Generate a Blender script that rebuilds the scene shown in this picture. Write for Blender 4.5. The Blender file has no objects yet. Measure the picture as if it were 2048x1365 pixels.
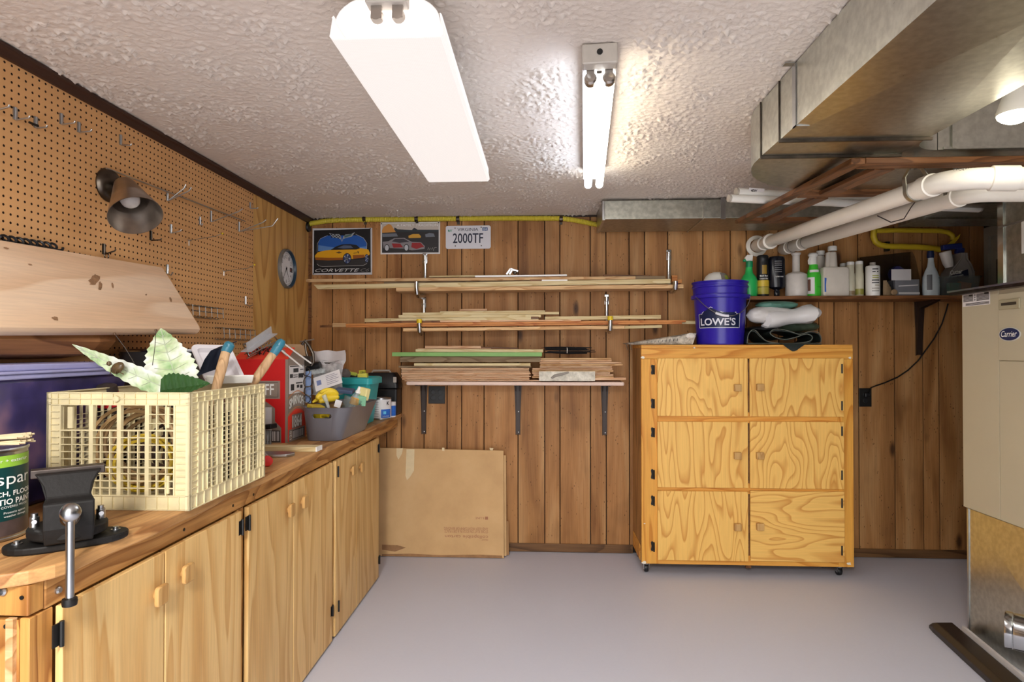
import bpy, bmesh, math, random
import numpy as np
from mathutils import Matrix, Vector

scene = bpy.context.scene
col = scene.collection
# ------------------------------------------------------------------ camera
FPX = 1220.0
HC = 1.365
YAW = math.atan(63 / FPX)
PITCH = 0.010
SHY = 7.3
cam_d = bpy.data.cameras.new('camera')
cam = bpy.data.objects.new('camera', cam_d)
col.objects.link(cam)
cam_d.sensor_fit = 'HORIZONTAL'
cam_d.sensor_width = 36.0
cam_d.lens = 36.0 * FPX / 2048
cam_d.shift_y = SHY / 2048
cam_d.clip_start = 0.05
cam.location = (0, 0, HC)
cam.rotation_euler = (math.pi / 2 + PITCH, 0, YAW)
scene.camera = cam
# ------------------------------------------------------------------ world, lights, exposure
world = bpy.data.worlds.new('world')
scene.world = world
world.use_nodes = True
world.node_tree.nodes['Background'].inputs[0].default_value = (1.0, 0.985, 0.97, 1)
world.node_tree.nodes['Background'].inputs[1].default_value = 2.05


def area(name, loc, sx, sy, power, color=(1, .95, .88), rot=(0, 0, 0)):
    l = bpy.data.lights.new(name, 'AREA')
    l.shape = 'RECTANGLE'
    l.size, l.size_y, l.energy, l.color = sx, sy, power, color
    o = bpy.data.objects.new(name, l)
    o.location = loc
    o.rotation_euler = rot
    col.objects.link(o)
    return o


# two unseen area lights added behind the camera to fill the room
area('fill_light_behind', (-.4, -.75, 2.20), .3, 1.2, 70, (1, .96, .91))
area('fill_light_behind_right', (1.0, -1.2, 2.20), .3, 1.2, 70, (1, .96, .91))
LAMP_WRAP, LAMP_TUBE, LAMP_BULB = .45, 9.5, 24.0
vs = scene.view_settings
scene.display_settings.display_device = 'sRGB'
vs.view_transform = 'Standard'
vs.look = 'None'
vs.gamma = 1.0
vs.use_curve_mapping = False
vs.exposure = 1.0

# ------------------------------------------------------------------ measuring: photo pixel -> point on a real plane of the room
_cy, _sy, _cp, _sp = math.cos(YAW), math.sin(YAW), math.cos(PITCH), math.sin(PITCH)
_f = Vector((-_sy * _cp, _cy * _cp, _sp))
_r = Vector((_cy, _sy, 0))
_u = Vector((_sy * _sp, -_cy * _sp, _cp))


def at(px, py, X=None, Y=None, Z=None):
    d = _f + _r * ((px - 1024) / FPX) - _u * ((py - 682.5 - SHY) / FPX)
    if X is not None:
        t = X / d.x
    elif Y is not None:
        t = Y / d.y
    else:
        t = (Z - HC) / d.z
    return Vector((0, 0, HC)) + d * t


# ------------------------------------------------------------------ geometry helpers
class G:
    """collects shapes in world (or local) coordinates and links them as ONE mesh object"""

    def __init__(self):
        self.v, self.f = [], []

    def add(self, vs_, fs):
        b = len(self.v)
        self.v += [Vector(p) for p in vs_]
        self.f += [tuple(b + i for i in q) for q in fs]
        return self

    def box(self, x0, x1, y0, y1, z0, z1):
        if x0 > x1: x0, x1 = x1, x0
        if y0 > y1: y0, y1 = y1, y0
        if z0 > z1: z0, z1 = z1, z0
        p = [(x, y, z) for z in (z0, z1) for y in (y0, y1) for x in (x0, x1)]
        return self.add(p, [(0, 2, 3, 1), (4, 5, 7, 6), (0, 1, 5, 4), (2, 6, 7, 3), (0, 4, 6, 2), (1, 3, 7, 5)])

    def obox(self, c, size, M=None):
        """box centred at c, turned by the 3x3 / euler M"""
        R = M if isinstance(M, Matrix) else (Matrix() if M is None else _eul(M))
        R = R.to_3x3()
        sx, sy, sz = [s / 2 for s in size]
        p = [Vector(c) + R @ Vector((x, y, z)) for z in (-sz, sz) for y in (-sy, sy) for x in (-sx, sx)]
        return self.add(p, [(0, 2, 3, 1), (4, 5, 7, 6), (0, 1, 5, 4), (2, 6, 7, 3), (0, 4, 6, 2), (1, 3, 7, 5)])

    def beam(self, a, b, w, h, up=(0, 0, 1)):
        """bar of section w x h from a to b"""
        a, b = Vector(a), Vector(b)
        d = (b - a)
        L = d.length
        d.normalize()
        s = d.cross(Vector(up))
        if s.length < 1e-6: s = d.cross(Vector((1, 0, 0)))
        s.normalize()
        u = s.cross(d)
        R = Matrix((s, d, u)).transposed()
        return self.obox((a + b) / 2, (w, L, h), R)

    def tube(self, pts, r, n=8, cap=True, closed=False):
        pts = [Vector(p) for p in pts]
        m = len(pts)
        rs = r if isinstance(r, (list, tuple)) else [r] * m
        b = len(self.v)
        prev = None
        for i, p in enumerate(pts):
            if closed:
                t = pts[(i + 1) % m] - pts[i - 1]
            else:
                t = pts[min(i + 1, m - 1)] - pts[max(i - 1, 0)]
            t.normalize()
            if prev is None:
                a = Vector((0, 0, 1)) if abs(t.z) < .9 else Vector((1, 0, 0))
                s = t.cross(a).normalized()
            else:
                s = (prev - t * prev.dot(t))
                s = s.normalized() if s.length > 1e-6 else t.orthogonal().normalized()
            prev = s
            u = t.cross(s)
            for k in range(n):
                A = 2 * math.pi * k / n
                self.v.append(p + (s * math.cos(A) + u * math.sin(A)) * rs[i])
        for i in range(m if closed else m - 1):
            j = (i + 1) % m
            for k in range(n):
                k2 = (k + 1) % n
                self.f.append((b + i * n + k, b + i * n + k2, b + j * n + k2, b + j * n + k))
        if cap and not closed:
            self.f.append(tuple(b + k for k in range(n))[::-1])
            self.f.append(tuple(b + (m - 1) * n + k for k in range(n)))
        return self

    def lathe(self, prof, c=(0, 0, 0), M=None, n=24, sx=1.0, sy=1.0, cap=True):
        """profile of (radius, height) turned about the local z through c; sx, sy squash it"""
        R = Matrix.Identity(3) if M is None else (M.to_3x3() if isinstance(M, Matrix) else _eul(M).to_3x3())
        b = len(self.v)
        c = Vector(c)
        for (r, z) in prof:
            for k in range(n):
                A = 2 * math.pi * k / n
                self.v.append(c + R @ Vector((r * sx * math.cos(A), r * sy * math.sin(A), z)))
        for i in range(len(prof) - 1):
            for k in range(n):
                k2 = (k + 1) % n
                self.f.append((b + i * n + k, b + i * n + k2, b + (i + 1) * n + k2, b + (i + 1) * n + k))
        if cap:
            if prof[0][0] > 1e-5: self.f.append(tuple(b + k for k in range(n))[::-1])
            if prof[-1][0] > 1e-5: self.f.append(tuple(b + (len(prof) - 1) * n + k for k in range(n)))
        return self

    def loft(self, rings, cap=True, close_ring=True):
        """skin through rings of equally many points"""
        b = len(self.v)
        n = len(rings[0])
        for ring in rings: self.v += [Vector(p) for p in ring]
        for i in range(len(rings) - 1):
            for k in range(n if close_ring else n - 1):
                k2 = (k + 1) % n
                self.f.append((b + i * n + k, b + i * n + k2, b + (i + 1) * n + k2, b + (i + 1) * n + k))
        if cap:
            self.f.append(tuple(b + k for k in range(n))[::-1])
            self.f.append(tuple(b + (len(rings) - 1) * n + k for k in range(n)))
        return self

    def prism(self, poly, h, F):
        """polygon (u, v) raised from w=0 to w=h in the frame F (4x4)"""
        n = len(poly)
        p = [F @ Vector((u, v, 0)) for u, v in poly] + [F @ Vector((u, v, h)) for u, v in poly]
        fs = [tuple(range(n))[::-1], tuple(range(n, 2 * n))]
        fs += [(i, (i + 1) % n, n + (i + 1) % n, n + i) for i in range(n)]
        return self.add(p, fs)

    def grid(self, rows, thick=None):
        """sheet of points; optional thickness along its normals"""
        m, n = len(rows), len(rows[0])
        P = [[Vector(p) for p in r] for r in rows]
        b = len(self.v)
        for r in P: self.v += r
        for i in range(m - 1):
            for k in range(n - 1):
                q = b + i * n + k
                self.f.append((q, q + 1, q + n + 1, q + n))
        if thick:
            b2 = len(self.v)
            for i in range(m):
                for k in range(n):
                    du = P[i][min(k + 1, n - 1)] - P[i][max(k - 1, 0)]
                    dv = P[min(i + 1, m - 1)][k] - P[max(i - 1, 0)][k]
                    nn = du.cross(dv)
                    nn = nn.normalized() if nn.length > 1e-9 else Vector((0, 0, 1))
                    self.v.append(P[i][k] - nn * thick)
            for i in range(m - 1):
                for k in range(n - 1):
                    q = b2 + i * n + k
                    self.f.append((q, q + n, q + n + 1, q + 1))
            for i in range(m - 1):
                for k in (0, n - 1):
                    a, c = b + i * n + k, b + (i + 1) * n + k
                    a2, c2 = b2 + i * n + k, b2 + (i + 1) * n + k
                    self.f.append((a, c, c2, a2) if k == 0 else (a, a2, c2, c))
            for k in range(n - 1):
                for i in (0, m - 1):
                    a, c = b + i * n + k, b + i * n + k + 1
                    a2, c2 = b2 + i * n + k, b2 + i * n + k + 1
                    self.f.append((a, a2, c2, c) if i == 0 else (a, c, c2, a2))
        return self

    def build(self, name, mat, parent=None, smooth=False, bevel=0, seg=2, sub=0):
        me = bpy.data.meshes.new(name)
        inv = ROOT.get(parent.name, Matrix.Identity(4)).inverted() if parent else Matrix.Identity(4)
        me.from_pydata([inv @ p for p in self.v], [], self.f)
        bm = bmesh.new()
        bm.from_mesh(me)
        bmesh.ops.recalc_face_normals(bm, faces=bm.faces)
        bm.to_mesh(me)
        bm.free()
        me.materials.append(mat)
        o = bpy.data.objects.new(name, me)
        col.objects.link(o)
        if parent:
            o.parent = parent
            ROOT[o.name] = ROOT.get(parent.name, Matrix.Identity(4))
        if smooth:
            me.polygons.foreach_set('use_smooth', [True] * len(me.polygons))
            try:
                me.set_sharp_from_angle(angle=math.radians(40))
            except Exception:
                pass
        if bevel:
            m = o.modifiers.new('bevel', 'BEVEL')
            m.width, m.segments, m.limit_method = bevel, seg, 'ANGLE'
        if sub:
            m = o.modifiers.new('subsurf', 'SUBSURF')
            m.levels = m.render_levels = sub
        return o


ROOT = {}          # world matrix of the thing every part hangs under


def _eul(r):
    from mathutils import Euler
    return Euler(r).to_matrix().to_4x4()


def tag(o, label=None, cat=None, group=None, kind=None):
    if label: o['label'] = label
    if cat:
        o['category'] = cat
        o['kind'] = kind or 'thing'
    if group: o['group'] = group
    if kind: o['kind'] = kind
    return o


def thing(name, label, cat, loc, rz=0, group=None):
    o = bpy.data.objects.new(name, None)
    o.empty_display_size = .05
    o.location = loc
    o.rotation_euler = (0, 0, rz)
    col.objects.link(o)
    ROOT[o.name] = Matrix.Translation(Vector(loc)) @ _eul((0, 0, rz))
    return tag(o, label, cat, group)


def tree_copy(root, loc, rz, label=None, group=None):
    def cp(o, par):
        c = o.copy()
        col.objects.link(c)
        if par: c.parent = par
        for ch in list(o.children): cp(ch, c)
        return c
    r = cp(root, None)
    r.location = loc
    r.rotation_euler = (0, 0, rz)
    if label: r['label'] = label
    if group: r['group'] = group
    return r


def frame(o, x, y):
    """4x4 with origin o, u along x, v along y, w = x cross y"""
    x, y = Vector(x).normalized(), Vector(y).normalized()
    z = x.cross(y).normalized()
    y = z.cross(x)
    M = Matrix((x, y, z)).transposed().to_4x4()
    M.translation = Vector(o)
    return M


def words(body, F, w, h, mat, parent, bold=0.0, shear=0.0, lift=.0012, name='lettering', bend=None, narrow=False):
    """flat lettering filling a w x h box whose lower left corner is F's origin"""
    cu = bpy.data.curves.new(name, 'FONT')
    cu.body = body
    cu.offset = bold
    cu.shear = shear
    cu.fill_mode = 'FRONT'
    cu.resolution_u = 3
    t = bpy.data.objects.new(name, cu)
    col.objects.link(t)
    dg = bpy.context.evaluated_depsgraph_get()
    me = bpy.data.meshes.new_from_object(t.evaluated_get(dg))
    bpy.data.objects.remove(t)
    bpy.data.curves.remove(cu)
    P = np.array([v.co[:] for v in me.vertices])
    lo, hi = P.min(0), P.max(0)
    inv = ROOT.get(parent.name, Matrix.Identity(4)).inverted() if parent else Matrix.Identity(4)
    for v in me.vertices:
        u = (v.co.x - lo[0]) / max(hi[0] - lo[0], 1e-6)
        q = (v.co.y - lo[1]) / max(hi[1] - lo[1], 1e-6)
        if bend:
            p = bend(u * w, q * h)
            v.co = inv @ (p if isinstance(p, Vector) and len(p) == 3 else F @ Vector((p[0], p[1], lift)))
        else:
            v.co = inv @ (F @ Vector((u * w, q * h, lift)))
    me.materials.clear()
    me.materials.append(mat)
    o = bpy.data.objects.new(name, me)
    col.objects.link(o)
    if parent:
        o.parent = parent
        ROOT[o.name] = ROOT.get(parent.name, Matrix.Identity(4))
    return o


def flat(polys, F, mat, parent, name, lift=.0008):
    """flat print: polygons in the plane of F, a hair proud of it"""
    g = G()
    for poly in polys:
        g.add([F @ Vector((u, v, lift)) for u, v in poly], [tuple(range(len(poly)))])
    return g.build(name, mat, parent)


def ellipse(cx, cy, rx, ry, n=24, a0=0, a1=360):
    full = abs(a1 - a0) >= 360
    k = n if full else n + 1
    return [(cx + rx * math.cos(math.radians(a0 + (a1 - a0) * i / n)), cy + ry * math.sin(math.radians(a0 + (a1 - a0) * i / n))) for i in range(k)]


def strip(pts, w):
    """thin band along a polyline as one polygon"""
    P = [Vector(p) for p in pts]
    L, R = [], []
    for i, p in enumerate(P):
        t = P[min(i + 1, len(P) - 1)] - P[max(i - 1, 0)]
        n = Vector((-t.y, t.x)).normalized() * w / 2
        L.append(tuple(p + n))
        R.append(tuple(p - n))
    return [[L[i], L[i + 1], R[i + 1], R[i]] for i in range(len(P) - 1)]


def arc(c, r, a0, a1, n, ax=(1, 0, 0), ay=(0, 0, 1)):
    c, ax, ay = Vector(c), Vector(ax), Vector(ay)
    return [c + ax * r * math.cos(math.radians(a0 + (a1 - a0) * i / n)) + ay * r * math.sin(math.radians(a0 + (a1 - a0) * i / n)) for i in range(n + 1)]


# ------------------------------------------------------------------ materials
def lin(c):
    return tuple((x / 255 / 12.92 if x / 255 <= .04045 else ((x / 255 + .055) / 1.055) ** 2.4) for x in c) + (1,)


def newmat(name, rgb=(128, 128, 128), rough=.5, metal=0.0, spec=.5, alpha=1, trans=0, ior=1.45, emit=None, es=0):
    m = bpy.data.materials.new(name)
    m.use_nodes = True
    b = m.node_tree.nodes['Principled BSDF']
    b.inputs['Base Color'].default_value = lin(rgb)
    b.inputs['Roughness'].default_value = rough
    b.inputs['Metallic'].default_value = metal
    b.inputs['Specular IOR Level'].default_value = spec
    b.inputs['Alpha'].default_value = alpha
    b.inputs['Transmission Weight'].default_value = trans
    b.inputs['IOR'].default_value = ior
    if emit:
        b.inputs['Emission Color'].default_value = lin(emit)
        b.inputs['Emission Strength'].default_value = es
    return m


class N:
    """small node writer"""

    def __init__(self, m):
        self.t = m.node_tree
        self.b = self.t.nodes['Principled BSDF']

    def n(self, typ, **kw):
        nd = self.t.nodes.new(typ)
        for k, v in kw.items():
            if k in nd.inputs.keys():
                self.set(nd.inputs[k], v)
            else:
                setattr(nd, k, v)
        return nd

    def set(self, sock, v):
        if isinstance(v, bpy.types.NodeSocket):
            self.t.links.new(v, sock)
        else:
            sock.default_value = v

    def coord(self, scale, rnd=True, rot=(0, 0, 0), generated=False):
        tc = self.n('ShaderNodeTexCoord')
        v = tc.outputs['Generated' if generated else 'Object']
        if rnd:
            oi = self.n('ShaderNodeObjectInfo')
            mu = self.n('ShaderNodeVectorMath', operation='MULTIPLY_ADD')
            self.t.links.new(oi.outputs['Random'], mu.inputs[0])
            mu.inputs[1].default_value = (37.1, 53.7, 71.3)
            self.t.links.new(v, mu.inputs[2])
            v = mu.outputs[0]
        mp = self.n('ShaderNodeMapping')
        self.t.links.new(v, mp.inputs[0])
        mp.inputs['Scale'].default_value = scale
        mp.inputs['Rotation'].default_value = rot
        return mp.outputs[0]

    def noise(self, vec, scale=1.0, detail=2.0, rough=.5, dist=0.0):
        nd = self.n('ShaderNodeTexNoise')
        self.set(nd.inputs['Vector'], vec)
        nd.inputs['Scale'].default_value = scale
        nd.inputs['Detail'].default_value = detail
        nd.inputs['Roughness'].default_value = rough
        nd.inputs['Distortion'].default_value = dist
        return nd.outputs['Fac']

    def math(self, op, a, b=0.0, c=0.0):
        nd = self.n('ShaderNodeMath', operation=op)
        for i, x in enumerate((a, b, c)): self.set(nd.inputs[i], x)
        return nd.outputs[0]

    def ramp(self, fac, stops, interp='LINEAR'):
        nd = self.n('ShaderNodeValToRGB')
        nd.color_ramp.interpolation = interp
        e = nd.color_ramp.elements
        while len(e) < len(stops): e.new(.5)
        for el, (p, c) in zip(e, stops):
            el.position = p
            el.color = lin(c) if max(c) > 1 else tuple(c) + (1,)
        self.set(nd.inputs[0], fac)
        return nd.outputs[0]

    def mix(self, fac, a, b, mode='MIX'):
        nd = self.n('ShaderNodeMix', data_type='RGBA', blend_type=mode)
        self.set(nd.inputs[0], fac)
        self.set(nd.inputs[6], a)
        self.set(nd.inputs[7], b)
        return nd.outputs[2]

    def bump(self, h, strength=.3, dist=.01):
        nd = self.n('ShaderNodeBump')
        nd.inputs['Strength'].default_value = strength
        nd.inputs['Distance'].default_value = dist
        self.set(nd.inputs['Height'], h)
        self.t.links.new(nd.outputs[0], self.b.inputs['Normal'])

    def rnd(self):
        return self.n('ShaderNodeObjectInfo').outputs['Random']

    def color(self, c):
        self.set(self.b.inputs['Base Color'], c)


def gray(v):
    return (v, v, v)


def wood(name, light, dark, axis='x', rough=.5, rings=7.0, knots=0.0, wear=0.0, vary=.18, fine=.35, ring_w=.5, freq=3.0, spec=.35, stretch=7.0):
    """lumber or plywood: contour bands of a stretched noise give cathedral grain, finer fibres on top"""
    m = newmat(name, light, rough, spec=spec)
    w = N(m)
    s = [freq] * 3
    s['xyz'.index(axis)] = freq / stretch
    v = w.coord(tuple(s))
    n1 = w.noise(v, 1.0, 2.0, .45, .25)
    band = w.math('FRACT', w.math('MULTIPLY', n1, rings * 2))
    fs = [140.0] * 3
    fs['xyz'.index(axis)] = 5.0
    fib = w.noise(w.coord(tuple(fs)), 1.0, 3.0, .6)
    ring = w.ramp(band, [(0.0, gray(0.0)), (1 - ring_w, gray(.10)), (.93, gray(1.0)), (1.0, gray(0.0))])
    c = w.mix(ring, lin(light), lin(dark))
    fr = w.ramp(fib, [(.3, gray(1 - fine)), (.65, gray(1.0))])
    c = w.mix(1.0, c, fr, 'MULTIPLY')
    hue = w.n('ShaderNodeHueSaturation')
    w.set(hue.inputs['Value'], w.math('MULTIPLY_ADD', w.rnd(), vary, 1 - vary / 2))
    w.set(hue.inputs['Color'], c)
    c = hue.outputs[0]
    if knots:
        ks = [4.0] * 3
        ks['xyz'.index(axis)] = 2.0
        vo = w.n('ShaderNodeTexVoronoi')
        w.set(vo.inputs['Vector'], w.coord(tuple(ks)))
        vo.inputs['Scale'].default_value = 1.0
        k = w.ramp(vo.outputs['Distance'], [(.03, gray(knots)), (.10, gray(0.0))])
        c = w.mix(k, c, lin(tuple(x * .33 for x in dark)))
    if wear:
        wn = w.noise(w.coord((3, 3, 3)), 1.5, 5.0, .6)
        c = w.mix(w.math('MULTIPLY', w.ramp(wn, [(.45, gray(0.0)), (.72, gray(1.0))]), wear), c, lin(tuple(x * .45 for x in dark)))
    w.color(c)
    w.bump(fib, .12, .004)
    return m


def metal(name, rgb=(190, 192, 190), rough=.35, blotch=.15, scale=9.0, met=1.0):
    m = newmat(name, rgb, rough, met)
    w = N(m)
    n1 = w.noise(w.coord((scale,) * 3), 1.0, 2.0, .5)
    c = w.mix(w.ramp(n1, [(.35, gray(0.0)), (.7, gray(1.0))]), lin(tuple(x * (1 - blotch) for x in rgb)), lin(tuple(min(255, x * (1 + blotch * .4)) for x in rgb)))
    w.color(c)
    w.set(w.b.inputs['Roughness'], w.math('MULTIPLY_ADD', n1, .10, rough - .05))
    return m


def plain(name, rgb, rough=.5, metal_=0.0, speck=0.06, scale=25.0, spec=.5, bump=0.0):
    m = newmat(name, rgb, rough, metal_, spec)
    w = N(m)
    n1 = w.noise(w.coord((scale,) * 3), 1.0, 4.0, .6)
    w.color(w.mix(n1, lin(tuple(x * (1 - speck) for x in rgb)), lin(tuple(min(255, x * (1 + speck)) for x in rgb))))
    if bump: w.bump(n1, bump, .004)
    return m


def clear(name, rgb=(235, 240, 240), rough=.12, amount=.75, base=None):
    """thin clear plastic: part see-through, part sheen"""
    m = newmat(name, base or rgb, rough)
    t = m.node_tree
    out = t.nodes['Material Output']
    tr = t.nodes.new('ShaderNodeBsdfTransparent')
    tr.inputs[0].default_value = lin(rgb)
    mx = t.nodes.new('ShaderNodeMixShader')
    w = N(m)
    n1 = w.noise(w.coord((22,) * 3), 1.0, 3.0, .6)
    w.set(mx.inputs[0], w.ramp(n1, [(.35, gray(amount * .6)), (.7, gray(min(1, amount * 1.35)))]))
    t.links.new(tr.outputs[0], mx.inputs[1])
    t.links.new(w.b.outputs[0], mx.inputs[2])
    t.links.new(mx.outputs[0], out.inputs[0])
    w.bump(n1, .5, .01)
    return m


M = {}
M['ply'] = wood('yellow_plywood', (246, 198, 110), (216, 154, 74), 'z', .42, rings=9, freq=4.6, ring_w=.40, fine=.10, vary=.04, stretch=4.5)
M['ply_h'] = wood('yellow_plywood_sideways', (246, 198, 110), (216, 154, 76), 'x', .42, rings=8, freq=4.4, ring_w=.40, fine=.10, vary=.04, stretch=4.0)
M['cab_frame'] = wood('cabinet_pine', (232, 170, 76), (204, 132, 48), 'z', .45, rings=5, freq=6, ring_w=.5, fine=.14, vary=.06, stretch=9)
M['cab_frame_h'] = wood('cabinet_pine_sideways', (234, 172, 80), (206, 134, 50), 'x', .45, rings=5, freq=6, ring_w=.5, fine=.14, vary=.06, stretch=9)
M['door_pine'] = wood('bench_door_pine', (234, 196, 132), (212, 164, 98), 'z', .42, rings=4, freq=5.5, ring_w=.6, fine=.16, vary=.10, stretch=9)
M['bench_frame'] = wood('bench_frame_pine', (206, 150, 82), (150, 94, 44), 'z', .45, rings=5, freq=8, ring_w=.5, fine=.2, vary=.1, knots=.7)
M['bench_apron'] = wood('bench_apron_pine', (214, 160, 96), (164, 110, 58), 'y', .45, rings=5, freq=9, ring_w=.5, fine=.25, vary=.05, knots=.6)
M['bench_top'] = wood('worn_bench_top', (208, 158, 102), (160, 108, 62), 'y', .5, rings=4, freq=6, ring_w=.5, fine=.25, vary=.05, wear=.42)
M['slab'] = wood('pale_slab', (248, 218, 186), (234, 196, 158), 'y', .55, rings=3, freq=3.2, ring_w=.6, fine=.12, vary=.04, knots=.5)
M['lumber'] = wood('lumber', (222, 184, 136), (190, 142, 92), 'x', .6, rings=5, freq=10, fine=.18, vary=.2)
M['lumber_pale'] = wood('lumber_pale', (224, 206, 160), (204, 178, 126), 'x', .6, rings=4, freq=10, fine=.15, vary=.12)
M['lumber_orange'] = wood('lumber_orange', (212, 142, 78), (174, 98, 44), 'x', .5, rings=4, freq=12, fine=.18, vary=.1)
M['lumber_pink'] = wood('lumber_pink', (230, 190, 152), (206, 156, 114), 'x', .6, rings=4, freq=14, fine=.2, vary=.3)
M['lumber_gray'] = wood('lumber_gray', (150, 128, 100), (116, 92, 66), 'x', .7, rings=4, freq=12, fine=.25, vary=.15)
M['wood_dark'] = wood('dark_stained_wood', (128, 84, 50), (86, 54, 30), 'y', .45, rings=5, freq=8, fine=.3, vary=.15)
M['wood_dark_x'] = wood('dark_stained_wood_sideways', (138, 92, 56), (96, 60, 34), 'x', .45, rings=5, freq=8, fine=.3, vary=.12)
M['strip_ply'] = wood('oak_plywood', (230, 182, 108), (198, 142, 74), 'z', .45, rings=5, freq=2.6, ring_w=.5, fine=.16, vary=.02, stretch=5)
M['handle_wood'] = wood('tool_handle_wood', (198, 162, 122), (166, 128, 90), 'z', .45, rings=4, freq=16, fine=.2, vary=.1)
M['knob_wood'] = wood('knob_wood', (206, 164, 104), (184, 138, 80), 'z', .45, rings=3, freq=14, fine=.12, vary=.06)
M['steel'] = metal('steel', (190, 192, 194), .3, .1)
M['chrome'] = metal('chrome', (205, 208, 210), .16, .05)
M['galv'] = metal('galvanized', (200, 200, 190), .30, .07, 45)
M['galv_dull'] = metal('galvanized_dull', (182, 182, 172), .4, .10, 40)
M['dark_metal'] = metal('dark_bronze', (92, 84, 76), .34, .2, 20)
M['nickel'] = metal('brushed_nickel', (182, 174, 166), .32, .1, 20)
M['black'] = plain('black_paint', (20, 19, 18), .45)
M['black_plastic'] = plain('black_plastic', (24, 25, 28), .4)
M['brown_metal'] = plain('brown_painted_metal', (52, 36, 28), .45)
M['white'] = plain('white_plastic', (236, 234, 228), .4, speck=.02)
M['white_enamel'] = plain('white_enamel', (242, 240, 238), .3, speck=.02)
M['pvc'] = plain('white_pvc', (236, 230, 218), .32, speck=.03, scale=8)
M['yellow'] = plain('yellow_plastic', (226, 196, 40), .4)
M['cast'] = plain('cast_iron', (22, 20, 19), .6, .0, speck=.3, scale=60, spec=.35, bump=.2)
# ================================================================== THE ROOM
D, LX, RX, CZ = 4.16, -1.628, 2.90, 2.284
rng = np.random.default_rng(7)
random.seed(5)
EX, EY, EZ = Vector((1, 0, 0)), Vector((0, 1, 0)), Vector((0, 0, 1))


def rrect(x0, y0, x1, y1, r_, n=5):
    out_ = []
    for cx_, cy_, a0_ in ((x1 - r_, y1 - r_, 0), (x0 + r_, y1 - r_, 90), (x0 + r_, y0 + r_, 180), (x1 - r_, y0 + r_, 270)):
        out_ += [(cx_ + r_ * math.cos(math.radians(a0_ + 90 * k / n)), cy_ + r_ * math.sin(math.radians(a0_ + 90 * k / n))) for k in range(n + 1)]
    return out_



m = newmat('painted_concrete', (186, 183, 192), .42, spec=.4)
w = N(m)
n1 = w.noise(w.coord((1.2, 1.2, 1.2), False), 1.0, 4.0, .55)
n2 = w.noise(w.coord((60, 60, 60), False), 1.0, 3.0, .6)
w.color(w.mix(w.math('MULTIPLY_ADD', n1, .7, w.math('MULTIPLY', n2, .3)), lin((196, 198, 212)), lin((210, 212, 225))))
w.set(w.b.inputs['Roughness'], w.math('MULTIPLY_ADD', n1, .2, .34))
w.bump(n2, .05, .003)
M['floor'] = m
tag(G().box(-1.75, 3.0, -2.5, 4.3, -.1, 0).build('floor', M['floor']), kind='structure')

# ceiling: brushed stipple plaster, relief built into the mesh, finest grain in the bump
m = newmat('stippled_plaster', (208, 200, 190), .8, spec=.2)
w = N(m)
n1 = w.noise(w.coord((1.5, 1.5, 1.5), False), 1.0, 3.0, .5)
c = w.mix(n1, lin((216, 202, 190)), lin((222, 214, 204)))
n2 = w.noise(w.coord((38, 52, 40), False), 1.0, 3.0, .5, .8)
w.color(c)
w.bump(n2, .35, .010)
M['ceiling'] = m


def bandnoise(h, w_, step, lo, hi, ax=1.0):
    f = np.fft.rfft2(rng.standard_normal((h, w_)))
    ky = np.fft.fftfreq(h, step)[:, None]
    kx = np.fft.rfftfreq(w_, step)[None, :]
    k = np.sqrt((ky * ax) ** 2 + kx ** 2)
    f *= np.exp(-(np.log(np.maximum(k, 1e-6) / math.sqrt(lo * hi)) / math.log(hi / lo) * 1.6) ** 2)
    r = np.fft.irfft2(f, s=(h, w_))
    return r / r.std()


st = .0075
xs = np.arange(LX - .05, RX + .08, st)
ys = np.arange(.95, D + .06, st)
a = bandnoise(len(ys), len(xs), st, 20, 58)
b_ = bandnoise(len(ys), len(xs), st, 1.0, 3.0)
hgt = np.clip(np.maximum(a - .25, 0) * (.55 + .4 * np.tanh(b_)), 0, 1.8) * .0075 + .0009 * bandnoise(len(ys), len(xs), st, 35, 65)
xx, yy = np.meshgrid(xs, ys)
V = np.stack([xx, yy, CZ + .003 - hgt], -1).reshape(-1, 3)
nx, ny = len(xs), len(ys)
q = (np.arange(ny - 1)[:, None] * nx + np.arange(nx - 1)[None, :]).reshape(-1)
Fq = np.stack([q, q + nx, q + nx + 1, q + 1], -1)
k = len(V)
V = np.concatenate([V, [[LX - .1, -2.5, CZ], [RX + .1, -2.5, CZ], [RX + .1, .955, CZ], [LX - .1, .955, CZ]]])
me = bpy.data.meshes.new('ceiling')
me.from_pydata(V.tolist(), [], Fq.tolist() + [[k, k + 3, k + 2, k + 1]])
me.polygons.foreach_set('use_smooth', [True] * len(me.polygons))
me.materials.append(M['ceiling'])
o = bpy.data.objects.new('ceiling', me)
col.objects.link(o)
tag(o, kind='structure')

# back wall: wood panelling, plank by plank
m = newmat('panelling', (150, 105, 62), .5, spec=.3)
w = N(m)
n1 = w.noise(w.coord((9, 9, 1.1)), 1.0, 3.0, .5, .6)
fib = w.noise(w.coord((170, 170, 4)), 1.0, 3.0, .6)
c = w.ramp(n1, [(.25, (140, 93, 51)), (.5, (184, 132, 80)), (.75, (206, 160, 108))])
c = w.mix(1.0, c, w.ramp(fib, [(.3, gray(.76)), (.65, gray(1.0))]), 'MULTIPLY')
# smoky patches and knots
sm = w.noise(w.coord((3.2, 3.2, 2.0)), 1.0, 3.0, .6)
c = w.mix(w.ramp(sm, [(.55, gray(0.0)), (.85, gray(.55))]), c, lin((74, 46, 26)))
vo = w.n('ShaderNodeTexVoronoi')
w.set(vo.inputs['Vector'], w.coord((5, 5, 1.9)))
vo.inputs['Scale'].default_value = 1.0
c = w.mix(w.ramp(vo.outputs['Distance'], [(.05, gray(.85)), (.13, gray(0.0))]), c, lin((52, 30, 18)))
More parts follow.
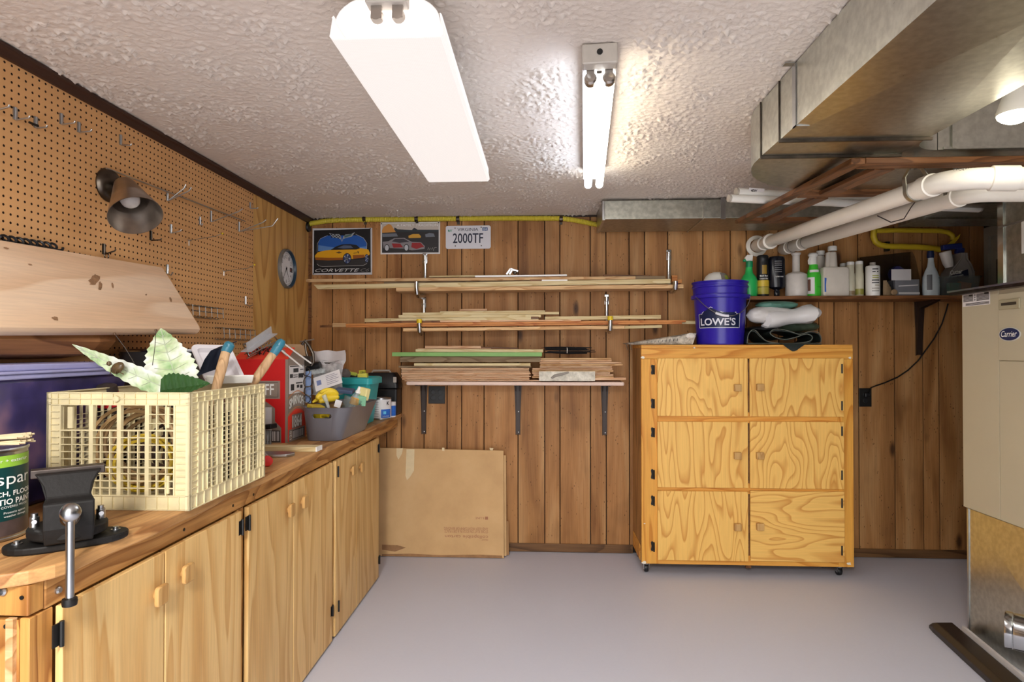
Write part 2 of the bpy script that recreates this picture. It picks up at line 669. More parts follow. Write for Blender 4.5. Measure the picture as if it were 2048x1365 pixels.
# distress dashes
va = w.n('ShaderNodeTexVoronoi')
w.set(va.inputs['Vector'], w.noise_vec if False else w.coord((74, 74, 24), True, (0, .5, 0)))
va.inputs['Scale'].default_value = 1.0
msk = w.noise(w.coord((14, 14, 8)), 1.0, 2.0, .5)
d = w.math('MULTIPLY', w.ramp(va.outputs['Distance'], [(.09, gray(.9)), (.17, gray(0.0))]), w.ramp(msk, [(.47, gray(0.0)), (.56, gray(1.0))]))
c = w.mix(d, c, lin((40, 22, 14)))
hue = w.n('ShaderNodeHueSaturation')
w.set(hue.inputs['Value'], w.math('MULTIPLY_ADD', w.rnd(), .24, .90))
w.set(hue.inputs['Color'], c)
w.color(hue.outputs[0])
w.bump(w.math('SUBTRACT', fib, w.math('MULTIPLY', d, 2.0)), .15, .004)
M['panel'] = m
M['groove'] = plain('groove_dark_brown', (34, 22, 15), .8)  # one even dark brown, behind the plank gaps and on the right wall
grooves_px = [613, 664, 730, 773, 802, 848, 894, 923, 968, 1036, 1089.5, 1120, 1181, 1212.5, 1259, 1290, 1336.6, 1407, 1462, 1494, 1558, 1591, 1639, 1669.5, 1718, 1790, 1847, 1879, 1942, 1972]
gx = [at(p, 850, Y=D).x for p in grooves_px]
wall = tag(G().box(LX - .1, RX + .1, D + .012, D + .1, 0, CZ + .02).build('wall_back', M['groove']), kind='structure')
for a0, a1 in zip(gx[:-1], gx[1:]):
    G().box(a0 + .0028, a1 - .0028, D, D + .0125, .045, CZ - .002).build('plank', M['panel'], wall, bevel=.0025, seg=1)
tag(G().box(gx[0], .6, D - .012, D, 0.002, .058).box(1.0, RX, D - .012, D, .002, .058).build('baseboard_back', wood('baseboard_wood', (122, 88, 56), (88, 60, 36), 'x', .5, fine=.3, vary=.05), bevel=.004), kind='structure')
tag(G().box(LX, LX + .018, D - .014, D, .93, CZ - .03).build('trim_1', M['wood_dark']), kind='structure')
tag(G().box(LX + .004, RX, D - .015, D, CZ - .010, CZ + .002).build('gap_shade_strip', plain('gap_shade_brown', (44, 28, 20), .5)), kind='structure')  # dark strip coloured for the shaded gap under the ceiling, no moulding there

# left wall: pegboard, then a strip of plywood up to the corner
wl = tag(G().box(LX - .12, LX - .022, -2.5, D + .05, 0, CZ + .02).build('wall_left', plain('furring_dark', (24, 15, 9), .9)), kind='structure')
pegY1 = at(507, 430, X=LX).y
G().box(LX - .02, LX, pegY1 + .003, D - .002, .90, CZ - .03).build('plywood_panel', M['strip_ply'], wl)
m = plain('hardboard', (218, 166, 110), .55, speck=.05, scale=4)
M['peg'] = m


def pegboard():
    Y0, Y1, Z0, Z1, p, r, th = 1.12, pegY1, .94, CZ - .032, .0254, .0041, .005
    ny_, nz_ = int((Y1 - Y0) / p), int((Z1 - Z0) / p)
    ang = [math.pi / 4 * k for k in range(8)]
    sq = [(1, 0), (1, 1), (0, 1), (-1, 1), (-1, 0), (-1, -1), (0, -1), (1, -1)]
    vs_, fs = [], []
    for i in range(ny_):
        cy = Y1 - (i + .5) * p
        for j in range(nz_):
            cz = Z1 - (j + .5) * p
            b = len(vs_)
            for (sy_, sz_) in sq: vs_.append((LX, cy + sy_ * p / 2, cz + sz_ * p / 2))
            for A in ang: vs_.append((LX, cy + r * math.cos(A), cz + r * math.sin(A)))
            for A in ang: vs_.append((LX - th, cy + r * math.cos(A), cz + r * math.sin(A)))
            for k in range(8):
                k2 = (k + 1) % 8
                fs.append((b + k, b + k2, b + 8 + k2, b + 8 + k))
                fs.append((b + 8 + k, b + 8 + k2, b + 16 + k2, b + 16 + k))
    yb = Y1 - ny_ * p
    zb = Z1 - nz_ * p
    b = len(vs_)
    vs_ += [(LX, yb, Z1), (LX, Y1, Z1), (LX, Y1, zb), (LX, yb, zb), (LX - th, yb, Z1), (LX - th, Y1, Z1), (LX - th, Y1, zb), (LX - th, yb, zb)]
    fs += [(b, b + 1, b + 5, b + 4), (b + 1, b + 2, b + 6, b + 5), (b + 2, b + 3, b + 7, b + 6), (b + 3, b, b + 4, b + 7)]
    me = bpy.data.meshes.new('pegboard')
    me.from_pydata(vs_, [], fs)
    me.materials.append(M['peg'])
    me.materials.append(plain('hole_wall_brown', (52, 30, 16), .9))  # hole walls darker brown than the board face
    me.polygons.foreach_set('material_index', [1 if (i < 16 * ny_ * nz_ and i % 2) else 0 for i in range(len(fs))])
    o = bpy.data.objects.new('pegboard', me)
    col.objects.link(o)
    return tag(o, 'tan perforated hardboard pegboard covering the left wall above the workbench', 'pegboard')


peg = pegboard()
g = G()
g.prism([(0, 0), (.030, 0), (.030, -.012), (.018, -.02), (.012, -.034), (0, -.036)], D - .2 + .2 - (-2.5), frame((LX, -2.5 + (D + 2.5), CZ - .001), (1, 0, 0), (0, 0, 1)))
tag(g.build('trim_left', plain('trim_red_brown', (58, 34, 25), .45), bevel=.002, seg=1), kind='structure')

# right wall, seen only as a sliver with a painted door past the furnace
tag(G().box(RX, RX + .1, -2.5, D + .1, 0, CZ + .02).build('wall_right', M['groove']), kind='structure')
M['gray_door'] = plain('gray_door_paint', (150, 146, 134), .5)
dr = tag(G().box(RX - .035, RX - .001, 3.05, 4.06, 0.01, 2.10).build('door_1', M['gray_door'], bevel=.003), kind='structure')
G().box(RX - .045, RX - .034, 3.965, 4.0, 1.80, 1.93).tube([(RX - .05, 3.98, 1.79), (RX - .05, 3.98, 1.94)], .007).build('hinge', M['dark_metal'], dr)
G().box(RX - .05, RX - .001, 3.0, 4.1, 2.10, 2.16).box(RX - .05, RX - .001, 4.06, 4.1, .01, 2.10).build('door_casing', M['gray_door'], dr)

tag(G().box(2.0, RX + .1, -2.5, -2.4, 0, CZ).build('shade_wall_front', M['panel']), kind='structure')  # unseen part-wall, added to keep light off the right of the room

# ================================================================== WORKBENCH
BT = .937                                            # bench top height
AX = -1.00                                           # plane of the bench front
FX = -.957                                           # edge of the top
t = thing('workbench_top', 'long worn wooden workbench top along the left wall', 'workbench', (-1.3, 2.6, BT - .03))
out = [(-1.618, 1.10), (-1.10, 1.10), (-1.04, 1.115), (-1.0, 1.14), (-.975, 1.175)]
out += [(FX - .006 + .004 * math.sin(y * 9) + .003 * math.sin(y * 23), y) for y in np.arange(1.21, 2.0, .04)]
out += [(FX, 2.0), (FX - .006, 3.2), (FX - .014, 4.14), (-1.618, 4.14)]
G().prism(out, .028, frame((0, 0, BT - .028), (1, 0, 0), (0, 1, 0))).build('board', M['bench_top'], t, bevel=.004)
G().box(AX - .038, AX, 1.180, 4.14, .845, BT - .029).build('apron', M['bench_apron'], t, bevel=.003)
e = G().box(-1.60, AX, 1.140, 1.178, .848, BT - .029).build('end_apron', M['bench_frame'], t, bevel=.003)
for px, py in ((39, 1156), (44, 1196)):
    p = at(px, py, Y=1.139)
    G().lathe([(.004, 0), (.004, .002)], p, (math.pi / 2, 0, 0), 10).build('nail_hole', M['black'], e)
p = at(6, 1183, Y=1.139)
G().lathe([(.009, 0), (.009, .003), (.006, .006), (0, .007)], p, (math.pi / 2, 0, 0), 14).build('bolt', M['steel'], e)
for px, py in ((115, 1181), (141, 1130)):
    p = at(px, py, X=AX)
    G().lathe([(.008, 0), (.008, .004), (.005, .007), (0, .007)], p, (0, math.pi / 2, 0), 14).build('bolt', M['steel'], t, True)
for px, py in ((368, 1060), (466, 1012), (507, 990)):
    p = at(px, py, X=AX)
    G().lathe([(.005, 0), (.005, .001)], p, (0, math.pi / 2, 0), 8).build('nail_hole', M['black'], t)

M['hinge'] = M['black']


def hinge_x(px, py, par, X=-1.0, plate=True):
    """butterfly hinge on a front facing +x"""
    p = at(px, py, X=X)
    g = G().tube([p + Vector((.004, 0, -.026)), p + Vector((.004, 0, .026))], .0045, 8)
    if plate: g.obox(p + Vector((-.001, -.009, 0)), (.003, .018, .046))
    if plate: g.prism([(-.022, -.024), (-.014, -.033), (-.010, -.024), (-.010, .024), (-.014, .033), (-.022, .024)], .0025, frame((p.x - .019, p.y, p.z), (0, 1, 0), (0, 0, 1)))
    return g.build('hinge', M['hinge'], par)


def knob_x(px, py, par):
    p = at(px, py, X=-.965)
    sq = rrect(-.023, -.025, .023, .025, .009, 3)
    F = frame((p.x - .008, p.y, p.z), (0, 1, 0), (0, 0, 1))
    G().prism(sq, .012, F).tube([(-.984, p.y, p.z), (p.x - .006, p.y, p.z)], .011, 12).build('knob', M['knob_wood'], par, True, .003)


units = [(1.167, 2.012, [(1.232, 1.576, (325, 1191), [(120, 1268)]), (1.582, 1.992, (378, 1147), [(483, 1055)])],
          'pine base cabinet nearest the camera, under the vise and milk crate', 1.167, 1.232),
         (2.016, 2.888, [(2.038, 2.412, (585, 1021), [(497, 1046)]), (2.418, 2.870, (612, 1004), [(664, 1222)])],
          'middle pine base cabinet under the workbench, between two other cabinets', 2.016, 2.038),
         (2.892, 3.75, [(2.912, 3.240, (709, 941), [(676, 1213), (675, 944)]), (3.246, 3.69, (726, 935), [(757, 897), (758, 1120)])],
          'far pine base cabinet under the workbench, next to the leaning cardboard', 2.892, 2.912)]
YC = lambda y: (y + .052) * .979 - .052
for y0, y1, doors, lab, s0, s1 in units:
    y0, y1, s1 = YC(y0), YC(y1), YC(s1)
    doors = [(YC(a), YC(b), c, h) for a, b, c, h in doors]
    t = thing('base_cabinet', lab, 'cabinet', (-1.3, (y0 + y1) / 2, 0), 0, 'base cabinets under the workbench')
    G().box(-1.60, AX - .02, y0 + .001, y1 - .001, .0, .84).build('carcass', M['bench_frame'], t)
    G().box(AX - .02, AX, y0 + .001, s1 - .004, .0, .843).build('stile', M['bench_frame'], t, bevel=.002, seg=1)
    e0 = doors[-1][1]
    if y1 - e0 > .015:
        G().box(AX - .02, AX, e0 + .004, y1 - .001, .0, .843).build('stile', M['bench_frame'], t, bevel=.002, seg=1)
    for d0, d1, kn, hs in doors:
        dd = G().box(AX, AX + .016, d0, d1, .012, .842).build('door', M['door_pine'], t, bevel=.002, seg=1)
        knob_x(kn[0], kn[1], dd)
        for h in hs: hinge_x(h[0], h[1], dd, AX + .016, h[0] not in (676, 675))
    if y0 < 1.2:
        G().box(-1.04, -1.025, y0 - .008, y0 + .002, .0, .845).build('end_stile', M['lumber'], t)
        p = at(14, 1253, Y=y0)
        G().lathe([(.005, 0), (.005, .002)], p + Vector((0, -.001, 0)), (math.pi / 2, 0, 0), 10).build('nail_hole', M['black'], t)

# ================================================================== ROLLING CABINET
CY = 3.765
P = lambda px, py: at(px, py, Y=CY)
xl, xr = P(1283, 900).x, P(1707, 900).x
zt, zb = P(1400, 690).z, P(1283, 1128).z
t = thing('rolling_cabinet', 'yellow plywood cabinet on casters with six doors, against the back wall', 'cabinet', ((xl + xr) / 2, 3.95, 0))
g = G().box(xl, xl + .02, CY + .02, D - .03, zb, zt - .02).box(xr - .02, xr, CY + .02, D - .03, zb, zt - .02).box(xl + .02, xr - .02, D - .05, D - .03, zb, zt - .02)
g.box(xl + .02, xr - .02, CY + .02, D - .05, zb, zb + .02)
g.build('carcass', wood('cabinet_side', (182, 136, 82), (138, 96, 52), 'z', .45, rings=6, freq=3, fine=.2, vary=.02), t, bevel=.002, seg=1)
G().box(xl, xr, CY + .002, D - .03, zt - .02, zt).build('top_panel', M['cab_frame_h'], t, bevel=.002, seg=1)
sl, srr = P(1311, 900).x, P(1681, 900).x
G().box(xl, xr, CY, CY + .02, P(1283, 718).z, zt - .0205).build('top_rail', M['cab_frame_h'], t, bevel=.0015, seg=1)
G().box(xl, sl + .014, CY, CY + .02, zb, P(1283, 718).z - .001).build('stile', M['cab_frame'], t, bevel=.0015, seg=1)
G().box(srr - .014, xr, CY, CY + .02, zb, P(1283, 718).z - .001).build('stile', M['cab_frame'], t, bevel=.0015, seg=1)
G().box(sl + .0145, srr - .0145, CY, CY + .02, zb, P(1490, 1112).z).build('bottom_rail', M['cab_frame_h'], t, bevel=.0015, seg=1)
for ya in (825, 967):
    G().box(sl + .0145, srr - .0145, CY, CY + .02, P(1490, ya + 22).z, P(1490, ya).z).build('middle_rail', M['cab_frame_h'], t, bevel=.0015, seg=1)
G().box(P(1488, 0).x, P(1498, 0).x, CY + .001, CY + .02, P(0, 1110).z, P(0, 720).z).build('mullion', M['wood_dark'], t)
G().box(xl - .004, xl - .0005, CY + .05, D - .06, zb + .005, zb + .10).build('side_strip', M['cab_frame_h'], t)
rows = [(717, 832, (776, 775), (740, 808), (738, 812)), (843, 974, (912, 912), (866, 950), (863, 951)), (981, 1119, (1055, 1054), (1003, 1095), (1007, 1102))]
for r, (ya, yb, ky, hl, hr) in enumerate(rows):
    for s, (xa, xb) in enumerate(((1312, 1491), (1495, 1681))):
        mm = M['ply_h'] if (r, s) == (2, 1) else M['ply']
        z0, z1 = P(xa, yb + (2 if r else 1) * s).z, P(xa, ya).z
        d = G().box(P(xa, 0).x, P(xb, 0).x, CY - .017, CY - .001, z0, z1).build('door', mm, t, bevel=.002, seg=1)
        p = at((1475, 1520)[s], ky[s], Y=CY - .03)
        G().obox(p - EY * .004, (.042, .022, .042)).build('knob', M['knob_wood'], d, bevel=.003)
        for hy in (hl, hr)[s]:
            p = at((1308, 1684)[s], hy, Y=CY - .018)
            sg = (-1, 1)[s]
            g = G().tube([p + Vector((0, 0, -.028)), p + Vector((0, 0, .028))], .005, 8)
            g.prism([(0, -.026), (.010, -.032), (.016, -.022), (.012, 0), (.016, .022), (.010, .032), (0, .026)], .003, frame((p.x, CY - .0005, p.z), (sg, 0, 0), (0, 0, 1)))
            g.build('hinge', M['hinge'], d)
for i, (cx, cy) in enumerate(((xl + .035, CY + .045), (xr - .065, CY + .045), (xl + .035, D - .08), (xr - .065, D - .08))):
    c = G().lathe([(.010, -.012), (.024, -.012), (.026, -.006), (.026, .006), (.024, .012), (.010, .012)], (cx, cy + .012, .0262), (0, math.pi / 2, 0), 20).build('caster_wheel', M['black_plastic'], t, True)
    g = G().box(cx - .022, cx + .022, cy - .022, cy + .022, zb - .004, zb).lathe([(.014, 0), (.018, .012)], (cx, cy, zb - .016), None, 14)
    g.box(cx - .0165, cx - .0145, cy - .008, cy + .024, .022, zb - .01).box(cx + .0145, cx + .0165, cy - .008, cy + .024, .022, zb - .01)
    g.build('caster_fork', M['chrome'], t)
# paint scuffs left on the corners of the frame
M['scuff'] = plain('white_paint_smear', (232, 224, 206), .6)
for px, py, s in ((1288, 1126, 1.6), (1698, 1128, 1.7), (1286, 716, 1.4), (1700, 716, 1.2), (1389, 696, .8), (1289, 1048, .7)):
    p = P(px, py)
    flat([[(math.cos(k * .785) * .009 * s * random.uniform(.6, 1.2), math.sin(k * .785) * .006 * s * random.uniform(.6, 1.2)) for k in range(8)]],
         frame((p.x, CY, p.z), (1, 0, 0), (0, 0, 1)), M['scuff'], t, 'paint_smear', .0012)

# ================================================================== CEILING LIGHTS
def emis(name, rgb, s):
    return newmat(name, rgb, .4, emit=rgb, es=s)


M['lens'] = emis('lit_prismatic_lens', (255, 246, 242), LAMP_WRAP)
M['lens'].node_tree.nodes['Principled BSDF'].inputs['Base Color'].default_value = lin((120, 116, 112))
w = N(M['lens'])
tx = w.n('ShaderNodeTexVoronoi')
w.set(tx.inputs['Vector'], w.coord((220, 220, 220), False))
tx.inputs['Scale'].default_value = 1.0
tx.inputs['Randomness'].default_value = 0.0
w.set(w.b.inputs['Emission Strength'], w.math('MULTIPLY_ADD', tx.outputs['Distance'], -.25 * LAMP_WRAP, LAMP_WRAP * 1.08))
w.bump(tx.outputs['Distance'], .3, .003)
M['tube_w'] = emis('lit_tube_warm', (255, 246, 240), 1.1)
M['tube_c'] = emis('lit_tube_cool', (222, 236, 255), LAMP_TUBE)
M['tube_y'] = emis('lit_tube_yellowish', (255, 246, 226), LAMP_TUBE)
M['lampgray'] = plain('gray_enamel', (178, 170, 160), .4)
x0, x1, ya, yb, zl = -.514, -.241, 1.444, 2.69, 2.12
t = thing('wraparound_ceiling_light', 'wide fluorescent ceiling light with a glowing textured white diffuser', 'light', ((x0 + x1) / 2, (ya + yb) / 2, CZ))
xc = (x0 + x1) / 2
g = G()
prof = [(x0 + .002, zl + .052), (x0 + .008, zl + .056), (x0 + .004, zl + .03), (x0, zl + .006), (x0 + .006, zl), (x1 - .006, zl), (x1, zl + .006), (x1 - .004, zl + .03), (x1 - .008, zl + .056), (x1 - .002, zl + .052)]
g.grid([[(x, y, z) for x, z in prof] for y in np.linspace(ya, yb, 6)], thick=.003)
g.box(x0 + .002, x1 - .002, yb - .003, yb, zl, zl + .055)
g.build('diffuser', M['lens'], t)
arch = [(xc + .128 * math.cos(math.pi * k / 16), zl + .045 + .070 * math.sin(math.pi * k / 16)) for k in range(17)]
G().grid([[(x, y, z) for x, z in arch] for y in (ya + .01, yb - .01)], thick=-.002).build('reflector', M['white_enamel'], t, True)
G().box(xc - .05, xc + .05, ya - .012, ya + .03, zl + .080, CZ - .001).box(xc - .05, xc + .05, ya + .031, yb - .01, zl + .116, CZ - .001).build('housing', M['lampgray'], t, bevel=.004)
for s in (-.026, .026):
    G().tube([(xc + s, ya + .02, zl + .062), (xc + s, yb - .02, zl + .062)], .0165, 14).build('lamp_tube', M['tube_w'], t, True)
    G().prism([(-.013, 0), (.013, 0), (.013, .075), (-.013, .075)], .010, frame((xc + s, ya + .012, zl + .048), (1, 0, 0), (0, 0, 1))).lathe([(.013, -.005), (.0165, .004), (.0165, .012)], (xc + s, ya + .006, zl + .058), (-math.pi / 2, 0, 0), 16).build('lamp_socket', M['nickel'], t, True)
G().obox((xc + .005, ya + .004, zl + .1), (.02, .004, .006)).build('latch', M['steel'], t)

t = thing('fluorescent_strip_light', 'bare two-tube fluorescent strip light on the ceiling', 'light', (.168, 1.82, CZ), math.radians(-3.8))
R0 = ROOT[t.name]


def L(x, y, z): return R0 @ Vector((x, y, z))


def lbox(g, x0, x1, y0, y1, z0, z1):
    c = L((x0 + x1) / 2, (y0 + y1) / 2, (z0 + z1) / 2)
    return g.obox(c, (x1 - x0, y1 - y0, z1 - z0), R0)


lbox(G(), -.052, .052, .03, 1.25, -.058, -.001).build('housing', M['white_enamel'], t, bevel=.004)
e = lbox(G(), -.053, .053, 0, .045, -.062, -.0005).build('end_plate', M['lampgray'], t, bevel=.005)
G().lathe([(.009, 0), (.009, .002)], L(0, -.0015, -.028), (math.pi / 2, 0, 0), 14).build('knockout', M['black'], e)
for s, mm in ((-.027, M['tube_c']), (.029, M['tube_y'])):
    G().tube([L(s, .07, -.083), L(s, 1.262, -.083)], .0185, 16).lathe([(.0185, 0), (.012, .012), (0, .015)], L(s, 1.262, -.083), Matrix.Rotation(math.radians(-3.8), 3, 'Z') @ Matrix.Rotation(-math.pi / 2, 3, 'X'), 16).build('lamp_tube', mm, t, True)
    g = G()
    lbox(g, s - .012, s + .012, .045, .072, -.085, -.05)
    g.lathe([(.014, 0), (.0195, .006), (.0195, .03)], L(s, .045, -.083), Matrix.Rotation(math.radians(-3.8), 3, 'Z') @ Matrix.Rotation(-math.pi / 2, 3, 'X'), 16)
    g.build('lamp_socket', M['nickel'], t, True)
lbox(G(), -.008, .008, .06, .066, -.064, -.056).build('latch', M['dark_metal'], t)

# round bulb past the big duct
bp = at(2030, 243, X=1.42)
t = thing('bulb_light', 'bare glowing bulb in a white ceiling socket beside the silver duct', 'light', (bp.x, bp.y, CZ))
zt_ = bp.z
G().lathe([(.0, -.006), (.02, -.003), (.034, .005), (.043, .014), (.046, .024)], (bp.x, bp.y, zt_), None, 24).build('bulb_face', emis('lit_bulb', (255, 244, 214), LAMP_BULB), t, True)
G().lathe([(.046, .022), (.047, .03), (.036, .065), (.024, .095), (.02, .11)], (bp.x, bp.y, zt_), None, 24).build('bulb_neck', emis('lit_bulb_glass', (236, 230, 214), .05), t, True)
G().lathe([(.021, .108), (.03, .11), (.036, .125), (.05, .14), (.055, CZ - zt_ - .001)], (bp.x, bp.y, zt_), None, 24).build('lamp_socket', M['white'], t, True)

# ================================================================== DUCTS
dz0, dz1, dx0, dx1 = 2.08, CZ - .004, .80, 1.29
t = thing('trunk_duct', 'large silver sheet-metal duct with a rounded elbow along the ceiling', 'duct', (1.05, 1.5, dz0))


def cross_panel(g, x0, x1, y0, y1, z, drop=.006):
    c = Vector(((x0 + x1) / 2, (y0 + y1) / 2, z - drop))
    g.add([(x0, y0, z), (x1, y0, z), (x1, y1, z), (x0, y1, z), c], [(0, 1, 4), (1, 2, 4), (2, 3, 4), (3, 0, 4)])


sy1 = at(1560, 220, X=dx0).y
sy2 = at(1523, 250, X=dx0).y
g = G()
g.add([(dx0, -1.5, dz0), (dx0, sy1, dz0), (dx0, sy1, dz1), (dx0, -1.5, dz1), (dx1, -1.5, dz0), (dx1, sy1, dz0), (dx1, sy1, dz1), (dx1, -1.5, dz1)], [(0, 1, 2, 3), (4, 7, 6, 5), (2, 6, 7, 3), (0, 3, 7, 4)])
cross_panel(g, dx0, dx1, -1.5, .55, dz0)
cross_panel(g, dx0, dx1, .55, sy1, dz0, .012)
g.build('duct_section', M['galv'], t)
g = G().box(dx0, dx1, sy1 + .003, sy2, dz0 + .001, dz1)
g.build('duct_section', M['galv'], t)
oc = (1.25, 2.32)
poly = [(dx0, sy2 + .003), (dx0, 2.32)] + [(oc[0] - .45 * math.cos(a), oc[1] + .45 * math.sin(a)) for a in np.linspace(.1, math.pi / 2, 12)] + [(1.40, 2.77), (1.40, 2.24)]
poly += [(1.40 - .11 * math.sin(a), 2.13 + .11 * math.cos(a)) for a in np.linspace(.1, math.pi / 2, 6)] + [(dx1, sy2 + .003)]
G().prism(poly, dz1 - dz0, frame((0, 0, dz0), (1, 0, 0), (0, 1, 0))).build('duct_elbow', M['galv'], t, True)
g = G()
zb_ = dz0 + .001
g.box(1.403, 2.06, 2.24, 2.77, zb_, dz1)
g.build('duct_branch', M['galv'], t)
for y in (sy1 + .0015, sy2 + .0015):
    G().box(dx0 - .004, dx0 - .0005, y - .002, y + .004, dz0 - .004, dz1).box(dx0 - .004, dx1 + .008, y - .004, y + .004, dz0 - .010, dz0 - .0005).build('seam', M['dark_metal'], t)
ys_ = at(1590, 190, X=dx0).y
G().box(dx0 - .004, dx0 - .0005, ys_ - .012, ys_ + .012, dz0 - .004, dz1).box(dx0 - .004, dx0 + .04, ys_ - .012, ys_ + .012, dz0 - .004, dz0 - .0005).box(dx0 - .035, dx0 - .003, ys_ - .012, ys_ + .012, dz1 - .003, dz1).build('hanger_strap', M['steel'], t)
for px in (1800, 1833, 1908):
    p = at(px, 280, Y=2.235)
    G().box(p.x - .007, p.x + .007, 2.232, 2.2395, dz0 + .003, dz1 - .003).build('standing_seam', M['galv'], t)
G().box(1.42, 2.055, 2.2345, 2.2395, dz0 + .002, dz0 + .010).build('seam', M['galv'], t)

# small duct along the back wall
y0 = 3.70
pz0, pz1 = at(1300, 438, Y=y0).z, CZ - .012
xa = at(1209, 420, Y=y0).x
t = thing('branch_duct', 'flat galvanized duct along the top of the back wall, behind the wooden frame', 'duct', (1.2, 3.9, pz0))
G().box(xa, 2.1, y0, D - .06, pz0, pz1).build('duct_body', M['galv_dull'], t, bevel=.003)
G().box(xa - .012, xa + .004, y0 + .003, D - .05, pz0 - .004, pz1).build('end_cap', M['steel'], t)
for px in (1406,):
    p = at(px, 420, Y=y0)
    G().box(p.x - .003, p.x + .003, y0 - .006, y0, pz0 - .006, pz1).box(p.x - .003, p.x + .003, y0, D - .06, pz0 - .008, pz0).build('seam', M['galv'], t)
p = at(1446, 420, Y=y0)
G().box(p.x - .014, p.x + .014, y0 - .005, y0 - .001, pz0 - .008, CZ - .004).build('hanger_strap', M['steel'], t)
# dark duct behind the pipes, from the furnace towards the back wall
t = thing('return_duct', 'dim galvanized duct running back above the bottle shelf, right of the wooden frame', 'duct', (2.5, 3.4, 2.12))
G().box(2.16, RX - .06, 3.25, 3.83, 2.12, CZ - .012).build('duct_body', M['galv_dull'], t, bevel=.003)
G().box(2.16, RX - .06, 3.56, 3.575, 2.108, 2.12).box(2.152, 2.16, 3.56, 3.575, 2.108, 2.2).build('seam', M['galv'], t)
# ================================================================== LEFT WALL
WX = LX + .004


def hook(lab, px, y0, y1, ends, plate=True, T=False, tip=None, r=.003, mat=None):
    a, b = at(px, y0, X=WX), at(px, y1, X=WX)
    t = thing('pegboard_hook', lab, 'hook', (WX, a.y, (a.z + b.z) / 2), 0, 'hooks on the pegboard')
    mat = mat or M['steel']
    g = G()
    b.y = a.y
    if plate: g.box(LX + .0005, LX + .003, a.y - .008, a.y + .008, b.z, a.z)
    g.tube([a, b], r, 8)
    if T: g.tube([a + Vector((.002, -.014, .0)), a + Vector((.002, .014, .0))], r, 8)
    g.build('hook_back', mat, t, True)
    for e in ends:
        P_ = [Vector((WX, a.y, b.z if not T else a.z))]
        for (ex, ey) in e:
            q = at(ex, ey, Y=a.y)
            P_.append(q)
        if len(P_) == 2: P_.append(P_[-1] + Vector((.003, 0, .006)))
        G().tube(P_, r * .95, 8).build('prong', mat, t, True)
        if tip:
            G().lathe([(0, -.005), (.004, -.003), (.005, 0), (.004, .003), (0, .005)], P_[-1], None, 10).build('tip', tip, t, True)
    return t


hook('steel pegboard hook cut by the left frame edge, top of pegboard', -12, 205, 222, [[(17, 214)]])
hook('leftmost steel L-hook in the row near the pegboard top', 32, 215, 240, [[(58, 236)]])
t = hook('second L-hook in the top row, with a black clip on it', 73, 234, 256, [[(93, 254.5)]])
p = at(66, 248, X=WX + .02)
G().tube([at(59, 245, X=WX + .005), p, at(76, 252, X=WX + .02)], .004, 8).build('clip', M['black'], t, True)
hook('third steel L-hook in the top row of the pegboard', 124, 227, 249, [[(148.6, 246)]])
hook('fourth steel L-hook in the top row of the pegboard', 159, 244.6, 265, [[(182, 262.5)]])
hook('steel L-hook alone above and right of the wall lamp', 242.5, 270, 290, [[(261.5, 291)]])
hook('dark L-hook just right below the wall lamp shade', 303, 462, 481, [[(321.5, 480)]], mat=M['dark_metal'])
hook('bright short L-hook right of the lamp shade, above dark one', 343, 449, 467, [[(361.5, 462)]])
hook('small hook back without a prong below the long rod', 401, 434, 450, [[(404, 450)]])
hook('double-prong hook with two upturned tips right of the lamp', 336, 386, 402, [[(368, 377), (372, 369)], [(378, 382), (383, 375)]])
hook('long-prong hook holding the middle of the long rod', 423, 422, 444, [[(478, 423), (485, 418)]])
hook('long double-prong hook at the far end of the long rod', 479, 444, 463.5, [[(526, 445), (532, 440)], [(545, 452), (556, 437)]])
hook('small hook at the right edge of the pegboard, above rod end', 501, 405, 417, [[(515, 417)]])
hook('T-shaped hook with long yellow-tipped prong, upper of two', 378, 481, 492, [[(430, 473), (445, 467.5)]], False, True, M['yellow'], .0018)
hook('T-shaped hook with long yellow-tipped prong, lower of two', 448, 542.5, 552, [[(495, 537), (509, 530)]], False, True, M['yellow'], .0018)
hook('small J-hook beside the sloping end of the wooden slab', 336, 529.5, 548, [[(342, 551), (346, 545)]])
hook('J-hook low at the right edge of the pegboard', 492, 593, 609, [[(499, 613), (505.5, 610)]])
t = hook('upright hook with a wire ring hanging, above the wooden slab', 209, 488, 509, [[(230, 502)]], mat=M['dark_metal'])
p = at(213, 512, X=WX + .012)
G().tube([p + Vector((0, .011 * math.cos(a), .011 * math.sin(a))) for a in np.linspace(0, 2 * math.pi, 16, endpoint=False)], .0022, 6, closed=True).build('ring', M['dark_metal'], t, True)

a, b = at(213, 337, X=WX + .012), at(490, 443, X=WX + .012)
tag(G().tube([a, b], .0035, 8).build('steel_rod', M['steel'], None, True), 'long thin steel rod running along the pegboard from lamp to far hooks', 'rod')


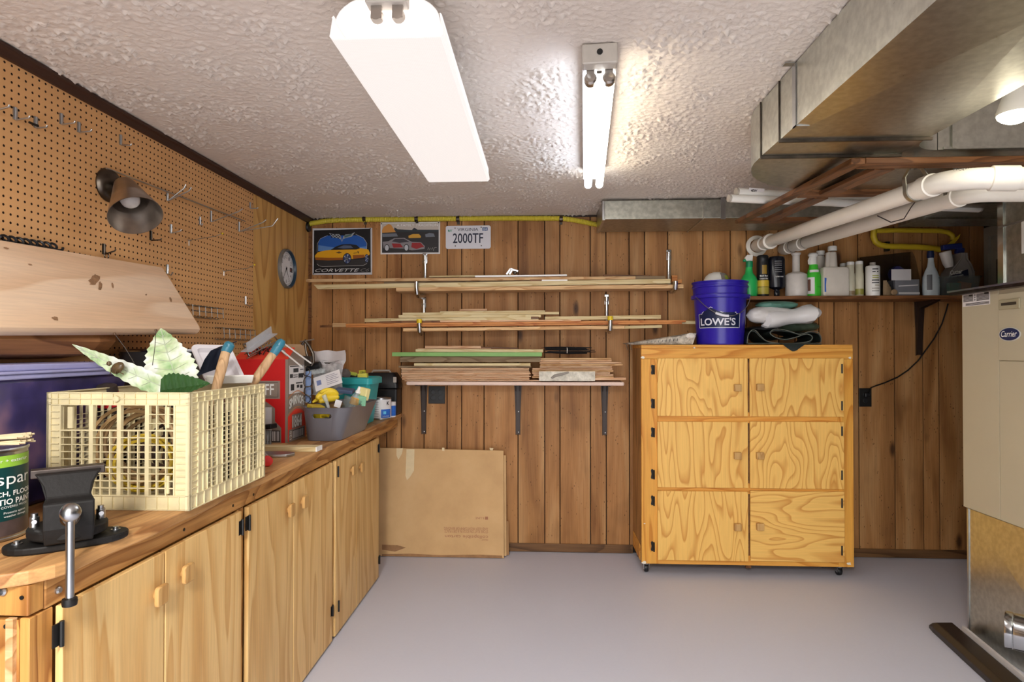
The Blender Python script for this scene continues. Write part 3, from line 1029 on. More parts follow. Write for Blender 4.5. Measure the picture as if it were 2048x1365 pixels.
def wire_rack(lab, pa, pb, py0, py1, n, depth=.045):
    a, b = at(pa, py0, X=WX), at(pb, py0, X=WX)
    zt, zb = a.z, at(pa, py1, X=WX).z
    t = thing('wire_rack', lab, 'rack', (WX, (a.y + b.y) / 2, zb), 0, 'wire racks on the pegboard')
    g = G()
    for z in (zt, zb + .004): g.tube([(WX, a.y, z), (WX, b.y, z)], .0022, 6)
    g.build('back_wires', M['steel'], t, True)
    g = G()
    g.tube([(WX + depth, a.y, zt - .004), (WX + depth, b.y, zt - .004)], .0022, 6).tube([(WX + depth, a.y, (zt + zb) / 2), (WX + depth, b.y, (zt + zb) / 2)], .0022, 6)
    g.build('front_wires', M['steel'], t, True)
    for i in range(n):
        y = a.y + (b.y - a.y) * i / (n - 1)
        G().tube([(WX, y, zt), (WX + depth, y, zt - .002), (WX + depth + .003, y, zb + .008), (WX + .012, y, zb), (WX, y, zb + .004)], .0022, 6).build('wire_loop', M['steel'], t, True)


wire_rack('upper wire tool rack on the pegboard, beside the wooden slab end', 366, 428, 609, 634, 6)
wire_rack('lower wire tool rack on the pegboard, behind the white tray', 430, 494, 655, 680, 7)

a, b = at(-8, 475, X=LX + .022), at(117, 495, X=LX + .022)
hp = []
for k in range(120):
    s = k / 119
    A = s * 9 * 2 * math.pi
    hp.append(a.lerp(b, s) + Vector((.012 * math.cos(A), .010 * math.cos(A + 1.2), .009 * math.sin(A))))
tag(G().tube(hp, .004, 6).build('coiled_cable', M['black_plastic'], None, True), 'black twisted coiled cable lying along the top of the wooden slab', 'cable')

# wall lamp
pc = at(215, 371, X=LX)
t = thing('wall_lamp', 'dark bronze wall lamp with a cone shade on the pegboard', 'lamp', pc)
G().lathe([(.062, 0), (.064, .006), (.060, .016), (.048, .026), (.028, .030), (.012, .031), (0, .031)], pc, (0, math.pi / 2, 0), 32).build('back_plate', M['dark_metal'], t, True)
po, pn = at(271.5, 432, X=-1.43), at(249, 369, X=-1.515)
ax = (po - pn).normalized()
G().tube([pc + Vector((.028, 0, .005)), pc + Vector((.06, -.002, .012)), pn + Vector((-.02, 0, .012)), pn - ax * .004], .008, 10).lathe([(0, -.013), (.012, -.008), (.014, 0), (.012, .008), (0, .013)], pc + Vector((.06, -.002, .012)), None, 12).build('arm', M['dark_metal'], t, True)
R = ax.to_track_quat('Z', 'Y').to_matrix()
Ls = (po - pn).length
G().lathe([(.0, -.004), (.03, -.004), (.034, 0), (.085, Ls), (.087, Ls), (.0865, Ls - .002), (.033, .004), (0, .002)], pn, R, 40, cap=False).build('shade', M['nickel'], t, True)
G().lathe([(.014, .003), (.014, .03), (.02, .045), (.030, .068), (.032, .082), (.029, .096), (.018, .107), (0, .111)], pn, R, 24).build('bulb', plain('unlit_bulb', (196, 190, 186), .25), t, True)

# wall clock on the plywood strip
cc = at(566, 538, X=LX - .02)
cc.x = LX - .0195
t = thing('wall_clock', 'round white-faced wall clock with grey rim on the plywood strip', 'clock', cc)
rc_ = .125
RX_ = Matrix.Rotation(math.pi / 2, 3, 'Y')
G().lathe([(rc_ - .012, 0), (rc_ - .002, .002), (rc_, .010), (rc_, .034), (rc_ - .004, .040), (rc_ - .010, .040), (rc_ - .014, .030)], cc, RX_, 48, cap=False).build('rim', plain('clock_rim_gray', (116, 112, 106), .35), t, True)
G().lathe([(rc_ - .010, .040), (rc_ - .018, .026), (rc_ - .018, .024)], cc, RX_, 48, cap=False).build('inner_rim', plain('clock_rim_dark', (40, 62, 80), .3), t, True)
G().lathe([(rc_ - .003, .001), (rc_ - .003, .020), (0, .020)], cc, RX_, 48).build('dial', plain('dial_white', (246, 246, 248), .4, speck=.01), t)
Fc = frame(cc + EX * .0205, (0, 1, 0), (0, 0, 1))
for k in range(1, 13):
    a = math.radians(90 - 30 * k)
    u, v = .078 * math.cos(a), .078 * math.sin(a)
    ww = .013 if k < 10 else .024
    if k != 3: words(str(k), frame(Fc @ Vector((u - ww / 2, v - .011, 0)), (0, 1, 0), (0, 0, 1)), ww, .022, M['black'], t, .0, name='numeral')
flat([[(.052, -.014), (.092, -.014), (.092, .014), (.052, .014)]], Fc, plain('date_window', (70, 66, 66), .4), t, 'date_window')
flat([[(.058, -.008), (.07, -.008), (.07, .008), (.058, .008)]], Fc, plain('date_red', (170, 90, 84), .4), t, 'date_print', .0014)
flat([[(r_ * math.cos(math.radians(6 * k) + s * w2), r_ * math.sin(math.radians(6 * k) + s * w2)) for r_, s, w2 in ((.096, -1, .012 if k % 5 else .02), (.102, -1, .012 if k % 5 else .02), (.102, 1, .012 if k % 5 else .02), (.096, 1, .012 if k % 5 else .02))] for k in range(60)], Fc, M['black'], t, 'minute_marks')
for ang, ln, wd, nm in ((-128, .085, .005, 'minute_hand'), (-62, .060, .007, 'hour_hand')):
    a = math.radians(ang)
    d_, n_ = Vector((math.cos(a), math.sin(a))), Vector((-math.sin(a), math.cos(a)))
    flat([[tuple(d_ * -.014 + n_ * wd / 2), tuple(d_ * ln + n_ * wd / 4), tuple(d_ * ln - n_ * wd / 4), tuple(d_ * -.014 - n_ * wd / 2)]], Fc, M['black'], t, nm, .003)
G().lathe([(.005, 0), (.005, .004), (0, .005)], cc + EX * .0205, RX_, 12).build('hub', M['black'], t, True)

# leaning wooden slab
YE = 2.47
T0, B0 = at(325, 535, Y=YE), at(403, 660, Y=YE)
dd = (B0 - T0).normalized()
nn = Vector((dd.z, 0, -dd.x))
if nn.x > 0: nn = -nn
t = thing('wooden_slab', 'thick pale wooden slab leaning out from the pegboard, with a dark knot', 'board', (-1.5, 1.7, B0.z))
g = G()
prof = []
W_ = (B0 - T0).length
for (s, d_) in ((0, .002), (.01, 0), (W_ - .018, 0), (W_ - .006, .004), (W_, .014), (W_ + .002, .026), (W_ - .002, .038), (W_ - .012, .042), (.06, .042), (0, .01)):
    prof.append(T0 + dd * s + nn * d_)
g.loft([[Vector((p.x, y, p.z + zo)) for p in prof] for y, zo in ((.85, -.050), (1.4, -.033), (2.0, -.0146), (YE - .006, 0), (YE, -.001))])
slab = g.build('board', M['slab'], t, True)
F = frame(T0, (0, -1, -.031), dd)
p = at(193, 572, Y=2.05)
kn = plain('knot_brown', (142, 108, 78), .7, speck=.4, scale=60)


def on_slab(px, py):
    """point of the slab's face seen at a pixel: (u, v) in F"""
    N_ = F.to_3x3() @ Vector((0, 0, 1))
    d_ = at(px, py, Y=1.0) - Vector((0, 0, HC))
    s = (T0 - Vector((0, 0, HC))).dot(N_) / d_.dot(N_)
    q = F.inverted() @ (Vector((0, 0, HC)) + d_ * s)
    return q.x, q.y


lf = .0012 if (F.to_3x3() @ Vector((0, 0, 1))).x > 0 else -.0012
polys = []
for (px, py, a, b, rot) in ((188, 560, .05, .012, .6), (200, 572, .03, .007, .9), (341, 600, .018, .006, 1.0), (110, 638, .014, .008, .2), (225, 572, .02, .004, 1.0), (292, 590, .01, .003, .5), (60, 530, .009, .004, 0), (12, 497, .01, .004, 0)):
    u, v = on_slab(px, py)
    polys.append([(u + math.cos(k) * a * math.cos(rot) * random.uniform(.6, 1.1) + math.sin(k) * b * math.sin(rot), v + math.cos(k) * a * math.sin(rot) * .8 - math.sin(k) * b * math.cos(rot) * random.uniform(.6, 1.2)) for k in np.linspace(0, 6.28, 14, endpoint=False)])
for pl in polys: flat([pl], F, kn, t, 'knot', lf)
zb_ = B0.z - .038
g = G()
pts = [(-1.60, zb_ + .012), (-1.475, zb_ + .012), (-1.468, zb_ - .02), (-1.50, zb_ - .06), (-1.60, zb_ - .075)]
g.loft([[Vector((x, y, z)) for x, z in pts] for y in (.85, 1.95)] + [[Vector((-1.60 + (x + 1.60) * .8, 2.06, zb_ + (z - zb_) * .75)) for x, z in pts], [Vector((-1.60 + (x + 1.60) * .35, 2.12, zb_ + (z - zb_) * .35)) for x, z in pts]])
g.build('support_board', wood('support_wood', (176, 122, 76), (128, 82, 46), 'y', .5, fine=.25), t)

# ================================================================== ON THE BENCH, LEFT END
# storage tote against the pegboard
m = newmat('tinted_clear_plastic', (78, 70, 130), .3)
w = N(m)
n1 = w.noise(w.coord((2, 6, 5)), 1.0, 3.0, .5)
w.color(w.ramp(n1, [(.3, (34, 32, 58)), (.5, (70, 62, 112)), (.7, (144, 108, 134))]))
w.set(w.b.inputs['Roughness'], .28)
t = thing('storage_tote', 'big translucent violet plastic storage tote behind the crate', 'tote', (-1.5, 1.55, BT))
g = G()
rings = []
for z, o_ in ((BT + .001, .022), (BT + .30, .006), (BT + .355, .0)):
    rings.append([(-1.385 - o_, 1.14 + o_, z), (-1.385 - o_, 1.97 - o_, z), (-1.61 + o_ * .2, 1.97 - o_, z), (-1.61 + o_ * .2, 1.14 + o_, z)])
g.loft(rings)
g.build('tub', m, t, bevel=.012)
m2 = plain('lavender_lid', (164, 164, 208), .35)
G().box(-1.612, -1.375, 1.13, 1.98, BT + .352, BT + .366).box(-1.612, -1.368, 1.125, 1.985, BT + .366, BT + .374).box(-1.6, -1.382, 1.15, 1.96, BT + .374, BT + .392).build('lid', m2, t, bevel=.004)

# paint can with a brush on top
cc = Vector((-1.284, 1.335, BT))
t = thing('paint_can', 'dark green paint can with a bright lime band, at the left frame edge', 'paint can', cc)
r = .085
G().lathe([(r - .003, 0), (r, .002), (r, .006), (r - .002, .008), (r - .002, .198), (r, .200), (r + .001, .204), (r - .001, .207), (r - .012, .205), (r - .016, .199)], cc + Vector((0, 0, .0005)), None, 48).build('can', M['steel'], t, True)
G().lathe([(r - .016, .198), (r - .022, .202), (r - .035, .199), (0, .199)], cc, None, 40, cap=False).build('lid', M['steel'], t, True)
G().lathe([(r - .001, .046), (r - .001, .166)], cc, None, 48, cap=False).build('label_band', plain('dark_green_label', (18, 58, 58), .35), t, True)
G().lathe([(r - .0012, .166), (r - .0012, .192)], cc, None, 48, cap=False).build('lime_band', plain('lime_label', (140, 186, 62), .35), t, True)
G().lathe([(r - .0012, .012), (r - .0012, .046)], cc, None, 48, cap=False).build('photo_band', plain('brown_label', (72, 60, 58), .4, speck=.3), t, True)
M['print_white'] = newmat('print_white', (238, 238, 234), .5)


def canbend(c, rr, z0, a0, sgn=1):
    """lettering wrapped round a can: a0 = angle (deg) of the text's left end"""
    def f(u, v):
        A = math.radians(a0) + u / rr
        return Vector((c.x + rr * math.cos(A), c.y + rr * math.sin(A), z0 + v))
    return f


F0 = Matrix.Identity(4)
words('valspar', F0, .140, .036, M['print_white'], t, .0, 0, bend=canbend(cc, r, BT + .118, -68))
words('PORCH, FLOOR', F0, .128, .013, M['print_white'], t, .02, 0, bend=canbend(cc, r, BT + .099, -54))
words('& PATIO PAINT', F0, .128, .013, M['print_white'], t, .02, 0, bend=canbend(cc, r, BT + .082, -54))
words('CONCRETE & COVERED WOOD', F0, .122, .005, M['print_white'], t, .0, 0, bend=canbend(cc, r, BT + .074, -60))
words('Protects against', F0, .055, .006, M['print_white'], t, .0, 0, bend=canbend(cc, r, BT + .060, -20))
words('weather damage', F0, .055, .006, M['print_white'], t, .0, 0, bend=canbend(cc, r, BT + .052, -20))
words('interior + exterior', F0, .105, .007, M['print_white'], t, .0, 0, bend=canbend(cc, r, BT + .177, -50))
t = thing('paint_brush', 'pale-bristled paint brush lying across the paint can', 'brush', cc + Vector((0, 0, .21)), math.radians(20))
R0 = ROOT[t.name]
g = G()
for i in range(46):
    y = -.026 + .052 * (i % 23) / 22
    z = .006 + .012 * (i // 23)
    g.tube([R0 @ Vector((.0, y, z)), R0 @ Vector((.085 + random.uniform(-.008, .012), y * 1.15 + random.uniform(-.003, .003), z + random.uniform(-.002, .006)))], .0022, 5)
g.build('bristles', plain('bristle_straw', (216, 196, 158), .7, speck=.15), t, True)
G().obox(R0 @ Vector((-.02, 0, .011)), (.045, .056, .020), R0).build('ferrule', M['steel'], t, bevel=.003)
G().tube([R0 @ Vector(p) for p in ((-.04, 0, .011), (-.08, 0, .012), (-.12, 0, .012), (-.19, 0, .012))], [.014, .009, .011, .008], 12).build('handle', M['handle_wood'], t, True)

# vise
t = thing('bench_vise', 'black cast-iron bench vise bolted to the corner of the workbench', 'vise', (-1.049, 1.30, BT), math.radians(40))
R0 = ROOT[t.name] @ Matrix.Scale(.9, 4)


def vb(g, x0, x1, y0, y1, z0, z1): return g.obox(R0 @ Vector(((x0 + x1) / 2, (y0 + y1) / 2, (z0 + z1) / 2)), (x1 - x0, y1 - y0, z1 - z0), R0)


def vl(g, rings): return g.loft([[R0 @ Vector(p) for p in r_] for r_ in rings])


g = G()
o1 = []
for k in range(48):
    A = 2 * math.pi * k / 48
    rr = .066 + .060 * abs(math.cos(A)) ** 4
    o1.append((rr * math.cos(A), max(-.060, min(.060, rr * math.sin(A) * (1.0)))))
g.prism(o1, .018, R0 @ Matrix.Translation((0, 0, .0005)))
g.lathe([(.060, .018), (.056, .028), (.050, .030)], R0 @ Vector((0, 0, 0)), R0, 36)
base = g.build('base', M['cast'], t, bevel=.004)
for s in (-1, 1):
    G().lathe([(.011, .0185), (.011, .021), (.007, .0215), (.007, .027), (0, .028)], R0 @ Vector((s * .098, 0, 0)), R0, 12).build('bolt', M['steel'], base, True)
G().lathe([(.078, .028), (.082, .032), (.082, .050), (.074, .054)], R0 @ Vector((0, 0, 0)), R0, 36).build('swivel_plate', M['cast'], t, True, .002)
for s in (-1, 1):
    G().lathe([(.010, .053), (.010, .078), (.007, .078), (.007, .086)], R0 @ Vector((s * .066, .0, 0)), R0, 14).tube([R0 @ Vector((s * .066, -.022, .070)), R0 @ Vector((s * .066, .02, .070))], .005, 8).build('lock_bolt', M['steel'], t, True)
g = G()
vl(g, [[(-.040, -.02, .05), (.040, -.02, .05), (.040, .085, .05), (-.040, .085, .05)], [(-.042, .0, .10), (.042, .0, .10), (.042, .085, .105), (-.042, .085, .105)],
       [(-.055, .02, .15), (.055, .02, .15), (.05, .06, .15), (-.05, .06, .15)], [(-.070, .022, .184), (.070, .022, .184), (.065, .05, .184), (-.065, .05, .184)]])
vb(g, -.03, .03, .07, .13, .06, .12)
g.build('fixed_jaw', M['cast'], t, bevel=.004)
g = G()
vl(g, [[(-.048, -.075, .022), (.048, -.075, .022), (.044, -.03, .022), (-.044, -.03, .022)], [(-.050, -.085, .06), (.050, -.085, .06), (.046, -.02, .06), (-.046, -.02, .06)],
       [(-.050, -.080, .118), (.050, -.080, .118), (.046, -.018, .118), (-.046, -.018, .118)], [(-.043, -.060, .128), (.043, -.060, .128), (.043, -.012, .128), (-.043, -.012, .128)],
       [(-.048, -.045, .155), (.048, -.045, .155), (.052, -.004, .155), (-.052, -.004, .155)], [(-.064, -.030, .182), (.064, -.030, .182), (.070, .004, .182), (-.070, .004, .182)]])
g.build('moving_jaw', M['cast'], t, bevel=.004)
g = G()
vb(g, -.074, .074, -.012, .006, .170, .190)
vb(g, -.074, .074, .008, .022, .170, .190)
g.build('jaw_plates', metal('worn_jaw_steel', (92, 84, 80), .4, .25), t, bevel=.002)
G().tube([R0 @ Vector((0, -.08, .098)), R0 @ Vector((0, -.145, .098))], .013, 18).lathe([(.016, .10), (.019, .104), (.019, .15), (.014, .156)], R0 @ Vector((0, -.005, .098)), R0.to_3x3() @ Matrix.Rotation(math.pi / 2, 3, 'X'), 20).build('screw', M['dark_metal'], t, True)
hx = R0 @ Vector((0, -.170, .114))
G().lathe([(.0, -.019), (.008, -.0175), (.014, -.013), (.018, -.006), (.019, 0), (.018, .006), (.014, .013), (.008, .0175), (0, .019)], hx, None, 24).build('handle_ball', M['steel'], t, True)
G().tube([hx + Vector((0, 0, -.01)), hx + Vector((0, 0, -.178))], .0078, 16).build('handle_bar', M['steel'], t, True)
G().lathe([(.008, -.170), (.013, -.172), (.014, -.178), (.013, -.186), (.008, -.188)], hx, None, 18).build('handle_cap', M['black'], t, True)

# ================================================================== MILK CRATE
CR = math.radians(.6)
c0 = at(379, 1023, Z=BT)
t = thing('milk_crate', 'cream plastic lattice milk crate full of cords, leaves and hand tools', 'crate', c0, CR)
R0 = ROOT[t.name]
M['cream'] = plain('aged_cream_plastic', (214, 200, 160), .42, speck=.2, scale=10)
CW, CD, CH = .396, .452, .316
# local: corner at origin, x from -CW to 0, y from 0 to CD


def crate_wall(name, o_, ux, L_, inward, side):
    """lattice wall from local o_, running along ux for L_; inward = local inward normal"""
    ux, inward = Vector(ux), Vector(inward)
    g = G()

    def bar(u0, u1, v0, v1, d0, d1):
        c = Vector(o_) + ux * ((u0 + u1) / 2) + inward * ((d0 + d1) / 2) + EZ * ((v0 + v1) / 2)
        sz = ux * (u1 - u0) + inward * (d1 - d0) + EZ * (v1 - v0)
        g.obox(R0 @ c, (abs(sz.x), abs(sz.y), abs(sz.z)), R0)
    th = .0022
    fr = .012
    # solid skin of the frame
    e0, e1 = (.10 * L_, .885 * L_) if not side else (.10 * L_, .93 * L_)
    v0, v1 = .125 * CH, (.89 if not side else .905) * CH
    bar(0, L_, v1, CH, .004, .004 + th)
    bar(0, L_, 0.0005, v0, .004, .004 + th)
    bar(0, e0, v0, v1, .004, .004 + th)
    bar(e1, L_, v0, v1, .004, .004 + th)
    # rims and ribs standing proud of the skin
    for v in (0.0006, v0 - .002, v1, CH - .003): bar(0, L_, v, v + .0026, 0, fr)
    bar(0, L_, (v1 + CH) / 2 - .001, (v1 + CH) / 2 + .001, .0, .006)
    bar(0, .004, 0, CH, 0, fr)
    bar(L_ - .004, L_, 0, CH, 0, fr)
    bar(e0 - .004, e0, v0, v1, 0, fr)
    bar(e1, e1 + .004, v0, v1, 0, fr)
    n = 13 if not side else 12
    for i in range(1, n):
        u = L_ * i / n
        bar(u - .0009, u + .0009, v1, CH, 0, .006)
        bar(u - .0009, u + .0009, 0, v0, 0, .006)
    for i in range(1, 14):
        v = v0 + (v1 - v0) * i / 14
        bar(.012, e0 - .006, v - .0009, v + .0009, 0, .006)
        bar(e1 + .006, L_ - .012, v - .0009, v + .0009, 0, .006)
    H = v1 - v0
    if not side:
        maj_v, maj_h = [.31, .505, .70], [.30, .70]
        for f_ in maj_v: bar(f_ * L_ - .0055, f_ * L_ + .0055, v0, v1, .001, fr)
        for f_ in (.175, .245, .375, .44, .57, .635, .765, .83):
            top = .73 if f_ < .66 else 1.0
            bar(f_ * L_ - .0016, f_ * L_ + .0016, v0, v0 + H * top, .002, .010)
        for f_ in (.08, .16, .24, .40, .48, .56, .64): bar(e0, e1, v0 + H * f_ - .0011, v0 + H * f_ + .0011, .002, .010)
        for f_ in (.31, .72): bar(e0, e1, v0 + H * f_ - .0016, v0 + H * f_ + .0016, .0, fr)
        for f_ in (.80, .90): bar(.70 * L_, e1, v0 + H * f_ - .001, v0 + H * f_ + .001, .002, .010)
        bar(.14 * L_, .175 * L_, v0 + H * .74, v0 + H * .98, .004, .010)
        bar(.82 * L_, .85 * L_, v0 + H * .75, v0 + H * .98, .004, .010)
        bar(.82 * L_, .85 * L_, v0 + H * .02, v0 + H * .22, .004, .010)
        g.lathe([(.009, 0), (.008, .004), (0, .005)], R0 @ (Vector(o_) + ux * .49 * L_ - inward * 0 + EZ * .945 * CH), R0.to_3x3() @ Matrix.Rotation(math.pi / 2, 3, 'X'), 14)
    else:
        for a_, b_2 in ((.10, .205), (.315, .385), (.515, .585), (.71, .765), (.885, .93)):
            bar(a_ * L_, b_2 * L_, v0, v1, .004, .004 + th)
            bar(a_ * L_, a_ * L_ + .002, v0, v1, 0, fr)
            bar(b_2 * L_ - .002, b_2 * L_, v0, v1, 0, fr)
        bar(.15 * L_, .153 * L_, v0, v1, 0, fr)
        for a_, b_2 in ((.205, .315), (.385, .515), (.585, .71), (.765, .885)):
            u = (a_ + b_2) / 2 * L_
            bar(u - .0014, u + .0014, v0, v1, .002, .010)
        for f_ in (.22, .45, .67): bar(e0 - .01, e1, v0 + H * f_ - .0017, v0 + H * f_ + .0017, .0, fr)
        for i in range(1, 18):
            if i % 4: bar(.205 * L_, .885 * L_, v0 + H * i / 18 - .0009, v0 + H * i / 18 + .0009, .003, .009)
    return g.build(name, M['cream'], t)


crate_wall('front_lattice', (-CW, 0, 0), (1, 0, 0), CW, (0, 1, 0), False)
crate_wall('back_lattice', (-CW, CD, 0), (1, 0, 0), CW, (0, -1, 0), False)
crate_wall('side_lattice', (0, 0, 0), (0, 1, 0), CD, (-1, 0, 0), True)
crate_wall('side_lattice', (-CW, 0, 0), (0, 1, 0), CD, (1, 0, 0), True)
g = G()
for i in range(12): g.obox(R0 @ Vector((-CW / 2, CD * (i + .5) / 12, .006)), (CW - .024, .022, .006), R0)
for i in range(9): g.obox(R0 @ Vector((-CW * (i + .5) / 9, CD / 2, .005)), (.008, CD - .024, .006), R0)
g.build('crate_floor', M['cream'], t)

# cords in the crate
def coil(lab, name, mat, c, rr, turns, tr, M3, jit):
    g = G()
    pts = []
    ph = random.uniform(0, 6)
    for k in range(turns * 26):
        A = k * 2 * math.pi / 26
        q = k / (turns * 26)
        rj = rr * (1 + .10 * math.sin(A * .37 + ph) + .06 * math.sin(A * 1.9 + ph * 2))
        pts.append(Vector(c) + M3 @ Vector((rj * math.cos(A), rj * .85 * math.sin(A), (q - .5) * jit + .012 * math.sin(A * .53 + ph))))
    g.tube(pts, tr, 6)
    return tag(g.build(name, mat, None, True), lab, 'cord')


cc = R0 @ Vector((-CW * .52, .13, .155))
Mr = Matrix.Rotation(math.radians(80), 3, 'X')
coil('tan extension cord coiled upright inside the milk crate', 'extension_cord', plain('tan_cord', (168, 136, 92), .55), cc, .118, 9, .0052, Mr, .13)
coil('yellow cord coiled in front of the tan one in the milk crate', 'extension_cord', plain('yellow_cord', (196, 166, 44), .5), R0 @ Vector((-CW * .42, .06, .115)), .085, 3, .0045, Mr, .04)
coil('dark brown cord coiled low at the back of the milk crate', 'extension_cord', plain('brown_cord', (64, 46, 36), .55), R0 @ Vector((-CW * .52, .32, .11)), .085, 6, .0055, Matrix.Rotation(math.radians(60), 3, 'X'), .14)
p = R0 @ Vector((-CW * .18, .20, .012))
t = thing('spray_bottle', 'white bottle with black collar standing inside the milk crate', 'bottle', p)
G().lathe([(.034, 0), (.037, .004), (.037, .12), (.030, .15), (.016, .165), (.016, .185)], p, None, 20).build('bottle', M['white'], t, True)
G().lathe([(.019, .175), (.019, .205), (.014, .215), (.0, .217)], p, None, 16).build('cap', M['black_plastic'], t, True)
p = R0 @ Vector((-CW * .2, .36, .012))
t = thing('funnel', 'black funnel standing inside the milk crate behind the white bottle', 'funnel', p)
G().lathe([(.008, 0), (.010, .06), (.012, .11), (.05, .20), (.052, .215), (.048, .215), (.010, .115)], p, None, 20, cap=False).build('funnel_cone', M['black_plastic'], t, True)
p = at(213, 768, Y=1.82)
t = thing('red_spray_can', 'red and dark tin peeking over the crate beside the violet tote', 'can', p)
G().lathe([(.030, -.10), (.030, -.02), (.027, -.006), (.012, .0), (0, .0)], p, (.25, .1, 0), 18).build('can', plain('dark_tin', (52, 44, 42), .4), t, True)
G().lathe([(.0306, -.07), (.0306, -.025)], p, (.25, .1, 0), 18, cap=False).build('red_band', plain('red_band', (196, 30, 40), .4), t, True)

# metal leaf ornament in the crate
YL = 1.74
M['leaf_pale'] = plain('pale_leaf_paint', (226, 234, 200), .45, speck=.1, scale=12)
M['leaf_dark'] = plain('dark_leaf_paint', (40, 78, 34), .5, speck=.2, scale=20)
w = N(M['leaf_pale'])
n1 = w.noise(w.coord((14, 14, 14)), 1.0, 3.0, .5)
w.color(w.ramp(n1, [(.34, (140, 178, 122)), (.46, (200, 218, 176)), (.58, (232, 238, 230))]))
t = thing('leaf_ornament', 'painted metal leaf ornament with beetle and wire antennae, sticking out of crate', 'ornament', R0 @ Vector((-CW * .35, .1, .2)))


def leaf(base, tip, widthv, mat, fold=.25, n=22, curl=.0, wmax=.5):
    base, tip, wv = Vector(base), Vector(tip), Vector(widthv)
    ax_ = tip - base
    nn_ = ax_.cross(wv).normalized()
    if nn_.y > 0: nn_ = -nn_
    rows = []
    for i in range(n + 1):
        s = i / n
        wd = (math.sin(math.pi * s ** wmax) ** .8) if 0 < s < 1 else .02
        ser = 1 + (.09 if i % 2 else -.04)
        mid = base + ax_ * s + nn_ * curl * math.sin(math.pi * s)
        rows.append([mid + wv * (k * wd * (ser if abs(k) == 1 else 1)) + nn_ * (fold * abs(k) * wd * wv.length + (.002 if i % 3 == 0 and abs(k) < 1 else 0)) - ax_ * (.06 * abs(k) * wd) for k in (-1, -.66, -.33, 0, .33, .66, 1)])
    lf_ = G().grid(rows, thick=.0016).build('leaf', mat, t)
    g = G().tube([r_[3] + nn_ * .0008 for r_ in rows[:-1]], .0014, 5)
    for i in range(3, n - 2, 3):
        for k, j in ((1, 1), (5, 5)): g.tube([rows[i][3] + nn_ * .001, rows[min(i + 2, n)][k] + nn_ * .001], .0008, 4)
    g.build('vein', M['leaf_dark'] if mat == M['leaf_dark'] else plain('vein_gray', (186, 196, 174), .5), lf_)
    return lf_


leaf(at(330, 776, Y=1.70), at(144, 689, Y=1.72), at(248, 690, Y=1.70) - at(239, 708, Y=1.70), M['leaf_pale'], .2, curl=.01)
leaf(at(362, 778, Y=1.72), at(322, 657, Y=1.82), at(400, 720, Y=1.76) - at(352, 728, Y=1.76), M['leaf_pale'], .18, curl=.01, wmax=.62)
leaf(at(322, 782, Y=1.66), at(420, 768, Y=1.70), at(372, 752, Y=1.69) - at(370, 776, Y=1.66), M['leaf_dark'], .3)
for (xa_, ya_, xb_, yb_) in ((268, 726, 229, 668), (305, 731, 312, 661)):
    a, b = at(xa_, ya_, Y=1.69), at(xb_, yb_, Y=1.66)
    ww = G().tube([a, a.lerp(b, .5) + Vector((.002, 0, .002)), b], .0009, 6).build('antenna', M['dark_metal'], t, True)
    G().lathe([(0, -.004), (.003, -.003), (.004, 0), (.003, .003), (0, .004)], b, None, 12).build('antenna_ball', plain('bronze_ball', (84, 58, 36), .4), ww, True)
p = at(236, 736, Y=1.665)
g = G()
g.lathe([(0, -.024), (.009, -.020), (.014, -.010), (.0155, .0), (.013, .010), (.008, .018), (0, .021)], p, (0, math.radians(62), math.radians(-10)), 14, sy=.7)
g.lathe([(0, -.008), (.006, -.004), (.007, 0), (.005, .005), (0, .007)], p + Vector((-.026, 0, .012)), None, 10)
for s in (-1, 0, 1):
    g.tube([p + Vector((s * .012 - .004, -.006, 0)), p + Vector((s * .014, -.010, -.014)), p + Vector((s * .02, -.004, -.018))], .0014, 5)
g.build('beetle', plain('bronze_beetle', (78, 62, 40), .35, speck=.5, scale=80), t, True)

# white tray and hand tools standing in the crate
YT = 1.93
t = thing('white_tray', 'white rounded plastic tray standing on edge in the crate', 'tray', at(452, 770, Y=YT))
A, B, C_ = at(412, 768, Y=1.86), at(494, 766, Y=1.98), at(404, 693, Y=1.95)
F = frame(A, B - A, C_ - A)
wT, hT = (B - A).length, (C_ - A).length




ra = [F @ Vector((u, v, 0)) for u, v in rrect(0, 0, wT, hT, .025)]
rb = [F @ Vector((u, v, .004)) for u, v in rrect(.001, .001, wT - .001, hT - .001, .025)]
rc = [F @ Vector((u, v, .004)) for u, v in rrect(.016, .016, wT - .016, hT - .016, .016)]
rd = [F @ Vector((u, v, -.012)) for u, v in rrect(.022, .022, wT - .022, hT - .022, .014)]
re_ = [F @ Vector((u, v, -.016)) for u, v in rrect(.018, .018, wT - .018, hT - .018, .014)]
rf = [F @ Vector((u, v, -.002)) for u, v in rrect(.014, .014, wT - .014, hT - .014, .016)]
G().loft([rf, ra, rb, rc, rd], cap=False).add(rd, [tuple(range(len(rd)))]).add(re_, [tuple(range(len(re_)))]).loft([re_, rf], cap=False).build('tray_shell', plain('tray_white', (226, 222, 226), .35, speck=.02), t, True)
G().obox(F @ Vector((wT * .5, .0, .02)), (wT * 1.15, .028, .006), F.to_3x3() @ Matrix.Rotation(1.1, 3, 'X')).build('tray_lip', M['white'], t, bevel=.002)


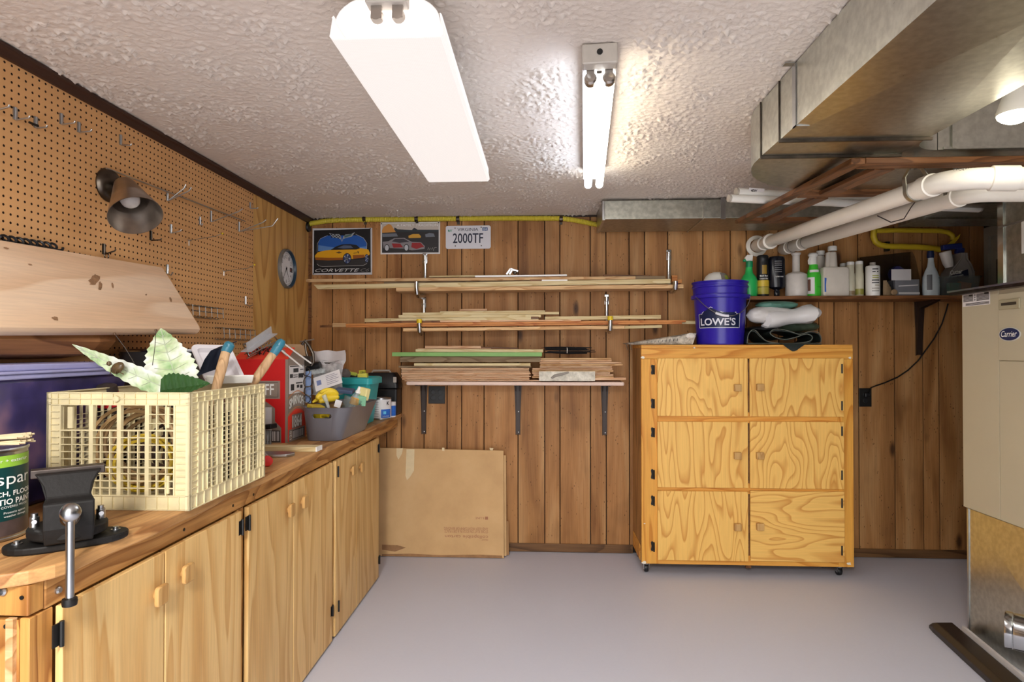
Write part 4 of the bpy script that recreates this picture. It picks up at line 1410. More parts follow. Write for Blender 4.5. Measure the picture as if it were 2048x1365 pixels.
def handtool(lab, pa, pb, pc_, blade, Y0, Y1):
    a, b, c = at(*pa, Y=Y0), at(*pb, Y=Y1), at(*pc_, Y=Y1 + .005)
    t = thing('hand_tool', lab, 'tool', a, 0, 'wood-handled tools in the crate')
    lo = a + (a - b) * .8
    G().tube([lo, a, a.lerp(b, .5), b], [.011, .0145, .0155, .0135], 16).build('handle', M['handle_wood'], t, True)
    d_ = (c - b).normalized()
    G().tube([b - d_ * .004, b + (c - b) * .35, b + (c - b) * .8, c], [.0145, .0165, .0155, .009], 16).tube([b + (c - b) * .6 + EY * -.014, b + (c - b) * .6 + EY * -.018], .004, 8).build('ferrule', plain('teal_ferrule', (50, 112, 132), .3), t, True)
    if blade:
        ps = [at(*q, Y=Y1 + .012 + .003 * i) for i, q in enumerate(blade)]
        side = Vector((.026, .012, .012))
        G().grid([[p_ + side * k + EY * .008 * (abs(k) - .5) for k in (-1, -.5, 0, .5, 1)] for p_ in ps], thick=.003).build('blade', plain('blue_black_steel', (34, 40, 56), .25, .6), t, True)


handtool('wooden-handled trowel with teal socket and black blade, in front of white tray', (436, 764), (452, 703), (462, 685), [(452, 690), (440, 694), (428, 712), (414, 745)], 1.81, 1.855)
handtool('wooden-handled tool with teal socket, tilting right over the red box', (508, 764), (548, 706), (566, 680), None, 2.015, 2.06)

# pail between crate and pegboard
pc = at(330, 702, Y=2.30)
t = thing('metal_pail', 'dark pail with a bright steel rim, behind the leaf ornament', 'pail', (pc.x, pc.y, BT))
hh = 1.372 - BT
G().lathe([(.115, .001), (.118, .004), (.150, hh - .01), (.147, hh - .01), (.115, .02), (0, .02)], (pc.x, pc.y, BT), None, 40).build('pail_body', plain('dark_enamel', (46, 44, 46), .35), t, True)
G().tube([(pc.x + .152 * math.cos(a), pc.y + .152 * math.sin(a), BT + hh - .006) for a in np.linspace(0, 2 * math.pi, 40, endpoint=False)], .006, 8, closed=True).build('pail_rim', M['chrome'], t, True)
# ================================================================== BENCH, FAR HALF
# red spirits carton
bx0, bx1, by0, by1 = -1.50, -1.185, 2.775, 2.985
hz = at(577, 719, X=bx1).z - BT
M['red'] = plain('red_print', (206, 30, 30), .45, speck=.03)
M['red2'] = plain('orange_red_print', (234, 70, 50), .45, speck=.03)
M['taupe'] = plain('taupe_print', (146, 130, 118), .5, speck=.04)
M['label_white'] = newmat('label_white', (226, 222, 222), .5)
M['ink'] = newmat('ink', (40, 38, 40), .5)
M['orange_line'] = newmat('orange_line', (206, 130, 74), .5)
t = thing('drinks_carton', 'tall red and grey drinks carton with open flaps behind the milk crate', 'carton', ((bx0 + bx1) / 2, (by0 + by1) / 2, BT))
g = G().box(bx0, bx1, by0, by1, BT + .0006, BT + .004)
for a in ((bx0, bx1, by0, by0 + .004), (bx0, bx1, by1 - .004, by1), (bx0, bx0 + .004, by0 + .004, by1 - .004), (bx1 - .004, bx1, by0 + .004, by1 - .004)):
    g.box(*a, BT + .004, BT + hz)
g.build('carton', M['taupe'], t)
G().loft([[(bx1 - .26, by0, BT + hz), (bx1, by0, BT + hz), (bx1, by0 + .003, BT + hz), (bx1 - .26, by0 + .003, BT + hz)],
          [(bx1 - .25, by0 + .10, BT + hz + .055), (bx1 - .01, by0 + .10, BT + hz + .055), (bx1 - .01, by0 + .104, BT + hz + .053), (bx1 - .25, by0 + .104, BT + hz + .053)]]).build('flap', M['red2'], t)
G().loft([[(bx1 - .001, by0 + .02, BT + hz), (bx1 - .001, by1 - .02, BT + hz), (bx1 - .004, by1 - .02, BT + hz), (bx1 - .004, by0 + .02, BT + hz)],
          [(bx1 - .05, by0 + .03, BT + hz + .045), (bx1 - .05, by1 - .03, BT + hz + .045), (bx1 - .053, by1 - .03, BT + hz + .044), (bx1 - .053, by0 + .03, BT + hz + .044)]]).build('flap', M['taupe'], t)
Ff = frame((bx1, by0, BT), (-1, 0, 0), (0, 0, 1))          # front face: u leftwards
lf2 = -.0008
flat([[(.012, .0), (.03, .0), (.03, .07), (.06, .1), (.06, .16), (.10, .19), (.30, .19), (.30, hz), (.012, hz)][::-1]], Ff, M['red'], t, 'red_field', .0008 if (Ff.to_3x3() @ EZ).y < 0 else -.0008)
sg = 1 if (Ff.to_3x3() @ EZ).y < 0 else -1
flat([[(.036, .205), (.30, .205), (.30, .288), (.036, .288)]], Ff, M['taupe'], t, 'name_panel', .0014 * sg)
flat(strip([(.046, .213), (.046, .280), (.30, .280)], .002) + strip([(.046, .213), (.30, .213)], .002), Ff, M['ink'], t, 'panel_border', .0018 * sg)
flat([[(.075, .06), (.30, .06), (.30, .165), (.075, .165)]], Ff, M['label_white'], t, 'white_label', .0014 * sg)
flat([[(.035, .004), (.14, .004), (.14, .058), (.035, .058)]], Ff, M['ink'], t, 'barcode_frame', .0014 * sg)
bars = []
u = .04
while u < .13:
    wd = random.choice((.002, .003, .005))
    bars.append([(u, .008), (u + wd, .008), (u + wd, .054), (u, .054)])
    u += wd + random.choice((.003, .004))
flat(bars, Ff, M['label_white'], t, 'barcode', .0018 * sg)
FR = frame((bx1 - .29, by0, BT), (1, 0, 0), (0, 0, 1))      # reading direction on the front
words('SMIRNOFF', frame((bx1 - .29, by0, BT + .222), (1, 0, 0), (0, 0, 1)), .225, .052, M['print_white'], t, .012, lift=.002)
words('VODKA', frame((bx1 - .215, by0, BT + .172), (1, 0, 0), (0, 0, 1)), .085, .013, M['print_white'], t, .01, lift=.002)
FS = frame((bx1, by0, BT), (0, 1, 0), (0, 0, 1))            # right face
W2 = by1 - by0
flat([[(.012, .225), (W2 - .02, .225), (W2 - .02, hz - .03), (.012, hz - .03)]], FS, M['label_white'], t, 'white_label', .0008)
pr = []
for (u0, v0, u1, v1) in ((.02, .352, .13, .356), (.14, .352, .18, .356), (.14, .335, .18, .339), (.06, .325, .12, .344), (.02, .30, .055, .318), (.06, .30, .11, .304), (.06, .31, .11, .314), (.12, .296, .18, .318), (.09, .27, .17, .276), (.10, .25, .13, .264), (.14, .246, .17, .262), (.03, .24, .07, .27)):
    pr.append([(u0, v0), (u1, v0), (u1, v1), (u0, v1)])
flat([[(u, v - (.0 if True else 0)) for u, v in q] for q in pr if max(v for _, v in q) < hz - .03], FS, M['ink'], t, 'label_print', .0013)
band = []
for k in range(14):
    s0, s1 = k / 14, (k + 1) / 14
    hgt_ = lambda s: .03 * math.sin(math.pi * s)
    band.append([(s0 * W2, hgt_(s0) + .120), (s1 * W2, hgt_(s1) + .120), (s1 * W2, 0.0 + .004), (s0 * W2, .004)])
flat(band, FS, M['red2'], t, 'red_field', .0008)
flat([[(.045, .060), (W2 - .045, .060), (W2 - .045, .125), (.045, .125)]], FS, M['taupe'], t, 'year_panel', .0012)
flat([[(.01, .002), (W2 - .01, .002), (W2 - .01, .058), (.01, .058)]], FS, M['taupe'], t, 'code_panel', .0012)
for dv in (.128, .205):
    flat(strip([(W2 * k / 14, dv + .03 * math.sin(math.pi * k / 14)) for k in range(15)], .004), FS, M['orange_line'], t, 'arch_line', .0014)
words('SMIRNOFF', FS, W2 - .03, .044, M['print_white'], t, .03, bend=lambda u, v: (u + .015, .148 + v + .026 * math.sin(math.pi * (u + .015) / W2)), lift=.0014)
words('1864', frame((bx1, by0 + .050, BT + .064), (0, 1, 0), (0, 0, 1)), W2 - .10, .056, M['print_white'], t, .03, lift=.0018)
flat([[(.05, .010), (W2 - .02, .010), (W2 - .02, .052), (.05, .052)]], FS, M['ink'], t, 'barcode_frame', .0016)
bars = []
u = .054
while u < W2 - .03:
    wd = random.choice((.003, .004, .006))
    bars.append([(u, .013), (u + wd, .013), (u + wd, .049), (u, .049)])
    u += wd + .004
flat(bars, FS, M['label_white'], t, 'barcode', .002)
words('120', frame((bx1, by0 + .042, BT + .012), (0, 0, 1), (0, -1, 0)), .038, .022, M['print_white'], t, .0, lift=.002)

# wire rack, rods and caulking gun lying on top of the carton
zt_ = BT + hz
t = thing('dish_rack', 'silver wire rack lying tilted on top of the red carton', 'rack', (-1.35, 2.95, zt_))
A, B, C_, D_ = at(486, 690, Y=2.72), at(540, 664, Y=2.95), at(556, 682, Y=2.95), at(497, 712, Y=2.72)
g = G()
G().tube([A, B, C_, D_], .0045, 8, closed=True).build('rim_wire', M['chrome'], t, True)
for k in range(1, 9):
    p, q_ = A.lerp(B, k / 9), D_.lerp(C_, k / 9)
    g.tube([p, p.lerp(q_, .5) + Vector((0, 0, -.035)), q_], .0026, 6)
for s in (.3, .7):
    g.tube([A.lerp(D_, s) + Vector((0, 0, -.028)), B.lerp(C_, s) + Vector((0, 0, -.028))], .0026, 6)
g.build('basket_wires', M['chrome'], t, True)
t2 = thing('metal_channel', 'bright folded sheet-metal channel on the wire rack', 'channel', B)
G().beam(at(492, 704, Y=2.68), at(545, 668, Y=2.92), .05, .004).beam(at(494, 696, Y=2.70), at(543, 662, Y=2.94), .004, .045).build('channel', plain('bright_sheet_metal', (206, 208, 212), .3, .35), t2)
for i, (p, q_) in enumerate((((566, 686), (622, 727)), ((558, 697), (605, 735)))):
    tag(G().beam(at(*p, Y=2.80), at(*q_, Y=2.74), .008, .004).build('metal_strip', M['white_enamel']), ('upper thin white metal strip sloping down over the red carton', 'lower thin white metal strip sloping down over the red carton')[i], 'strip')
g = G()
for i in range(26):
    a = at(random.uniform(500, 552), random.uniform(700, 713), Y=2.80 + random.uniform(0, .12))
    b = a + Vector((random.uniform(-.04, .04), random.uniform(-.03, .03), random.uniform(-.01, .03)))
    g.tube([a, a.lerp(b, .5) + Vector((0, .0, .012)), b], .0026, 5)
tag(g.build('cable_tangle', M['black_plastic'], None, True), 'tangle of thin black wires on top of the red carton', 'wires', kind='stuff')
tag(G().obox(at(590, 718, Y=3.08), (.11, .02, .15), (0, 0, .1)).build('cardboard_piece', plain('kraft', (176, 140, 104), .7)), 'small brown cardboard piece standing behind the red carton', 'cardboard')
t = thing('caulking_gun', 'dark steel caulking gun upright between the carton and the plastic bag', 'tool', at(618, 735, Y=3.05))
YQ = 2.98
q = lambda px, py, dy=0: at(px, py, Y=YQ + dy)
G().tube([q(600, 684), q(612, 682), q(628, 679)], .0035, 8).build('rod', M['steel'], t, True)
G().tube([q(604, 690), q(610, 682), q(618, 692), q(626, 708), q(627, 724), q(622, 732)], [.008, .009, .008, .008, .007, .006], 8).build('handle', M['dark_metal'], t, True)
G().tube([q(611, 688), q(612, 702), q(616, 716), q(611, 734)], .006, 8).build('trigger', M['dark_metal'], t, True)
G().beam(q(606, 722), q(622, 723), .02, .05).build('bracket', M['dark_metal'], t)
t = thing('black_tube', 'short black tube with a clear end, lying in front of the plastic bag', 'tube', q(628, 733))
G().tube([q(608, 737, .06), q(641, 731, .06)], .021, 18).build('tube', M['black_plastic'], t, True, .002)
G().tube([q(618, 746, .05), q(648, 741, .05)], .014, 14).build('clear_end', clear('clear_end_plastic', amount=.4), t, True)
t = thing('ring_chain', 'chain of thin dark rings hanging beside the red carton', 'rings', q(617, 800))
for i, (px, py, r_) in enumerate(((613, 744, .020), (616, 764, .026), (617, 783, .025), (614, 798, .020))):
    c = q(px, py, -.02)
    G().tube([c + Vector((r_ * .8 * math.cos(a), .006 * math.sin(a + i), r_ * math.sin(a))) for a in np.linspace(0, 2 * math.pi, 20, endpoint=False)], .0022, 6, closed=True).build('ring', M['dark_metal'], t, True)
tag(G().obox(q(612, 775, .03), (.05, .004, .16), (0, 0, .2)).build('blue_card', plain('blue_card', (128, 152, 196), .5)), 'pale blue card behind the hanging rings', 'card')
# zip bag with a grey part in it
t = thing('zip_bag', 'clear zip bag with grey stripes holding a pale plastic part', 'bag', at(660, 770, Y=3.12))
YB = 3.12
q = lambda px, py, dy=0: at(px, py, Y=YB + dy)
rows = []
for i, (ya, xa_, xb_) in enumerate(((702, 625, 690), (710, 626, 692), (722, 627, 692), (730, 629, 687), (745, 627, 684), (765, 625, 684), (790, 625, 686))):
    rows.append([q(xa_ + (xb_ - xa_) * k / 8, ya + (1.5 * math.sin(k * 1.3 + i)), -.012 * math.sin(k * .9 + i * .6) - (.02 if i > 2 else 0)) for k in range(9)])
G().grid(rows, .0015).build('bag_film', clear('zip_bag_film', (222, 220, 220), .2, .55), t, True)
G().grid([r_[:] for r_ in [[p_ + EY * -.004 for p_ in rows[0]], [p_ + EY * -.004 for p_ in rows[1]], [p_ + EY * -.004 for p_ in rows[2]]]], .001).build('gray_header', plain('gray_striped_film', (186, 178, 176), .4), t, True)
G().obox(q(655, 757, .015), (.135, .02, .115), (0, .05, .06)).build('pale_part', plain('pale_gray_plastic', (196, 188, 180), .45), t, bevel=.006)
G().lathe([(.018, 0), (.014, .006), (0, .007)], q(640, 739, .0), (math.pi / 2, 0, 0), 20, sy=1.2).build('round_recess', plain('warm_gray_plastic', (164, 154, 146), .5), t, True)
G().beam(q(632, 727, .0), q(676, 727, .0), .01, .008).beam(q(676, 727, .0), q(677, 748, .0), .01, .008, (1, 0, 0)).build('dark_edging', M['dark_metal'], t)
t = thing('instruction_card', 'white printed card with small blue block, leaning in the grey bin', 'card', at(655, 775, Y=2.98))
A, B, C_ = at(632, 784, Y=2.96), at(684, 766, Y=2.99), at(622, 760, Y=3.02)
F = frame(A, B - A, C_ - A)
wc_, hc_ = (B - A).length * 1.02, (C_ - A).length * 1.05
G().obox(F @ Vector((wc_ / 2, hc_ / 2, 0)), (wc_, hc_, .001), F).build('card', M['label_white'], t)
sgn = 1 if (F.to_3x3() @ EZ).y < 0 else -1
flat([[(.012, hc_ * .35), (.034, hc_ * .35), (.034, hc_ * .7), (.012, hc_ * .7)]], F, plain('print_blue', (120, 132, 176), .5), t, 'blue_block', .0015 * sgn)
flat([[(wc_ * .45, hc_ * v), (wc_ * e, hc_ * v), (wc_ * e, hc_ * (v + .035)), (wc_ * .45, hc_ * (v + .035))] for v, e in ((.8, .8), (.68, .9), (.56, .84), (.44, .92), (.3, .8), (.18, .88))], F, plain('print_gray', (140, 134, 150), .5), t, 'text_lines', .0015 * sgn)

# grey bin
M['bin'] = plain('slate_plastic', (108, 106, 112), .34, speck=.02)
t = thing('gray_bin', 'slate grey plastic bin with an oval handhole, full of odds and ends', 'bin', (-1.02, 3.05, BT))


def rect_ring(x0, x1, y0, y1, r_, z, n=6): return [Vector((a, b, z)) for a, b in rrect(x0, y0, x1, y1, r_, n)]


bh = .158
outer0 = rect_ring(-1.125, -.965, 2.835, 3.28, .045, BT + .001)
outer0b = rect_ring(-1.128, -.960, 2.832, 3.285, .045, BT + .006)
outer1 = rect_ring(-1.145, -.905, 2.805, 3.33, .07, BT + bh)
lip0 = rect_ring(-1.148, -.902, 2.802, 3.333, .07, BT + bh + .003)
lip1 = rect_ring(-1.143, -.907, 2.807, 3.328, .07, BT + bh + .003)
inn1 = rect_ring(-1.141, -.909, 2.809, 3.326, .07, BT + bh)
inn0 = rect_ring(-1.122, -.968, 2.838, 3.277, .045, BT + .006)
g = G().loft([outer0, outer0b, outer1, lip0, lip1, inn1, inn0], cap=False)
g.add(outer0, [tuple(range(len(outer0)))]).add(inn0, [tuple(range(len(inn0)))])
bino = g.build('bin_shell', M['bin'], t)
pa, pb = at(625, 835, Y=2.82), at(664, 835, Y=2.82)
zc_ = at(645, 833, Y=2.82).z
cut = G()
cap_ = [(pa.x + .012 + .012 * math.cos(a), zc_ + .012 * math.sin(a)) for a in np.linspace(math.pi / 2, 3 * math.pi / 2, 9)] + [(pb.x - .012 + .012 * math.cos(a), zc_ + .012 * math.sin(a)) for a in np.linspace(-math.pi / 2, math.pi / 2, 9)]
cut.prism(cap_, .06, frame((0, 2.84, 0), (1, 0, 0), (0, 0, 1)))
co = cut.build('cutter', M['bin'])
md = bino.modifiers.new('b', 'BOOLEAN')
md.object, md.operation = co, 'DIFFERENCE'
md.solver = 'EXACT'
# the cutter is in world space and the bin under its thing: both evaluate in world space
bpy.context.view_layer.update()
dg = bpy.context.evaluated_depsgraph_get()
me = bpy.data.meshes.new_from_object(bino.evaluated_get(dg))
bino.modifiers.clear()
bino.data = me
bpy.data.objects.remove(co)
me.polygons.foreach_set('use_smooth', [True] * len(me.polygons))
me.set_sharp_from_angle(angle=math.radians(35))
G().tube([(x, 2.8205 - (z - zc_) * .19, z) for x, z in cap_], .0022, 6, closed=True).build('handhole_rim', M['bin'], t, True)

q = lambda px, py, Y=2.95: at(px, py, Y=Y)
t = thing('work_gloves', 'crumpled yellow gloves lying on top of the grey bin', 'gloves', q(650, 805))
g = G()
for (pts, r_) in (([(632, 800), (640, 790), (655, 784), (668, 786), (676, 792)], [.012, .02, .026, .024, .014]), ([(636, 806), (650, 798), (664, 797), (680, 794)], [.010, .020, .022, .012]),
                  ([(640, 788), (646, 782), (660, 779), (672, 784)], [.008, .012, .012, .008]), ([(624, 806), (632, 801), (640, 797)], [.006, .009, .010])):
    g.tube([q(x, y, 2.92 + .02 * i) for i, (x, y) in enumerate(pts)], r_, 10)
g.build('gloves', plain('yellow_rubber', (238, 206, 54), .4), t, True, sub=1)
t = thing('yellow_caulk_tube', 'yellow tube lying in the grey bin, seen through its handhole', 'tube', q(636, 834, 2.875))
G().tube([(-1.105, 2.90, zc_ - .002), (-1.06, 2.885, zc_)], .022, 16).tube([(-1.06, 2.885, zc_), (-1.03, 2.88, zc_)], .012, 12).build('tube', M['yellow'], t, True)
t = thing('wooden_dowel', 'short brown wooden dowel beside the yellow tube in the bin', 'dowel', q(655, 834, 2.875))
G().tube([(-1.02, 2.93, zc_ - .005), (-.99, 2.87, zc_)], .018, 14).build('dowel', M['handle_wood'], t, True)
t = thing('clear_cup', 'clear plastic cup tilted in the grey bin', 'cup', q(706, 803, 3.0))
c = q(704, 806, 3.0)
Rc = _eul((-.25, .35, 0))
G().lathe([(.0, -.07), (.034, -.07), (.048, .02), (.050, .022), (.047, .02), (.033, -.066)], c, Rc, 28, cap=False).build('cup', clear('clear_cup_plastic', amount=.1), t, True)
t = thing('glue_bottle', 'small clear bottle with orange label and white nozzle, standing in the clear cup', 'bottle', c)
Rb = _eul((-.1, .28, 0))
c2 = q(711, 800, 3.0)
G().lathe([(.022, -.045), (.024, -.04), (.024, .012), (.020, .024), (.011, .032), (.011, .036)], c2, Rb, 20).build('bottle', clear('clear_bottle_plastic', amount=.3), t, True)
G().lathe([(.0244, -.025), (.0244, .010)], c2, Rb, 20, cap=False).build('orange_label', plain('orange_label', (232, 160, 30), .4), t, True)
G().lathe([(.013, .034), (.013, .044), (.008, .050), (.007, .066), (.004, .068), (0, .068)], c2, Rb, 16).build('nozzle', M['white'], t, True)
t = thing('wrapped_trowel', 'small putty knife wrapped in clear film across the yellow gloves', 'tool', q(652, 806))
G().tube([q(648, 792, 2.87), q(654, 806, 2.86), q(658, 820, 2.86)], [.012, .008, .007], 10).build('film', clear('wrap_film', amount=.35), t, True)
tag(G().obox(q(676, 808, 2.88), (.03, .004, .035), (0, .3, .2)).build('price_tag', M['label_white']), 'white price tag stuck to packet among the bin contents', 'tag')
for i, (px, py, s, nm, lab, rgb) in enumerate(((690, 782, (.09, .05, .02), 'blue_packet', 'dark blue packet lying behind the gloves in the grey bin', (70, 84, 112)), (722, 800, (.05, .06, .05), 'green_packet', 'green and white packet at the right end of the grey bin', (120, 176, 140)),
                                               (672, 812, (.08, .05, .03), 'brown_packet', 'brown packet low in the grey bin in front of the gloves', (140, 104, 62)), (632, 815, (.07, .05, .02), 'yellow_packet', 'flat yellow packet at the front left of the grey bin', (206, 176, 50)),
                                               (728, 788, (.03, .05, .06), 'cream_packet', 'cream packet between the clear cup and the teal bin', (226, 214, 150)))):
    tag(G().obox(q(px, py, 3.02 if i != 3 else 2.87), s, (.2, .1, .3 * i)).build(nm, plain(nm + '_print', rgb, .45), None, bevel=.004), lab, 'packet')
g = G()
g.box(-1.10, -.985, 2.86, 3.25, BT + .007, BT + .085)
tag(g.build('bin_liner', plain('dark_bin_contents', (62, 52, 44), .7, speck=.4, scale=40)), 'dark jumble of small hardware filling the bottom of the grey bin', 'hardware', kind='stuff')

# teal bin
t = thing('teal_bin', 'turquoise plastic bin with a folded rim, behind the grey bin', 'bin', (-1.13, 3.58, BT))
m = plain('turquoise_plastic', (48, 172, 176), .38, speck=.03)
rz_ = at(716, 768, Y=3.46).z
g = G().loft([rect_ring(-1.22, -1.03, 3.50, 3.67, .02, BT + .001), rect_ring(-1.255, -1.0, 3.47, 3.69, .025, rz_), rect_ring(-1.25, -1.005, 3.475, 3.685, .025, rz_), rect_ring(-1.216, -1.034, 3.504, 3.666, .02, BT + .008)], cap=False)
b_r = rect_ring(-1.22, -1.03, 3.50, 3.67, .02, BT + .001)
g.add(b_r, [tuple(range(len(b_r)))])
g.build('bin_shell', m, t, True)
G().loft([rect_ring(-1.275, -.985, 3.452, 3.705, .03, rz_ - .004), rect_ring(-1.275, -.985, 3.452, 3.705, .03, rz_ + .03), rect_ring(-1.262, -.995, 3.462, 3.695, .03, rz_ + .036), rect_ring(-1.25, -1.005, 3.474, 3.684, .025, rz_ + .034), rect_ring(-1.25, -1.005, 3.474, 3.684, .025, rz_ - .004)], cap=False).build('rim', m, t, True)
tag(G().box(-1.21, -1.05, 3.51, 3.66, BT + .009, rz_ - .01).build('bin_filling', M['black_plastic']), 'dark folded goods filling the turquoise bin', 'goods', kind='stuff')
q = lambda px, py, Y=3.56: at(px, py, Y=Y)
t = thing('yellow_box', 'bright yellow small box with black print on the teal bin', 'box', q(727, 752, 3.55))
ob_ = G().obox(q(726, 756, 3.55), (.056, .03, .05), (0, -.05, 0)).build('box', plain('lemon_card', (232, 226, 96), .45), t)
G().obox(q(725, 745, 3.56), (.036, .02, .024), (0, -.05, 0)).build('tab', plain('yellow_tab', (206, 200, 60), .45), t)
words('OBN', frame(q(721, 748, 3.547), (1, 0, .03), (0, 0, 1)), .026, .014, M['ink'], t, .01)
tag(G().obox(q(708, 753, 3.58), (.10, .05, .03), (0, .06, .2)).build('black_packet', M['black_plastic'], None, bevel=.004), 'black packet lying across the teal bin left of the yellow box', 'packet')
tag(G().obox(q(705, 748, 3.55), (.05, .02, .02), (0, .2, .2)).build('lime_packet', plain('lime_packet_print', (196, 206, 70), .45), None, bevel=.003), 'small lime packet on top of the black packet', 'packet')
g = G().lathe([(0, -.028), (.02, -.022), (.034, -.004), (.03, .014), (.014, .028), (0, .03)], q(690, 748, 3.50), (.3, .5, 0), 16)
tag(g.build('rag', plain('gray_rag', (112, 104, 100), .8, bump=.4), None, True), 'small grey rag bundled at the left of the teal bin', 'rag')

# black tool case, paint cans
t = thing('tool_case', 'black plastic tool case with a grey latch, standing at the bench end', 'tool case', (-1.08, 4.05, BT))
zt_ = at(760, 746, Y=3.99).z
zm = at(760, 777, Y=3.99).z
G().box(-1.19, -.968, 3.985, 4.12, BT + .001, zm - .002).build('case_bottom', M['black_plastic'], t, bevel=.012)
g = G().loft([rect_ring(-1.20, -.958, 3.978, 4.125, .02, zm), rect_ring(-1.20, -.958, 3.978, 4.125, .02, zm + .02), rect_ring(-1.185, -.972, 3.985, 4.12, .02, zm + .07), rect_ring(-1.165, -.99, 4.0, 4.11, .02, zt_)])
g.build('case_lid', M['black_plastic'], t, True, .003)
G().box(-.99, -.968, 3.974, 3.986, zm + .038, zm + .075).build('latch', M['lampgray'], t, bevel=.003)
G().tube([(-1.15, 4.04, zt_ - .004), (-1.14, 4.04, zt_ + .012), (-1.03, 4.04, zt_ + .012), (-1.02, 4.04, zt_ - .004)], .007, 8).build('case_handle', M['lampgray'], t, True)
cc = Vector((-1.02, 3.79, BT))
t = thing('primer_can', 'white and blue tin can with letter K near the bench end', 'can', cc)
r_, h_ = .063, at(763, 797, Y=3.74).z - BT
G().lathe([(r_ - .002, .0006), (r_ + .001, .002), (r_ + .001, .005), (r_ - .001, .007), (r_ - .001, h_ - .006), (r_ + .001, h_ - .004), (r_ + .001, h_), (r_ - .004, h_ - .001), (r_ - .007, h_ - .005), (0, h_ - .005)], cc, None, 40).build('can', M['steel'], t, True)
G().lathe([(r_, .010), (r_, h_ - .009)], cc, None, 40, cap=False).build('white_label', M['label_white'], t, True)


def patch(c, rr, a0, a1, z0, z1, mat, name, par, n=10):
    g = G()
    A = [math.radians(a0 + (a1 - a0) * k / n) for k in range(n + 1)]
    g.grid([[(c.x + rr * math.cos(a), c.y + rr * math.sin(a), z) for a in A] for z in (z0, z1)])
    return g.build(name, mat, par, True)


M['blue'] = plain('print_blue_bright', (44, 104, 196), .4)
patch(cc, r_ + .0006, -75, -10, BT + .012, BT + .012 + (h_ - .02) * .46, M['blue'], 'blue_panel', t)
patch(cc, r_ + .0010, -62, -46, BT + .035, BT + .052, plain('cyan_square', (110, 200, 236), .4), 'cyan_square', t, 4)
words('K', F0, .020, .024, M['ink'], t, .03, bend=canbend(cc, r_ + .0016, BT + h_ - .044, -42))
words('ULTRA PRIMER', F0, .045, .007, M['label_white'], t, .0, bend=canbend(cc, r_ + .0012, BT + .018, -66))
for k in range(7):
    patch(cc, r_ + .0007, -118, -88, BT + .02 + k * .014, BT + .026 + k * .014, plain('print_line_gray', (186, 182, 184), .5), 'print_line', t, 4)
cc = Vector((-.985, 3.90, BT))
t = thing('small_can', 'small blue and white can half hidden behind the larger white can', 'can', cc)
G().lathe([(.030, .0006), (.032, .003), (.032, .095), (.030, .098), (.026, .096), (0, .096)], cc, None, 28).build('can', M['label_white'], t, True)
G().lathe([(.0325, .01), (.0325, .075)], cc, None, 28, cap=False).build('blue_band', M['blue'], t, True)

# things in front of the carton
t = thing('wood_strip', 'flat wooden strip with a white end on the bench before the red carton', 'stick', (-1.1, 2.56, BT))
ze = at(642, 893, X=-.958).z
G().box(-1.28, -.962, 2.535, 2.60, BT + .0006, BT + .020).build('strip', M['lumber_pale'], t, bevel=.001, seg=1)
G().box(-.9615, -.957, 2.535, 2.60, BT + .0006, BT + .020).build('white_end', M['white'], t)
p = Vector((-1.0, 2.56, BT + .0206))
t = thing('wire_brush', 'black-backed wire brush standing against the red carton', 'brush', (-1.26, 2.69, BT))
G().beam((-1.36, 2.72, BT + .070), (-1.215, 2.70, BT + .088), .05, .022).build('brush_back', M['black_plastic'], t, bevel=.004)
g = G()
for i in range(60):
    x = -1.35 + .12 * random.random()
    y = 2.69 + .04 * random.random()
    g.tube([(x, y, BT + .066), (x + random.uniform(-.01, .01), y - .006 + random.uniform(-.008, .008), BT + .002)], .0011, 4)
g.build('bristles', M['steel'], t, True)
t = thing('hand_saw', 'flat round-nosed steel blade lying on the bench behind the red cap', 'blade', (-1.1, 2.42, BT))
ol = [(-1.30, 2.37), (-1.08, 2.385), (-1.03, 2.40), (-1.008, 2.43), (-1.02, 2.46), (-1.06, 2.475), (-1.30, 2.47)]
G().prism(ol, .012, frame((0, 0, BT + .0006), (1, 0, 0), (0, 1, 0))).build('blade', M['steel'], t, bevel=.003)
t = thing('marker', 'translucent marker with a bright red cap on the bench beside the crate', 'marker', (-1.09, 2.31, BT))
a = at(536, 921, Z=BT + .020) - EY * .01
dv = Vector((.55, -.80, 0)).normalized()
G().tube([a - dv * .10, a], .0185, 20).build('barrel', plain('gray_clear', (176, 168, 164), .25), t, True, .002)
G().tube([a + dv * .0005, a + dv * .02], [.0195, .0185], 20).build('cap', plain('bright_red', (220, 40, 36), .35), t, True, .002)
# ================================================================== BACK WALL
YW = D - .001
q = lambda px, py, Y=YW: at(px, py, Y=Y)
